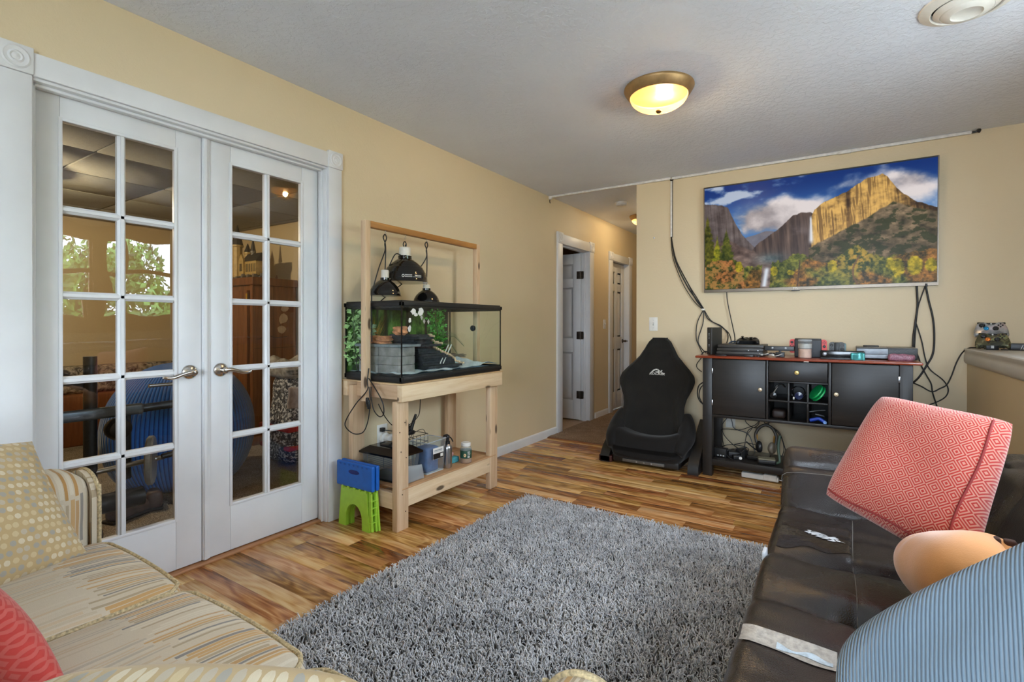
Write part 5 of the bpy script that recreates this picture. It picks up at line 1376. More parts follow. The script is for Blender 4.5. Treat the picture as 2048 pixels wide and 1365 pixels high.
cp('lower_shelf', -.819, .313, 4.07, 4.46, .115, .130); cp('shelf_rail', -.819, .313, 4.050, 4.072, .082, .130)
obj('white_tag', M().bb(-.215, -.185, 4.016, 4.020, .892, .8965, .0005), WHITEP, ct)
# ---- what stands on the console
Zc = .914
rt = thing('black_router', 'slim black upright router at the left end of the console', 'router', (-.85, 4.2, Zc)); Rr = rotz(math.radians(-22))
m = M(); m.rc((-.835, 4.215, Zc+.108), (.022, .070, .107), .006, 2, rot=Rr); obj('case', m, plain('dark_grey_plastic', (44, 43, 40), .5), rt)
LEDG = plain('pale_indicator', (190, 200, 204), .4)
for i, z in enumerate((.168, .158, .148, .138, .128, .08, .07)):
    m = M(); p = Rr @ Vector((-.002, -.0703, 0)); m.rc((-.835+p.x, 4.215+p.y, Zc+z), (.004 if i in (0, 5) else .0022, .0008, .0022), .0005, 1, rot=Rr); obj('indicator', m, LEDG, rt)
GC = plain('charcoal_console_plastic', (50, 47, 44), .45); 
ps = thing('game_console', 'layered charcoal game console beside the router', 'console', (-.63, 4.22, Zc))
for i, (za, zc, dx) in enumerate(((.012, .034, 0), (.037, .059, .004), (.062, .086, .008))):
    obj('shell_layer', M().bb(-.80+dx, -.478+dx*.5, 4.10+dx, 4.38, Zc+za, Zc+zc, .004), GC, ps)
obj('core', M().bb(-.79, -.49, 4.115, 4.37, Zc+.002, Zc+.080, .002), BLACK, ps)
for x in (-.77, -.51): obj('foot', M().cyl((x, 4.13, Zc), (x, 4.13, Zc+.013), .010, n=10), BLACK, ps)
for x in (-.575, -.512): obj('port_glint', M().bb(x-.004, x+.004, 4.1015, 4.1035, Zc+.040, Zc+.048, .0005), STEEL, ps)
def gamepad(nm, label, c, ax, ay, s=1.0, body=BLACK, grip=None, face=None, sticks=True, cross=None, gl=True):
    """ax: right, ay: up direction of the face"""
    t = thing(nm, label, 'controller', c); F4 = frame(c, ax, ay)
    def tr(m): m.v = [tuple(F4 @ (Vector(p)*s)) for p in m.v]; return m
    half = [(0, .026), (.018, .026), (.032, .032), (.050, .031), (.062, .022), (.070, .004), (.077, -.022), (.078, -.044), (.070, -.056), (.060, -.054), (.050, -.040), (.040, -.026), (.026, -.021), (0, -.021)]
    P = half + [(-a, b) for a, b in reversed(half[1:-1])]
    nseg = len(P); m = M(); vs = []; cy = .002
    for k_, z in ((.90, -.020), (1.0, -.012), (1.0, .004), (.95, .012), (.84, .016)):
        vs += [(a*(1-(1-k_)*.6), cy+(b-cy)*k_, z) for a, b in P]
    fs = [(l*nseg+i, l*nseg+(i+1) % nseg, (l+1)*nseg+(i+1) % nseg, (l+1)*nseg+i) for l in range(4) for i in range(nseg)]
    # caps as strips between mirrored vertices
    hn = len(half)
    def cap(base, flip):
        for i in range(hn-1):
            a, b = i, i+1; ar, br = (nseg-i) % nseg, (nseg-i-1)
            if b == hn-1: br = b
            q_ = [base+a, base+b, base+br, base+ar]; q_ = list(dict.fromkeys(q_))
            if len(q_) > 2: fs.append(tuple(q_[::-1] if flip else q_))
    cap(4*nseg, True); cap(0, False)
    m.add(vs, fs); obj('shell', tr(m), body, t, angle=50, doweld=True)
    SB = BLACKG
    for x, y in ((-.040, .010), (.020, -.008)):
        k_ = M(); k_.lathe((x, y, .014), [(.013, 0), (.014, .003), (.011, .004), (.006, .007), (.006, .011), (.0095, .013), (.0095, .016), (.006, .0165), (0, .015)], 18); obj('thumbstick', tr(k_), SB, t)
    for dx, dy in ((0, .009), (.009, 0), (0, -.009), (-.009, 0)):
        k_ = M(); k_.lathe((.041+dx, .012+dy, .0145), [(.0042, 0), (.0042, .004), (.003, .005), (0, .005)], 12); obj('button', tr(k_), SB, t)
    k_ = M(); k_.lathe((-.021, -.008, .014), [(.0115, 0), (.0125, .003), (.010, .005), (0, .004)], 20); k_.bb(-.0245, -.0175, -.018, .002, .015, .0205, .001).bb(-.031, -.011, -.0115, -.0045, .015, .0205, .001)
    obj('direction_pad', tr(k_), cross or SB, t)
    k_ = M(); k_.prism([(-.024, .0265), (.024, .0265), (.013, .016), (-.013, .016)], .013, .0175, 'z'); obj('center_plate', tr(k_), SB, t)
    k_ = M(); k_.lathe((0, .0208, .0172), [(.0042, 0), (.0042, .0015), (0, .002)], 14); obj('home_button', tr(k_), plain('pale_button', (206, 206, 206), .3), t)
    for x in (-.046, .046):
        k_ = M(); k_.bb(x-.017, x+.017, .026, .036, -.010, .004, .004); obj('bumper', tr(k_), SB, t)
    return t
gamepad('game_controller', 'black game controller lying on the charcoal game console', (-.598, 4.26, Zc+.112), (1, 0, 0), (0, .88, .30), 1.05)
pb = thing('camera_bar', 'black two-lens camera bar on a clip stand on the console', 'camera', (-.37, 4.15, Zc))
m = M(); m.rc((-.376, 4.155, Zc+.063), (.096, .016, .017), .004, 2); obj('bar', m, plain('black_satin', (38, 39, 40), .4), pb)
m = M(); m.rc((-.372, 4.160, Zc+.018), (.029, .018, .018), .004, 2); m.bb(-.380, -.364, 4.15, 4.165, Zc+.03, Zc+.05, .002); obj('clip_stand', m, BLACK, pb)
for x in (-.42, -.335):
    m = M(); m.lathe((x, 4.139, Zc+.066), [(.007, 0), (.007, -.0015), (.003, -.002), (0, -.002)], 14, 'y'); obj('lens', m, plain('lens_grey', (150, 152, 154), .2), pb)
RJ = plain('coral_red_plastic', (214, 66, 62), .45, var=.03); DJ = plain('grey_black_plastic', (58, 60, 60), .45)
sw = thing('handheld_dock', 'black dock holding a handheld console with two red side grips', 'console', (-.20, 4.27, Zc))
obj('dock', M().bb(-.286, -.117, 4.235, 4.290, Zc, Zc+.128, .006, 2), plain('dock_black', (40, 42, 46), .5), sw)
obj('tablet', M().bb(-.285, -.118, 4.256, 4.270, Zc+.06, Zc+.136, .003), BLACK, sw)
def joycon(root, x0, x1, z0, z1, y, left, mat):
    w = x1-x0; r = w*.55; P = []
    for t in np.linspace(PI/2, PI, 7): P.append((x0+r+r*math.cos(t), z1-r+r*math.sin(t)))
    for t in np.linspace(PI, 3*PI/2, 7): P.append((x0+r+r*math.cos(t), z0+r+r*math.sin(t)))
    P += [(x1, z0), (x1, z1)]
    if not left: P = [(x0+x1-a, b) for a, b in reversed(P)]
    m = M(); m.prism(P, y, y+.022, 'y'); g_ = obj('side_grip', m, mat, root, angle=50)
    cx = (x0+x1)/2; zz = (z1-.022, z1-.048) if left else (z1-.048, z1-.022)
    m = M(); m.lathe((cx, y, zz[0]), [(.009, 0), (.009, -.004), (.006, -.007), (0, -.007)], 16, 'y'); obj('thumbstick', m, BLACK, g_)
    for dx, dz in ((0, .008), (.008, 0), (0, -.008), (-.008, 0)):
        m = M(); m.lathe((cx+dx, y, zz[1]+dz), [(.0034, 0), (.0034, -.002), (0, -.002)], 10, 'y'); obj('button', m, BLACK, g_)
joycon(sw, -.319, -.287, Zc+.028, Zc+.130, 4.252, True, RJ); joycon(sw, -.116, -.084, Zc+.028, Zc+.128, 4.252, False, RJ)
jg = thing('grip_holder', 'dark charging grip with two grey controllers beside the dock', 'controller', (-.02, 4.30, Zc))
joycon(jg, -.072, -.040, Zc+.016, Zc+.112, 4.29, True, DJ); joycon(jg, -.010, .022, Zc+.016, Zc+.112, 4.29, False, DJ)
obj('grip_frame', M().bb(-.039, -.011, 4.29, 4.325, Zc+.002, Zc+.110, .004), BLACK, jg); obj('grip_back', M().bb(-.070, .031, 4.312, 4.330, Zc, Zc+.104, .012, 2), plain('teal_grey_plastic', (112, 140, 146), .5), jg)
cd = thing('candle_jar', 'pale pink candle in a lidded glass jar in front of the dock', 'candle', (-.213, 4.12, Zc))
obj('jar_glass', M().lathe((-.213, 4.12, Zc+.001), [(.038, 0), (.042, .004), (.0425, .100), (.040, .112), (.036, .116)], 30), pane_mat('candle_glass', (240, 238, 234), 1.45, 1.2, .12), cd, angle=60)
obj('wax', M().lathe((-.213, 4.12, Zc+.003), [(.037, 0), (.040, .004), (.040, .062), (0, .064)], 28), plain('pale_pink_wax', (222, 188, 168), .5), cd)
obj('paper_label', M().lathe((-.213, 4.12, Zc+.070), [(.0428, 0), (.043, .001), (.043, .030), (.0428, .031)], 30), plain('silver_grey_label', (168, 168, 162), .4), cd, angle=20)
m = M(); m.lathe((-.213, 4.12, Zc+.116), [(.036, 0), (.043, .003), (.043, .012), (.040, .016), (.014, .018), (0, .018)], 30); obj('lid', m, pane_mat('candle_lid_glass', (236, 234, 228), 1.45, 1.2, .3), cd, angle=50)
kn = thing('sensor_bar', 'long glossy black sensor bar at the front of the console', 'sensor', (.0, 4.10, Zc))
obj('bar', M().bb(-.120, .134, 4.085, 4.125, Zc+.012, Zc+.060, .006, 2), BLACKG, kn); obj('base', M().bb(-.118, .132, 4.078, 4.13, Zc, Zc+.013, .003), plain('black_satin', (38, 39, 40), .4), kn)
m = M(); m.lathe((-.094, 4.085, Zc+.036), [(.013, 0), (.013, -.002), (.009, -.004), (0, -.003)], 18, 'y'); obj('lens', m, plain('lens_ring', (120, 122, 126), .25, .5), kn)
xb = thing('large_game_console', 'wide black and pale grey game console at the right end of the console table', 'console', (.25, 4.30, Zc))
obj('case', M().bb(.090, .418, 4.185, 4.46, Zc+.006, Zc+.080, .004), BLACK, xb)
obj('front_panel', M().bb(.090, .262, 4.181, 4.187, Zc+.040, Zc+.074, .001), plain('pale_blue_grey_plastic', (150, 160, 170), .35), xb); obj('front_panel', M().bb(.090, .262, 4.181, 4.187, Zc+.012, Zc+.036, .001), MATS['pale_blue_grey_plastic'], xb)
VNT = plain('vent_black', (34, 34, 34), .5)
m = M()
for i in range(20):
    for j in range(7):
        x = .270+.0073*i+(.0036 if j % 2 else 0); z = Zc+.016+.0088*j; m.lathe((x, 4.1848, z), [(.0026, 0), (.0024, -.0006), (0, -.0007)], 6, 'y')
vg = obj('vent_dots', m, plain('vent_grey', (78, 78, 78), .5), xb); vg['kind'] = 'stuff'
obj('top_plate', M().bb(.090, .262, 4.185, 4.46, Zc+.0795, Zc+.083, .001), plain('grey_top_plate', (110, 108, 102), .4), xb); obj('top_plate', M().bb(.266, .418, 4.185, 4.46, Zc+.0795, Zc+.083, .001), plain('grey_top_plate', (110, 108, 102), .4), xb)
tag(obj('flat_remote', M().bb(.128, .217, 4.24, 4.28, Zc+.0835, Zc+.0955, .004), plain('brown_black_plastic', (52, 46, 38), .4)), 'small flat dark remote on top of the wide game console', 'remote')
def packet(nm, label, c, s, mat, seed):
    q = random.Random(seed); t = thing(nm, label, 'packet', (c[0], c[1], c[2]))
    def fn(p): return (p.x, p.y+.003*math.sin(70*p.x+seed), p.z*(1+.15*math.sin(30*p.x+seed))+.002*math.sin(110*p.x))
    m = M(); m.rc((c[0], c[1], c[2]+s[2]), s, min(s)*.9, 3, 10, fn=fn); obj('pouch', m, mat, t, angle=60)
    return t
packet('gum_packet', 'shiny teal packet on the end of the sensor bar', (.094, 4.074, Zc), (.040, .009, .024), plain('teal_foil', (60, 138, 136), .2, .3, var=.2, bump=.5, bscale=30), 1)
packet('snack_bag', 'pinkish clear bag leaning on the wide game console front', (.330, 4.155, Zc), (.072, .018, .022), plain('mauve_mesh_bag', (140, 96, 110), .35, var=.3, scale=160, bump=.6, bscale=80), 2)
clt = thing('cable_tangle', 'tangle of small cords and adapters behind the camera bar', 'cables', (-.47, 4.12, Zc)); q = random.Random(12)
for i in range(5):
    p = [(-.50+.028*j+q.uniform(-.012, .012), 4.085+q.uniform(-.02, .03), Zc+.006+q.uniform(0, .026)) for j in range(6)]; m = M(); m.tube(p, .0028, 6, 5); obj('cord', m, CORD if i % 3 else WHITEP, clt, angle=80)
obj('adapter', M().bb(-.60, -.535, 4.055, 4.095, Zc, Zc+.016, .003), BLACK, clt); obj('adapter', M().bb(-.80, -.72, 4.06, 4.09, Zc, Zc+.010, .004), BLACK, clt)
hs0 = thing('small_earphones', 'small silver and black earphones at the console left corner', 'earphones', (-.865, 4.09, Zc)); m = M()
m.tube([(-.905, 4.09, Zc+.004), (-.895, 4.09, Zc+.020), (-.875, 4.09, Zc+.028), (-.855, 4.09, Zc+.020), (-.845, 4.09, Zc+.004)], .0045, 8); obj('band', m, BLACKG, hs0)
tag(obj('blue_cable', M().tube([(-.77, 4.30, Zc+.06), (-.73, 4.32, Zc+.10), (-.69, 4.34, Zc+.095), (-.66, 4.36, Zc+.05)], .006, 8).tube([(-.77, 4.32, Zc+.05), (-.73, 4.34, Zc+.085), (-.69, 4.36, Zc+.08), (-.66, 4.38, Zc+.04)], .006, 8), plain('dark_blue_cable', (38, 60, 84), .5), angle=80), 'dark blue cables looping from the back of the router', 'cable')
# ---- in the cubbies
def cubby(nm, label, cat, build):
    t = thing(nm, label, cat, build['c']); 
    for pn, m, mat in build['parts']: obj(pn, m, mat, t, angle=60)
q = random.Random(3)
cubby('flip_headset', 'black headset in the upper left cubby of the console', 'headset', dict(c=(-.375, 4.15, .612), parts=[
    ('band', M().tube([(-.405, 4.10, .645), (-.395, 4.10, .70), (-.36, 4.11, .725), (-.335, 4.12, .70)], .006, 8), BLACKG), ('ear_cup', M().lathe((-.408, 4.09, .640), [(.0, -.012), (.022, -.010), (.024, 0), (.020, .010), (0, .012)], 18, 'y'), BLACKG), ('steel_slide', M().tube([(-.404, 4.078, .662), (-.380, 4.078, .705)], .004, 8, 1), STEEL)]))
cubby('coiled_headset', 'black coiled headset with a blue glint in the upper middle cubby', 'headset', dict(c=(-.255, 4.15, .612), parts=[
    ('coil', M().tube([(-.255+.042*math.cos(a), 4.14+.01*math.sin(3*a), .665+.045*math.sin(a)) for a in np.linspace(0, 2*PI, 14, endpoint=False)], .004, 8, 4, closed=True), BLACKG), ('ear_cup', M().lathe((-.25, 4.13, .645), [(0, -.014), (.026, -.010), (.028, .004), (0, .012)], 18, 'y'), plain('navy_gloss', (26, 36, 72), .2)), ('ear_cup', M().lathe((-.28, 4.10, .628), [(0, -.006), (.010, -.004), (.010, .004), (0, .006)], 12, 'x'), WHITEP)]))
Rg = Matrix.Rotation(math.radians(-42), 3, 'Y')
m = M()
for dx in (-.013, .008):
    m.lathe((-.135+dx*.8, 4.12, .672-dx*.6), [(.022, -.004), (.058, -.005), (.060, 0), (.058, .005), (.022, .004)], 30, 'z', rot=Matrix.Rotation(math.radians(-52), 3, 'Y') @ Matrix.Rotation(math.radians(20), 3, 'X'))
tag(obj('green_spool', m, plain('bright_green_plastic', (24, 164, 88), .35)), 'bright green plastic spool tilted in the upper right cubby', 'spool')
cubby('brown_pouch', 'dark brown pouch in the lower left cubby of the console', 'pouch', dict(c=(-.375, 4.2, .466), parts=[('pouch', M().rc((-.378, 4.20, .500), (.045, .07, .032), .02, 2, 2), plain('dark_brown_leather', (48, 34, 28), .5))]))
cubby('blue_toy_controller', 'bright blue toy shaped plastic piece in the lower right cubby', 'toy', dict(c=(-.135, 4.10, .466), parts=[('body', M().tube([(-.180, 4.085, .484), (-.155, 4.085, .492), (-.13, 4.085, .500), (-.11, 4.085, .490), (-.09, 4.085, .478)], .012, 8), plain('royal_blue_plastic', (28, 66, 170), .35)), ('ring', M().lathe((-.090, 4.074, .479), [(.006, -.002), (.011, -.002), (.011, .002), (.006, .002)], 14, 'y'), plain('pale_blue_ring', (120, 160, 220), .4))]))
cubby('grey_cables', 'grey cords lying in the lower right cubby behind the blue piece', 'cables', dict(c=(-.135, 4.16, .50), parts=[('cord', M().tube([(-.185, 4.14, .535), (-.14, 4.15, .545), (-.09, 4.15, .552)], .004, 7), plain('grey_cord', (96, 96, 96), .5)), ('cord', M().tube([(-.15, 4.13, .522), (-.12, 4.13, .518), (-.095, 4.13, .512)], .005, 7), plain('grey_cord', (96, 96, 96), .5))]))
# ---- lower shelf of the console
Zl = .130
hd = thing('gaming_headset', 'black and bronze headset standing on a stand on the console lower shelf', 'headset', (-.46, 4.25, Zl))
m = M(); m.tube([(-.535, 4.24, .255), (-.545, 4.25, .31), (-.52, 4.26, .365), (-.475, 4.27, .388), (-.43, 4.27, .365), (-.405, 4.26, .31), (-.41, 4.25, .25)], .011, 8); obj('head_band', m, plain('dark_grey_headband', (58, 54, 48), .5), hd, angle=60)
for x, s_ in ((-.520, 1), (-.432, -1)):
    m = M(); m.lathe((x, 4.235, .225), [(0, -.020), (.030, -.018), (.042, -.008), (.044, .006), (.036, .018), (0, .020)], 22, 'x', rot=Matrix.Rotation(math.radians(18*s_), 3, 'Z')); obj('ear_cup', m, BLACK if s_ > 0 else plain('warm_grey_plastic', (110, 100, 86), .4), hd, angle=60)
    m = M(); m.cyl((x-.012*s_, 4.243, .262), (x-.015*s_, 4.247, .315), .006, n=8); obj('slide_rod', m, plain('brass_rod', (190, 150, 80), .3, .8), hd)
obj('microphone', M().tube([(-.54, 4.23, .20), (-.58, 4.20, .24), (-.600, 4.19, .262)], .005, 7), BLACK, hd)
mx = thing('mixer_box', 'grey flat amplifier box in front of the headset', 'amplifier', (-.45, 4.12, Zl)); m = M(); m.rc((-.455, 4.125, Zl+.020), (.062, .045, .019), .014, 3, 2, rot=rotz(.15)); obj('case', m, BLACK, mx)
m = M(); m.rc((-.455, 4.125, Zl+.037), (.056, .040, .006), .005, 2, 2, rot=rotz(.15)); obj('top_plate', m, plain('olive_grey_plate', (120, 116, 96), .4), mx)
hs_ = thing('headset_stand', 'dark green plastic headset stand on the lower shelf', 'stand', (-.40, 4.15, Zl)); m = M(); m.tube([(-.375, 4.19, .335), (-.385, 4.18, .25), (-.375, 4.165, .17), (-.378, 4.15, .145), (-.42, 4.11, .140), (-.50, 4.085, .140)], .010, 8); obj('arm', m, plain('dark_green_plastic', (66, 84, 70), .4), hs_, angle=60)
bx1 = thing('black_adapter_box', 'small black switch box at the left end of the lower shelf', 'box', (-.79, 4.15, Zl)); m = M(); m.rc((-.775, 4.16, Zl+.035), (.045, .03, .034), .005, 2, rot=rotz(-.1)); obj('case', m, BLACK, bx1)
for i in range(3): obj('port', M().bb(-.80+.02*i, -.786+.02*i, 4.122, 4.128, Zl+.010, Zl+.020, .001), STEEL, bx1)
tag(obj('media_box', M().bb(-.60, -.45, 4.19, 4.36, Zl, Zl+.028, .006, 2), plain('satin_black_box', (30, 29, 28), .25)), 'flat black media box under the headset on the lower shelf', 'box')
ub = thing('adapter_pile', 'pile of black power adapters and coiled cords on the lower shelf', 'adapters', (-.66, 4.2, Zl))
for (x, y, w_, d_, h_, a) in ((-.69, 4.20, .04, .03, .022, .2), (-.64, 4.24, .035, .03, .030, -.3), (-.66, 4.14, .03, .02, .016, .5)):
    m = M(); m.rc((x, y, Zl+h_), (w_, d_, h_), .006, 2, rot=rotz(a)); obj('adapter', m, BLACK, ub)
q = random.Random(14)
for i in range(4):
    r = .05+.012*i; m = M(); m.tube([(-.68+r*1.1*math.cos(a), 4.15+.02*i+r*.4*math.sin(a), Zl+.035+.035*math.sin(a+i)+.01*i) for a in np.linspace(0, 2*PI, 10, endpoint=False)], .003, 6, 4, closed=True); obj('cord', m, CORD, ub, angle=80)
m = M(); m.lathe((-.625, 4.09, Zl+.024), [(.011, 0), (.011, -.003), (.004, -.004), (0, -.003)], 16, 'y'); obj('white_jack', m, WHITEP, ub)
hc_ = thing('hanging_cords', 'black and grey cords hanging behind the console lower shelf', 'cords', (-.6, 4.4, .3))
def hcord(pts, mat=CORD, r=.003): obj('cord', M().tube(pts, r, 6, 6), mat, hc_, angle=80)
hcord([(-.76, 4.40, .45), (-.77, 4.40, .40), (-.81, 4.39, .33), (-.79, 4.38, .25), (-.70, 4.34, .18), (-.62, 4.30, .16)])
hcord([(-.765, 4.42, .45), (-.74, 4.42, .36), (-.72, 4.41, .31), (-.62, 4.40, .28), (-.58, 4.38, .20), (-.56, 4.36, .145)], plain('grey_cord', (96, 96, 96), .5), .004)
hcord([(-.80, 4.42, .15), (-.82, 4.40, .28), (-.78, 4.38, .305), (-.68, 4.37, .31), (-.60, 4.36, .345), (-.55, 4.36, .375), (-.51, 4.36, .45)])
hcord([(-.635, 4.38, .45), (-.635, 4.38, .385), (-.60, 4.37, .352), (-.56, 4.34, .345), (-.53, 4.30, .36)])
hcord([(-.52, 4.33, .45), (-.54, 4.33, .37), (-.60, 4.30, .33), (-.62, 4.28, .25), (-.62, 4.24, .16)]); hcord([(-.515, 4.33, .45), (-.49, 4.33, .39), (-.46, 4.33, .40), (-.475, 4.33, .375)])
hcord([(-.70, 4.28, .21), (-.62, 4.27, .235), (-.56, 4.27, .23), (-.50, 4.25, .22)]); hcord([(-.61, 4.17, .10), (-.612, 4.17, .20), (-.60, 4.19, .30), (-.565, 4.22, .36)], CORD, .0026)
hcord([(-.41, 4.26, .36), (-.37, 4.27, .30), (-.355, 4.27, .22), (-.37, 4.26, .16)]); hcord([(-.43, 4.30, .37), (-.385, 4.3, .33), (-.36, 4.3, .26), (-.345, 4.3, .20)])
psr = thing('power_strip', 'white power strip under the console lower shelf', 'power strip', (-.5, 4.20, 0)); m = M(); m.rc((-.50, 4.145, .024), (.125, .024, .020), .008, 2, rot=rotz(-.05)); obj('body', m, WHITEP, psr)
m = M(); m.rc((-.43, 4.128, .032), (.045, .018, .022), .007, 2, rot=rotz(-.05)); obj('plug_block', m, WHITEP, psr); obj('cord', M().tube([(-.375, 4.14, .02), (-.30, 4.16, .012), (-.15, 4.22, .006)], .004, 7), WHITEP, psr)
# ================================================================ floor rocker gaming chair
CLOTH = plain('black_mesh_cloth', (26, 24, 21), .85, var=.16, scale=7, bump=.35, bscale=380, spec=.25, sheen=.12)
CLOTH2 = plain('black_side_cloth', (20, 18, 17), .8, var=.12, scale=9, bump=.2, bscale=300, spec=.25, sheen=.1)
gc = thing('gaming_chair', 'black legless rocker chair with a white logo beside the console table', 'chair', (-1.32, 4.2, 0))
xc = -1.32
HW = [(.12, .30), (.20, .315), (.30, .285), (.40, .256), (.475, .255), (.54, .270), (.617, .306), (.67, .322), (.72, .312), (.77, .270), (.82, .220), (.88, .165), (.95, .125), (1.0, .098), (1.03, .066)]
def hw(z): return float(np.interp(z, [a for a, b in HW], [b for a, b in HW]))
def spine(z): return 4.20+(z-.2)*.22/.83
def yfront(x, z):
    s = min(1, abs(x-xc)/hw(z)); wing = (.085 if z < .5 else .085-.05*min(1, (z-.5)/.35))
    y = spine(z)-.030 - wing*s**2.6 + .045*max(0, s-.86)/.14*s
    y += .012*math.exp(-((s-.62)/.05)**2)*(1 if .25 < z < .9 else 0) + .006*math.exp(-((z-.94)/.012)**2)
    return y
m = M(); nz, ns = 56, 36
zs = [.14+(1.036-.14)*(1-(1-i/nz)**1.25) for i in range(nz+1)]
def bp_(i, j, side):
    z = zs[i]; s = -1+2*j/ns; s = math.sin(s*PI/2); x = xc+s*hw(z); y = yfront(x, z)
    if side: 
        th = .085*max(0, 1-abs(s)**4)**.5*(max(0, 1-((z-.14)/.896)**10))**.5
        y = y+th
    return (x, y, z)
for side in (0, 1): m.grid(lambda u, v: bp_(round(u*nz), round(v*ns), side), nz, ns, flip=not side)
m.add([bp_(nz, j, 0) for j in range(ns+1)]+[bp_(nz, j, 1) for j in range(ns+1)], [(j, j+1, ns+1+j+1, ns+1+j) for j in range(ns)])
obj('backrest', m, CLOTH, gc, angle=70, doweld=True)
def fseat2(p):
    s = p.x/.32; f = (p.y+.20)/.40       # f 0 front .. 1 back
    z = p.z
    if p.z > 0:
        z += .105*(.35+.75*f)*abs(s)**3 - .045*(1-abs(s)**2)*(.2+f) 
        z -= .10*max(0, (.30-f)/.30)**2
    x = p.x*(1.0-.06*(1-f))
    return (x, p.y+.03*abs(s)**2, z)
m = M(); m.rc((xc, 4.13, .158), (.312, .20, .108), .075, 5, (22, 14, 2), fn=fseat2); obj('seat', m, CLOTH2, gc, angle=70)
for sx in (-1, 1):
    m = M(); m.tube([(xc+sx*.262, 4.235, .41), (xc+sx*.285, 4.190, .33), (xc+sx*.292, 4.120, .255), (xc+sx*.285, 4.03, .205), (xc+sx*.268, 3.975, .14)], lambda t: .022+.048*math.sin(PI*min(1, t*.8+.10)), 16, 6); obj('side_bolster', m, CLOTH2, gc, angle=80)
BASEP = plain('black_base_plastic', (30, 28, 27), .4)
obj('base_pan', M().bb(xc-.27, xc+.27, 3.985, 4.36, .018, .075, .012, 2), BASEP, gc)
obj('front_trim', M().bb(xc-.18, xc+.16, 3.968, 3.985, .030, .055, .004), plain('grey_trim_plastic', (96, 92, 86), .4), gc)
for i in range(3): obj('jack_socket', M().bb(xc-.06+.06*i-.006, xc-.06+.06*i+.006, 3.964, 3.969, .036, .046, .001), STEEL, gc)
def rail(xa, xb):
    outer = [(3.985, .0), (4.20, -.0), (4.44, .0), (4.46, .05), (4.44, .30), (4.40, .36), (4.30, .30), (4.16, .20), (4.03, .115), (3.985, .06)]
    inner = [(4.06, .035), (4.22, .03), (4.40, .035), (4.425, .07), (4.41, .25), (4.38, .30), (4.30, .25), (4.18, .165), (4.09, .10), (4.06, .06)]
    n = len(outer); vs = []
    for x in (xa, xb): vs += [(x, a, b) for a, b in outer]+[(x, a, b) for a, b in inner]
    fs = []
    for i in range(n):
        j = (i+1) % n
        fs += [(i, j, n+j, n+i), (2*n+i, 3*n+i, 3*n+j, 2*n+j), (i, 2*n+i, 2*n+j, j), (n+i, n+j, 3*n+j, 3*n+i)]
    m = M(); m.add(vs, fs); obj('side_rail', m, BASEP, gc, angle=40)
rail(-.985, -.905); rail(-1.70, -1.62)
obj('rail_foot', M().bb(-1.715, -1.60, 3.985, 4.10, 0, .055, .008, 2), plain('dark_red_brown_plastic', (58, 26, 22), .35), gc)
LOGO = plain('white_embroidery', (196, 196, 190), .7, var=.08, scale=90)
m = M()
def onback(pts2, d=.004): return [(x, yfront(x, z)-d, z) for x, z in pts2]
def poly(pts): m.add(onback([(xc+a, .738+b) for a, b in pts]), [tuple(range(len(pts)))])
# swooping A with a forked stroke beside it
up = [(-.055, -.002), (-.044, .014), (-.030, .026), (-.014, .033), (.002, .033)]; lo_ = [(-.041, -.002), (-.032, .009), (-.022, .017), (-.011, .021), (.000, .021)]
for i in range(4): poly([up[i], up[i+1], lo_[i+1], lo_[i]])
poly([(.002, .033), (.010, .031), (.024, -.002), (.008, -.002)]); poly([(-.012, .010), (.012, .010), (.014, .003), (-.016, .003)])
poly([(.016, .022), (.026, .004), (.034, .004), (.024, .022)]); poly([(.036, .024), (.046, .022), (.038, .008), (.030, .010)]); poly([(.032, .012), (.040, .010), (.062, -.010), (.050, -.010)])
vs, fs = text_m('ROCKER', .031, 0, shear=.25, bold=.0008)
b = len(m.v)
for v in vs: m.v.append((xc+v[0]*1.10, yfront(xc+v[0]*1.1, .728+v[1]*.85)-.0045, .728+v[1]*.85-.02*0))
m.f += [tuple(b+i for i in f) for f in fs]
obj('logo', m, LOGO, gc, angle=20)

# ================================================================ ceiling fixtures
GOLD = plain('antique_gold_rim', (168, 136, 92), .42, .6, var=.06)
def m_alabaster():
    k = N('lit_alabaster_glass'); v = k.coord('Object'); n1 = k.noise(v, 9, 4, .6, 1.5)
    vein = k.ramp(k.noise(v, 14, 3, .6, 2.5), [(.485, (255, 255, 255)), (.5, (120, 84, 30)), (.515, (255, 255, 255))])
    c = k.mix(.22, k.ramp(n1, [(.3, (240, 192, 122)), (.7, (252, 220, 164))]), vein, 'MULTIPLY')
    k.col((160, 128, 88)).p(.35); k.l(c, k.b.inputs['Emission Color']); k.b.inputs['Emission Strength'].default_value = .17
    tr = k.n('ShaderNodeBsdfTransparent'); tr.inputs[0].default_value = (1, .86, .60, 1)
    mx = k.n('ShaderNodeMixShader'); mx.inputs[0].default_value = .86; k.l(tr.outputs[0], mx.inputs[1]); k.l(k.b.outputs[0], mx.inputs[2]); k.l(mx.outputs[0], k.out.inputs[0]); return k.m
ALAB = m_alabaster()
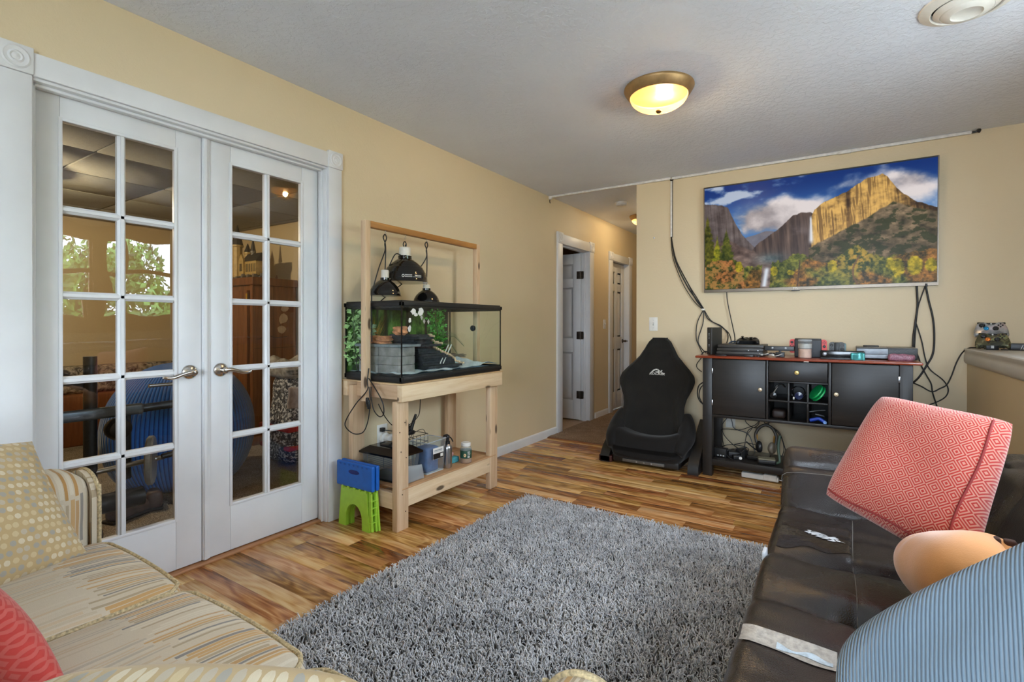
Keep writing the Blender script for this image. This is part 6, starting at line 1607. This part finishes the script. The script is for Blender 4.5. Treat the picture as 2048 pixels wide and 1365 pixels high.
def ceil_light(x, y, z, R, label, power, col=(1.0, .80, .52)):
    t = thing('ceiling_light', label, 'lamp', (x, y, z))
    obj('rim', M().lathe((x, y, z), [(R*.99, 0), (R, -.008), (R*.985, -.014), (R*.90, -.040), (R*.82, -.052), (R*.80, -.045)], 48), GOLD, t, angle=50)
    D = R*.50; prof = [(R*.835*math.cos(q_), -.042-D*math.sin(q_)*.92) for q_ in np.linspace(0, PI/2*.97, 14)]
    obj('glass_bowl', M().lathe((x, y, z), prof+[(0, -.042-D*.92)], 48), ALAB, t, angle=80)
    zb_ = z-.042-D*.92
    obj('finial', M().lathe((x, y, zb_), [(0, -.014), (.010, -.012), (.016, -.004), (.014, .002), (0, .004)], 18), plain('aged_bronze', (112, 82, 44), .4, .7), t)
    o = lamp('bulb_light', 'POINT', (x+R*.12, y+R*.15, z-.065), power, col, .03); return t
L1 = ceil_light(-.848, 2.79, H, .188, 'amber glass ceiling light with a gold rim, on, over the rug', 48)
L2 = ceil_light(-2.00, 5.98, H, .165, 'amber glass ceiling light, on, in the hallway', 30, (1, .93, .82))
L3 = ceil_light(-4.55, 1.05, 2.19, .16, 'ceiling light, on, in the office behind the left french door', 165, (1, .9, .74))
vt = thing('ceiling_vent', 'round white ceiling air vent above the television side', 'vent', (.43, 2.735, H))
vx, vy = .425, 2.735
obj('outer_cone', M().lathe((vx, vy, H), [(.155, 0), (.153, -.008), (.118, -.022), (.112, -.014), (.112, 0)], 44), WHITEP, vt, angle=50)
obj('middle_cone', M().lathe((vx, vy, H), [(.098, -.006), (.108, -.020), (.086, -.036), (.078, -.030), (.070, -.004)], 44), WHITEP, vt, angle=50)
obj('inner_cone', M().lathe((vx, vy, H), [(.060, -.012), (.084, -.034), (.080, -.040), (.052, -.046), (.046, -.040), (0, -.040)], 44), WHITEP, vt, angle=50)
obj('throat', M().lathe((vx, vy, H), [(.112, -.0005), (.02, -.002), (0, -.002)], 30), plain('vent_dark', (34, 33, 32), .8), vt)
sd = thing('smoke_detector', 'white round smoke detector on the hallway ceiling', 'detector', (-1.98, 5.20, H))
obj('base_ring', M().lathe((-1.98, 5.20, H), [(.068, 0), (.068, -.012), (.064, -.014)], 30), WHITEP, sd); obj('cover', M().lathe((-1.98, 5.20, H), [(.060, -.012), (.058, -.030), (.046, -.038), (0, -.040)], 30), plain('off_white_cover', (206, 206, 204), .5), sd)
# ---- cable raceways on the ceiling line and down the wall
RACE = plain('white_raceway', (214, 212, 208), .45)
cr = thing('cable_raceway', 'long thin white cable cover along the top of the television wall', 'cable cover', (-1, 4.54, 2.44))
obj('channel', M().bb(-2.49, -1.27, 4.536, 4.558, 2.440, 2.4595, .004), RACE, cr); obj('channel', M().bb(-1.262, .02, 4.538, 4.5595, 2.438, 2.4590, .004), RACE, cr); obj('channel', M().bb(.02, .735, 4.538, 4.5595, 2.437, 2.4590, .004), RACE, cr)
obj('joint_clip', M().bb(-.02, .06, 4.535, 4.5595, 2.434, 2.4592, .003), RACE, cr); obj('corner_elbow', M().bb(-2.503, -2.470, 4.530, 4.558, 2.425, 2.4595, .004), RACE, cr)
m = M(); m.tube([(.732, 4.548, 2.447), (.755, 4.545, 2.447), (.772, 4.542, 2.455)], .007, 8).tube([(.765, 4.545, 2.440), (.772, 4.540, 2.452), (.762, 4.535, 2.4585)], .010, 8); obj('cable_end', m, BLACK, cr)
obj('cable_end', M().tube([(-2.494, 4.545, 2.428), (-2.494, 4.545, 2.400), (-2.490, 4.546, 2.388)], .004, 6), BLACK, cr)
m = M(); m.tube([(-1.282, 4.549, 2.454), (-1.274, 4.545, 2.436), (-1.264, 4.545, 2.432), (-1.254, 4.545, 2.436), (-1.247, 4.549, 2.454)], .006, 7).tube([(-1.25, 4.545, 2.450), (-1.235, 4.543, 2.446)], .004, 6, 1); obj('cable_end', m, BLACK, cr)
vr = thing('vertical_raceway', 'short white vertical cable cover left of the television', 'cable cover', (-1.267, 4.55, 2.2)); obj('channel', M().bb(-1.2755, -1.2585, 4.5445, 4.5595, 1.925, 2.430, .003), RACE, vr)
obj('dark_seam', M().box(-1.2590, -1.2570, 4.5435, 4.5595, 1.925, 2.430), plain('seam_grey', (70, 66, 60), .6), vr)
tc_ = thing('cable_bundle', 'bundle of black cables hanging from the raceway to the console table', 'cables', (-1.1, 4.54, 1.6)); yw = 4.545
def wc(root, pts, r=.0042, y=yw, mat=CORD, nm='cable'): obj(nm, M().tube([(a, y if len(p_) == 0 else p_[0], b) for a, b, *p_ in pts], r, 6, 6), mat, root, angle=80)
wc(tc_, [(-1.267, 1.93), (-1.232, 1.72), (-1.135, 1.50), (-1.06, 1.38), (-.995, 1.285)], .0055); wc(tc_, [(-1.265, 1.93), (-1.222, 1.72), (-1.118, 1.505), (-1.045, 1.38), (-.988, 1.285)], .005, 4.540)
wc(tc_, [(-1.269, 1.93), (-1.250, 1.74), (-1.17, 1.52), (-1.075, 1.36), (-.998, 1.280)], .0036); wc(tc_, [(-1.262, 1.93), (-1.226, 1.735), (-1.125, 1.52), (-1.05, 1.36), (-.992, 1.283)], .004, 4.536)
obj('white_tie', M().bb(-1.008, -.980, 4.530, 4.552, 1.272, 1.288, .003), WHITEP, tc_)
wc(tc_, [(-.990, 1.28), (-1.042, 1.17), (-1.052, 1.04), (-1.03, .97), (-.99, .90, 4.52)]); wc(tc_, [(-.988, 1.28), (-.996, 1.16), (-1.036, 1.02), (-1.01, .95), (-.955, .905, 4.50)])
wc(tc_, [(-.986, 1.28), (-.955, 1.20), (-.86, 1.14), (-.79, 1.08), (-.75, 1.0, 4.45), (-.74, .95, 4.42)]); wc(tc_, [(-.985, 1.275), (-.93, 1.185), (-.85, 1.14), (-.80, 1.08), (-.79, 1.02, 4.5), (-.80, .96, 4.42)])
wc(tc_, [(-.99, .885), (-1.040, .82), (-1.045, .78), (-1.0, .745, 4.52)], .0035); wc(tc_, [(-.985, .66), (-1.03, .62), (-1.04, .55), (-1.02, .49), (-.97, .45)], .0045); wc(tc_, [(-.98, .64), (-1.015, .60), (-1.024, .53), (-.99, .46)], .004, 4.538)
tl = thing('power_cable', 'single black cable from the television down to the charcoal game console', 'cord', (-.78, 4.5, 1.2)); wc(tl, [(-.803, 1.43), (-.796, 1.34), (-.765, 1.18), (-.735, 1.05, 4.50), (-.725, .97, 4.42)], .0042, 4.53)
tr_ = thing('right_cable_bundle', 'black cables falling from the right end of the television behind the console', 'cables', (.48, 4.54, 1.0))
wc(tr_, [(.446, 1.44), (.449, 1.36), (.451, 1.28), (.440, 1.17), (.428, 1.05), (.424, .94, 4.52)], .0065); wc(tr_, [(.494, 1.425), (.470, 1.34), (.452, 1.26), (.441, 1.12), (.432, .96, 4.52)], .004)
wc(tr_, [(.496, 1.425), (.512, 1.32), (.535, 1.20), (.543, 1.07), (.536, .95), (.505, .87), (.46, .78), (.41, .73, 4.5)], .006); wc(tr_, [(.441, 1.17), (.46, 1.10), (.478, 1.02), (.494, .92), (.52, .84), (.59, .77), (.618, .71), (.604, .655), (.55, .61), (.47, .57)], .0038)
wc(tr_, [(.43, 1.0), (.455, .93), (.475, .86), (.50, .80), (.527, .74), (.535, .68), (.555, .60), (.57, .54)], .0042); wc(tr_, [(.41, .86, 4.5), (.415, .90), (.41, .93, 4.5)], .004)
wc(tr_, [(.41, .75, 4.5), (.47, .72), (.53, .685), (.575, .71), (.61, .738), (.635, .80), (.66, .89), (.69, .96), (.72, .996, 4.50), (.765, .998, 4.44)], .0042)
obj('plug_end', M().cyl((.497, 4.53, 1.418), (.497, 4.53, 1.438), .010, n=10), BLACK, tr_)
plate('light_switch', 'white light switch on the wall above the gaming chair', (-1.43, YT, 1.155), 'y', .078, .122)
plate('light_switch', 'white light switch between the two hallway doors', (XL, 5.995, 1.155), 'x', .075, .118)
plate('wall_outlet', 'white wall outlet low behind the console table', (-.775, YT, .345), 'y', .075, .118, 'outlet', 'outlet')
tag(obj('wall_hook', M().lathe((-1.426, YT, 1.938), [(.008, 0), (.008, -.003), (.003, -.004), (.003, -.008), (0, -.008)], 12, 'y'), STEEL), 'tiny metal hook on the wall above the light switch', 'hook')
for i, (x, z) in enumerate(((-.98, 2.437), (-.37, 2.437))): pass
# ================================================================ on the ledge
Zg = .992
CAMO = None
def m_camo():
    k = N('camouflage_shell'); v = k.coord('Object')
    k.col(k.ramp(k.noise(v, 24, 2, .4), [(0, (62, 62, 42)), (.45, (96, 98, 66)), (.52, (66, 52, 40)), (.60, (120, 122, 84))], 'CONSTANT')).p(.4); return k.m
def m_chrome():
    k = N('silver_mottled_shell'); v = k.coord('Object')
    k.col(k.ramp(k.noise(v, 20, 3), [(.35, (128, 130, 128)), (.5, (176, 178, 182)), (.62, (196, 186, 188))])).p(.28, .5); return k.m
gs = thing('charging_stand', 'small black controller charging stand on the ledge', 'stand', (.80, 4.36, Zg))
obj('dock_block', M().bb(.772, .834, 4.335, 4.40, Zg, Zg+.050, .004), BLACK, gs); obj('white_label', M().bb(.796, .810, 4.3335, 4.3355, Zg+.010, Zg+.044, .001), WHITEP, gs)
obj('upright', M().bb(.780, .826, 4.395, 4.43, Zg, Zg+.150, .004), BLACK, gs); obj('cord', M().tube([(.772, 4.37, Zg+.012), (.74, 4.40, Zg+.010), (.715, 4.44, Zg+.008)], .004, 6), CORD, gs)
obj('cord', M().tube([(.834, 4.37, Zg+.022), (.85, 4.35, Zg+.018), (.86, 4.345, Zg+.010)], .004, 6), CORD, gs)
gamepad('game_controller', 'silver game controller with a blue direction pad, upper on the ledge stand', (.803, 4.375, 1.130), (1, -.18, 0), (0, .32, .95), 1.06, m_chrome(), cross=plain('metallic_blue', (40, 140, 190), .25, .6))
gamepad('game_controller', 'camouflage game controller with an orange direction pad, lower on the ledge stand', (.803, 4.335, 1.062), (1, -.18, 0), (0, .30, .95), 1.06, m_camo(), cross=plain('metallic_orange', (214, 120, 46), .25, .6))
kb = thing('black_sensor_box', 'black box with slanted vents at the end of the ledge by the frame edge', 'box', (.95, 4.36, Zg)); obj('case', M().bb(.885, 1.10, 4.335, 4.40, Zg, Zg+.042, .003), BLACK, kb)
for i in range(5):
    m = M(); m.prism([(.930+.010*i, Zg+.006), (.933+.010*i, Zg+.006), (.944+.010*i, Zg+.036), (.941+.010*i, Zg+.036)], 4.3338, 4.3352, 'y'); obj('vent_stripe', m, plain('pale_grey_stripe', (190, 190, 190), .5), kb)
tag(obj('black_cable', M().tube([(.84, 4.33, Zg+.003), (.92, 4.31, Zg+.003), (1.0, 4.30, Zg+.003)], .003, 6), CORD, angle=80), 'thin black cord lying along the ledge in front of the black box', 'cord')
# ================================================================ office behind the glass
OAKF = wood('honey_oak_front', [(84, 46, 24), (118, 70, 38), (140, 90, 52)], 2, 1.0, .4, stretch=12)
ar = thing('oak_armoire', 'tall honey oak armoire in the office behind the right french door', 'armoire', (-5.1, 2.88, 0))
obj('body', M().bb(-5.62, -4.62, 2.665, 3.10, .03, 1.52, .004), OAKF, ar); obj('crown', M().bb(-5.65, -4.60, 2.64, 3.11, 1.52, 1.595, .008, 2), OAKF, ar); obj('base_plinth', M().bb(-5.63, -4.61, 2.65, 3.10, .004, .09, .004), OAKF, ar)
obj('corner_post', M().bb(-4.66, -4.618, 2.650, 2.672, .09, 1.52, .003), OAKF, ar); 
for a, b in ((-5.13, -4.69), (-5.58, -5.14)):
    d = obj('door', M().bb(a, b, 2.646, 2.664, .12, 1.47, .003), OAKF, ar)
    for q_ in ((a, a+.06, .12, 1.47), (b-.06, b, .12, 1.47), (a+.06, b-.06, 1.39, 1.47), (a+.06, b-.06, .12, .20)): obj('door_rail', M().bb(q_[0], q_[1], 2.636, 2.648, q_[2], q_[3], .003), OAKF, d)
    for z in (.30, 1.41): obj('hinge', M().bb(b-.012, b+.012, 2.630, 2.637, z-.03, z+.03, .002), plain('bright_brass', (214, 176, 84), .25, .9), d)
obj('side_panel_seam', M().box(-4.6205, -4.6175, 2.86, 2.863, .09, 1.52), plain('dark_oak_seam', (50, 30, 18), .7), ar); obj('side_panel_seam', M().box(-4.6205, -4.6175, 2.67, 3.10, .92, .923), plain('dark_oak_seam', (50, 30, 18), .7), ar)
obj('hanging_wire', M().tube([(-4.70, 2.64, 1.03), (-4.612, 2.70, 1.01), (-4.612, 2.80, 1.04), (-4.612, 2.88, 1.02), (-4.612, 3.0, 1.03)], .003, 5), BLACK, ar)
for (y, z, s) in ((2.98, 1.31, .05), (2.96, 1.20, .055), (2.94, 1.10, .05)):
    q = random.Random(int(z*100)); P = [(y+s*q.uniform(.7, 1.1)*math.cos(a), z+s*q.uniform(.6, 1.1)*math.sin(a)) for a in np.linspace(0, 2*PI, 9, endpoint=False)]; obj('paper_scrap', M().prism(P, -4.619, -4.617, 'x'), plain('cream_paper', (186, 160, 128), .8), ar)
# toy castle of small bricks on the armoire
TAN = plain('tan_toy_brick', (190, 164, 108), .45); GRY = plain('dark_grey_toy_roof', (58, 56, 58), .4); GRYB = plain('grey_toy_brick', (112, 110, 108), .45)
tcas = thing('toy_castle', 'toy brick castle with pointed towers standing on the oak armoire', 'toy', (-4.95, 2.80, 1.595)); zc_ = 1.596
m = M(); q = random.Random(9)
for i in range(34): 
    x = -5.18+.0135*i*1.15; y = 2.70+.16*q.random(); h_ = q.uniform(.015, .05); m.bb(x-.014, x+.014, y-.02, y+.02, zc_, zc_+h_, .003)
o = obj('rock_base', m, GRYB, tcas); o['kind'] = 'stuff'
def turret(x, y, r, z0, z1, zr, mat=TAN, n=10):
    m = M(); m.lathe((x, y, 0), [(r, z0), (r, z1-.01), (r*1.25, z1-.006), (r*1.25, z1+.012), (0, z1+.012)], n); obj('tower', m, mat, tcas, angle=30)
    m = M(); m.lathe((x, y, 0), [(r*1.2, z1+.012), (r*.7, z1+.5*(zr-z1)), (.003, zr), (0, zr)], n); obj('spire', m, GRY, tcas, angle=30)
turret(-5.08, 2.76, .046, zc_+.02, 1.93, 2.145); turret(-4.87, 2.80, .022, zc_+.02, 1.86, 2.00, GRYB); turret(-5.00, 2.82, .03, zc_+.02, 1.86, 1.96)
m = M(); m.bb(-4.96, -4.72, 2.74, 2.84, zc_+.03, 1.765, .003); obj('great_hall', m, TAN, tcas)
m = M(); m.prism([(2.73, 1.765), (2.85, 1.765), (2.79, 1.845)], -4.95, -4.70, 'x'); obj('hall_roof', m, GRY, tcas, angle=20)
m = M(); m.prism([(-4.985, zc_+.03), (-4.905, zc_+.03), (-4.905, 1.78), (-4.945, 1.84), (-4.985, 1.78)], 2.72, 2.74, 'y'); obj('gable_front', m, TAN, tcas, angle=20)
for x in (-4.962, -4.945, -4.928): obj('arched_window', M().bb(x-.005, x+.005, 2.717, 2.721, 1.67, 1.745, .002), GRY, tcas)
for i in range(6): obj('hall_window', M().bb(-4.89+.03*i, -4.878+.03*i, 2.737, 2.741, 1.66, 1.74, .002), GRY, tcas)
tag(obj('toy_figure', M().rc((-4.632, 2.90, 1.606), (.010, .010, .010), .005, 2).rc((-4.632, 2.90, 1.622), (.006, .006, .007), .004, 2), plain('small_toy_brown', (90, 60, 44), .5)), 'tiny toy figure on the armoire edge away from the castle', 'toy')
# big blue corduroy bean bag
BEAN = m_cord('deep_blue_corduroy', .022, (52, 116, 212), (18, 58, 136))
bb_ = thing('bean_bag', 'huge deep blue corduroy bean bag in the office behind the doors', 'bean bag', (-4.0, 1.75, 0)); m = M()
def bean(u, v):
    a = 2*PI*u; p = -PI/2+PI*v; r = .47*math.cos(p)**.8 if math.cos(p) > 0 else 0
    z = .46+.46*math.sin(p); r *= 1+.05*math.sin(3*a)*math.cos(p); return (-4.0+r*math.cos(a)*.92, 1.78+r*math.sin(a), max(.016, z*.94+.05*math.sin(p)-.04))
m.grid(bean, 56, 30, uv=lambda u, v: (u*2.4, v*1.2)); obj('body', m, BEAN, bb_, angle=80, doweld=True)
# weight bench
GM = plain('dark_grey_machine_metal', (54, 58, 62), .35, .6); PLT = plain('grey_weight_plate', (150, 154, 158), .4, .4)
wbn = thing('weight_bench', 'dark steel weight bench with foam rollers in the office behind the left door', 'gym equipment', (-3.2, 1.0, 0))
def wt(nm, pts, r, mat=GM, n=10, sm_=1): obj(nm, M().tube(pts, r, n, sm_), mat, wbn, angle=50)
wt('upright_post', [(-3.30, 1.02, .02), (-3.30, 1.02, .98)], .030); wt('upright_post', [(-3.30, 1.18, .30), (-3.30, 1.18, .70)], .022)
wt('cross_bar', [(-3.30, .70, .672), (-3.30, 1.22, .675), (-3.30, 1.62, .685)], .024); wt('grip_bar', [(-3.28, 1.28, .80), (-3.28, 1.70, .80)], .010, STEEL); wt('arm_lever', [(-3.28, 1.42, .76), (-3.27, 1.55, .78), (-3.27, 1.66, .76)], .020, GM, 10, 4)
obj('pivot_plate', M().bb(-3.29, -3.255, .88, 1.25, .65, .71, .015, 2), plain('machine_bracket', (96, 106, 118), .35, .5), wbn)
for y, z in ((1.13, .585), (1.55, .675)):
    m = M(); m.lathe((-3.27, y, z), [(.058, -.02), (.060, .02), (.050, .045), (.030, .055), (0, .055)], 24, 'x'); obj('adjust_knob', m, BLACK, wbn)
wt('support_bar', [(-3.30, .90, .36), (-3.27, 1.34, .385)], .014, STEEL); wt('bar_end', [(-3.22, 1.32, .40), (-3.20, 1.50, .42)], .016, BLACK)
m = M(); Rp = rotz(math.radians(62)); m.lathe((-3.23, 1.27, .39), [(.0, -.018), (.125, -.018), (.135, -.010), (.135, .010), (.125, .018), (.05, .016), (.0, .016)], 34, 'x', rot=Rp); obj('weight_plate', m, PLT, wbn, angle=40)
obj('foam_roller', M().cyl((-3.22, .86, .215), (-3.20, 1.22, .215), .050, n=22), BLACK, wbn); wt('roller_axle', [(-3.22, .70, .215), (-3.22, .88, .215)], .014, STEEL); wt('base_bar', [(-3.25, .60, .05), (-3.25, 1.05, .05)], .030)
wt('base_bar', [(-3.22, .72, .03), (-3.22, .72, .24)], .022)
m = M(); m.rc((-3.35, .78, .93), (.05, .28, .03), .02, 2, rot=Matrix.Rotation(math.radians(-24), 3, 'X')); obj('seat_pad', m, plain('black_vinyl_pad', (22, 22, 24), .4), wbn)
BTM = plain('brown_boot_leather', (66, 48, 40), .5, var=.2)
for i, (x, y, a, lb) in enumerate(((-3.52, 1.28, .3, 'dark brown shoe lying on the office carpet under the weight plate'), (-3.62, 1.44, 1.2, 'brown shoe on the office carpet in front of the bean bag'), (-3.60, 1.62, .9, 'grey brown slipper leaning on the blue bean bag'))):
    t = thing('shoe', lb, 'shoe', (x, y, .012)); Rz_ = rotz(a)
    m = M(); m.rc((x, y, .055), (.045, .13, .04), .035, 4, 3, rot=Rz_, fn=lambda p: (p.x*(1-.25*max(0, p.y/.13)), p.y, p.z+(.045*max(0, -p.y/.13) if p.z > 0 else 0))); obj('upper', m, BTM, t, angle=60)
    m = M(); m.rc((x, y, .020), (.047, .135, .010), .008, 2, rot=Rz_); obj('sole', m, plain('dark_sole', (30, 26, 24), .7), t)
# clothes and bag pile by the armoire
def m_speck():
    k = N('black_white_speckled_cloth'); v = k.coord('Object'); d = k.noise(v, 46, 3, .7)
    k.col(k.ramp(d, [(.42, (40, 44, 56)), (.52, (90, 94, 104)), (.58, (220, 220, 220))])).p(.8); return k.m
SPK = m_speck(); tb = thing('speckled_tote_bag', 'black and white speckled tote bag with red trim in the office', 'bag', (-3.85, 2.55, 0))
m = M(); m.rc((-3.85, 2.56, .372), (.20, .17, .358), .10, 4, 6, fn=lambda p: (p.x*(1-.25*(p.z+.3)/.6), p.y*(1-.20*(p.z+.3)/.6)+.02*math.sin(9*p.z), p.z)); obj('body', m, SPK, tb, angle=70)
RT = plain('red_trim_band', (190, 30, 44), .6)
m = M(); m.bb(-4.06, -3.640, 2.38, 2.745, .290, .335, .01, 2); obj('trim_band', m, RT, tb); m = M(); m.bb(-4.055, -3.642, 2.385, 2.74, .140, .175, .01, 2); obj('trim_band', m, RT, tb)
obj('strap', M().tube([(-3.64, 2.60, .33), (-3.655, 2.62, .45), (-3.70, 2.66, .58)], .022, 8), RT, tb)
t = thing('green_jacket', 'dark teal green jacket draped over the speckled bag', 'jacket', (-3.7, 2.62, .6)); m = M()
m.grid(lambda u, v: (-3.78+.13*math.sin(PI*u)+.02*math.sin(9*v), 2.50+.26*u+.05*v*(1-u)-.03*math.sin(11*u), .80-.46*v*(.55+.45*math.sin(3*u+1))+.02*math.sin(14*u)), 24, 24); m.grid(lambda u, v: (-3.80+.13*math.sin(PI*u)+.02*math.sin(9*v), 2.50+.26*u+.05*v*(1-u)-.03*math.sin(11*u), .80-.46*v*(.55+.45*math.sin(3*u+1))+.02*math.sin(14*u)), 24, 24, flip=True); obj('cloth', m, plain('teal_green_cloth', (20, 84, 78), .7, var=.2), t, angle=70)
t = thing('grey_blanket', 'pale grey blanket bunched on top of the speckled bag', 'blanket', (-3.85, 2.62, .78)); m = M()
m.rc((-3.85, 2.60, .78), (.17, .19, .075), .06, 4, 10, fn=lambda p: (p.x, p.y, p.z+(.025*math.sin(24*p.y+10*p.x)+.02*math.sin(31*p.x) if p.z > 0 else 0))); obj('cloth', m, plain('pale_grey_wool', (152, 148, 142), .9, var=.2, bump=.5, bscale=90), t, angle=70)
t = thing('white_cloth', 'crumpled pale cloth tucked against the speckled bag', 'cloth', (-3.68, 2.47, .6)); m = M(); m.rc((-3.665, 2.46, .56), (.012, .065, .085), .01, 2, 8, fn=lambda p: (p.x+.012*math.sin(40*p.y)+.01*math.sin(30*p.z), p.y, p.z)); obj('cloth', m, plain('dusty_pink_cloth', (176, 164, 160), .9, var=.1), t, angle=70)
def m_mottle():
    k = N('mottled_grey_cushion_cloth'); v = k.coord('Object'); k.col(k.ramp(k.noise(v, 16, 5, .6, 1.5), [(.40, (70, 66, 60)), (.5, (140, 132, 120)), (.6, (178, 168, 152))])).p(.85); return k.m
t = thing('stand_in_bolster', 'stand-in bolster for a speckled grey band behind the blue bean bag', 'cushion', (-6.1, 2.0, .5)); m = M(); m.rc((-6.12, 1.95, .62), (.10, .75, .13), .05, 3, 4); obj('body', m, m_mottle(), t, angle=60); m = M(); m.bb(-6.28, -5.95, 1.2, 2.7, .006, .49, .02, 2); obj('bench_base', m, OAKF, t)  # invented bolster and bench standing in for a speckled grey band
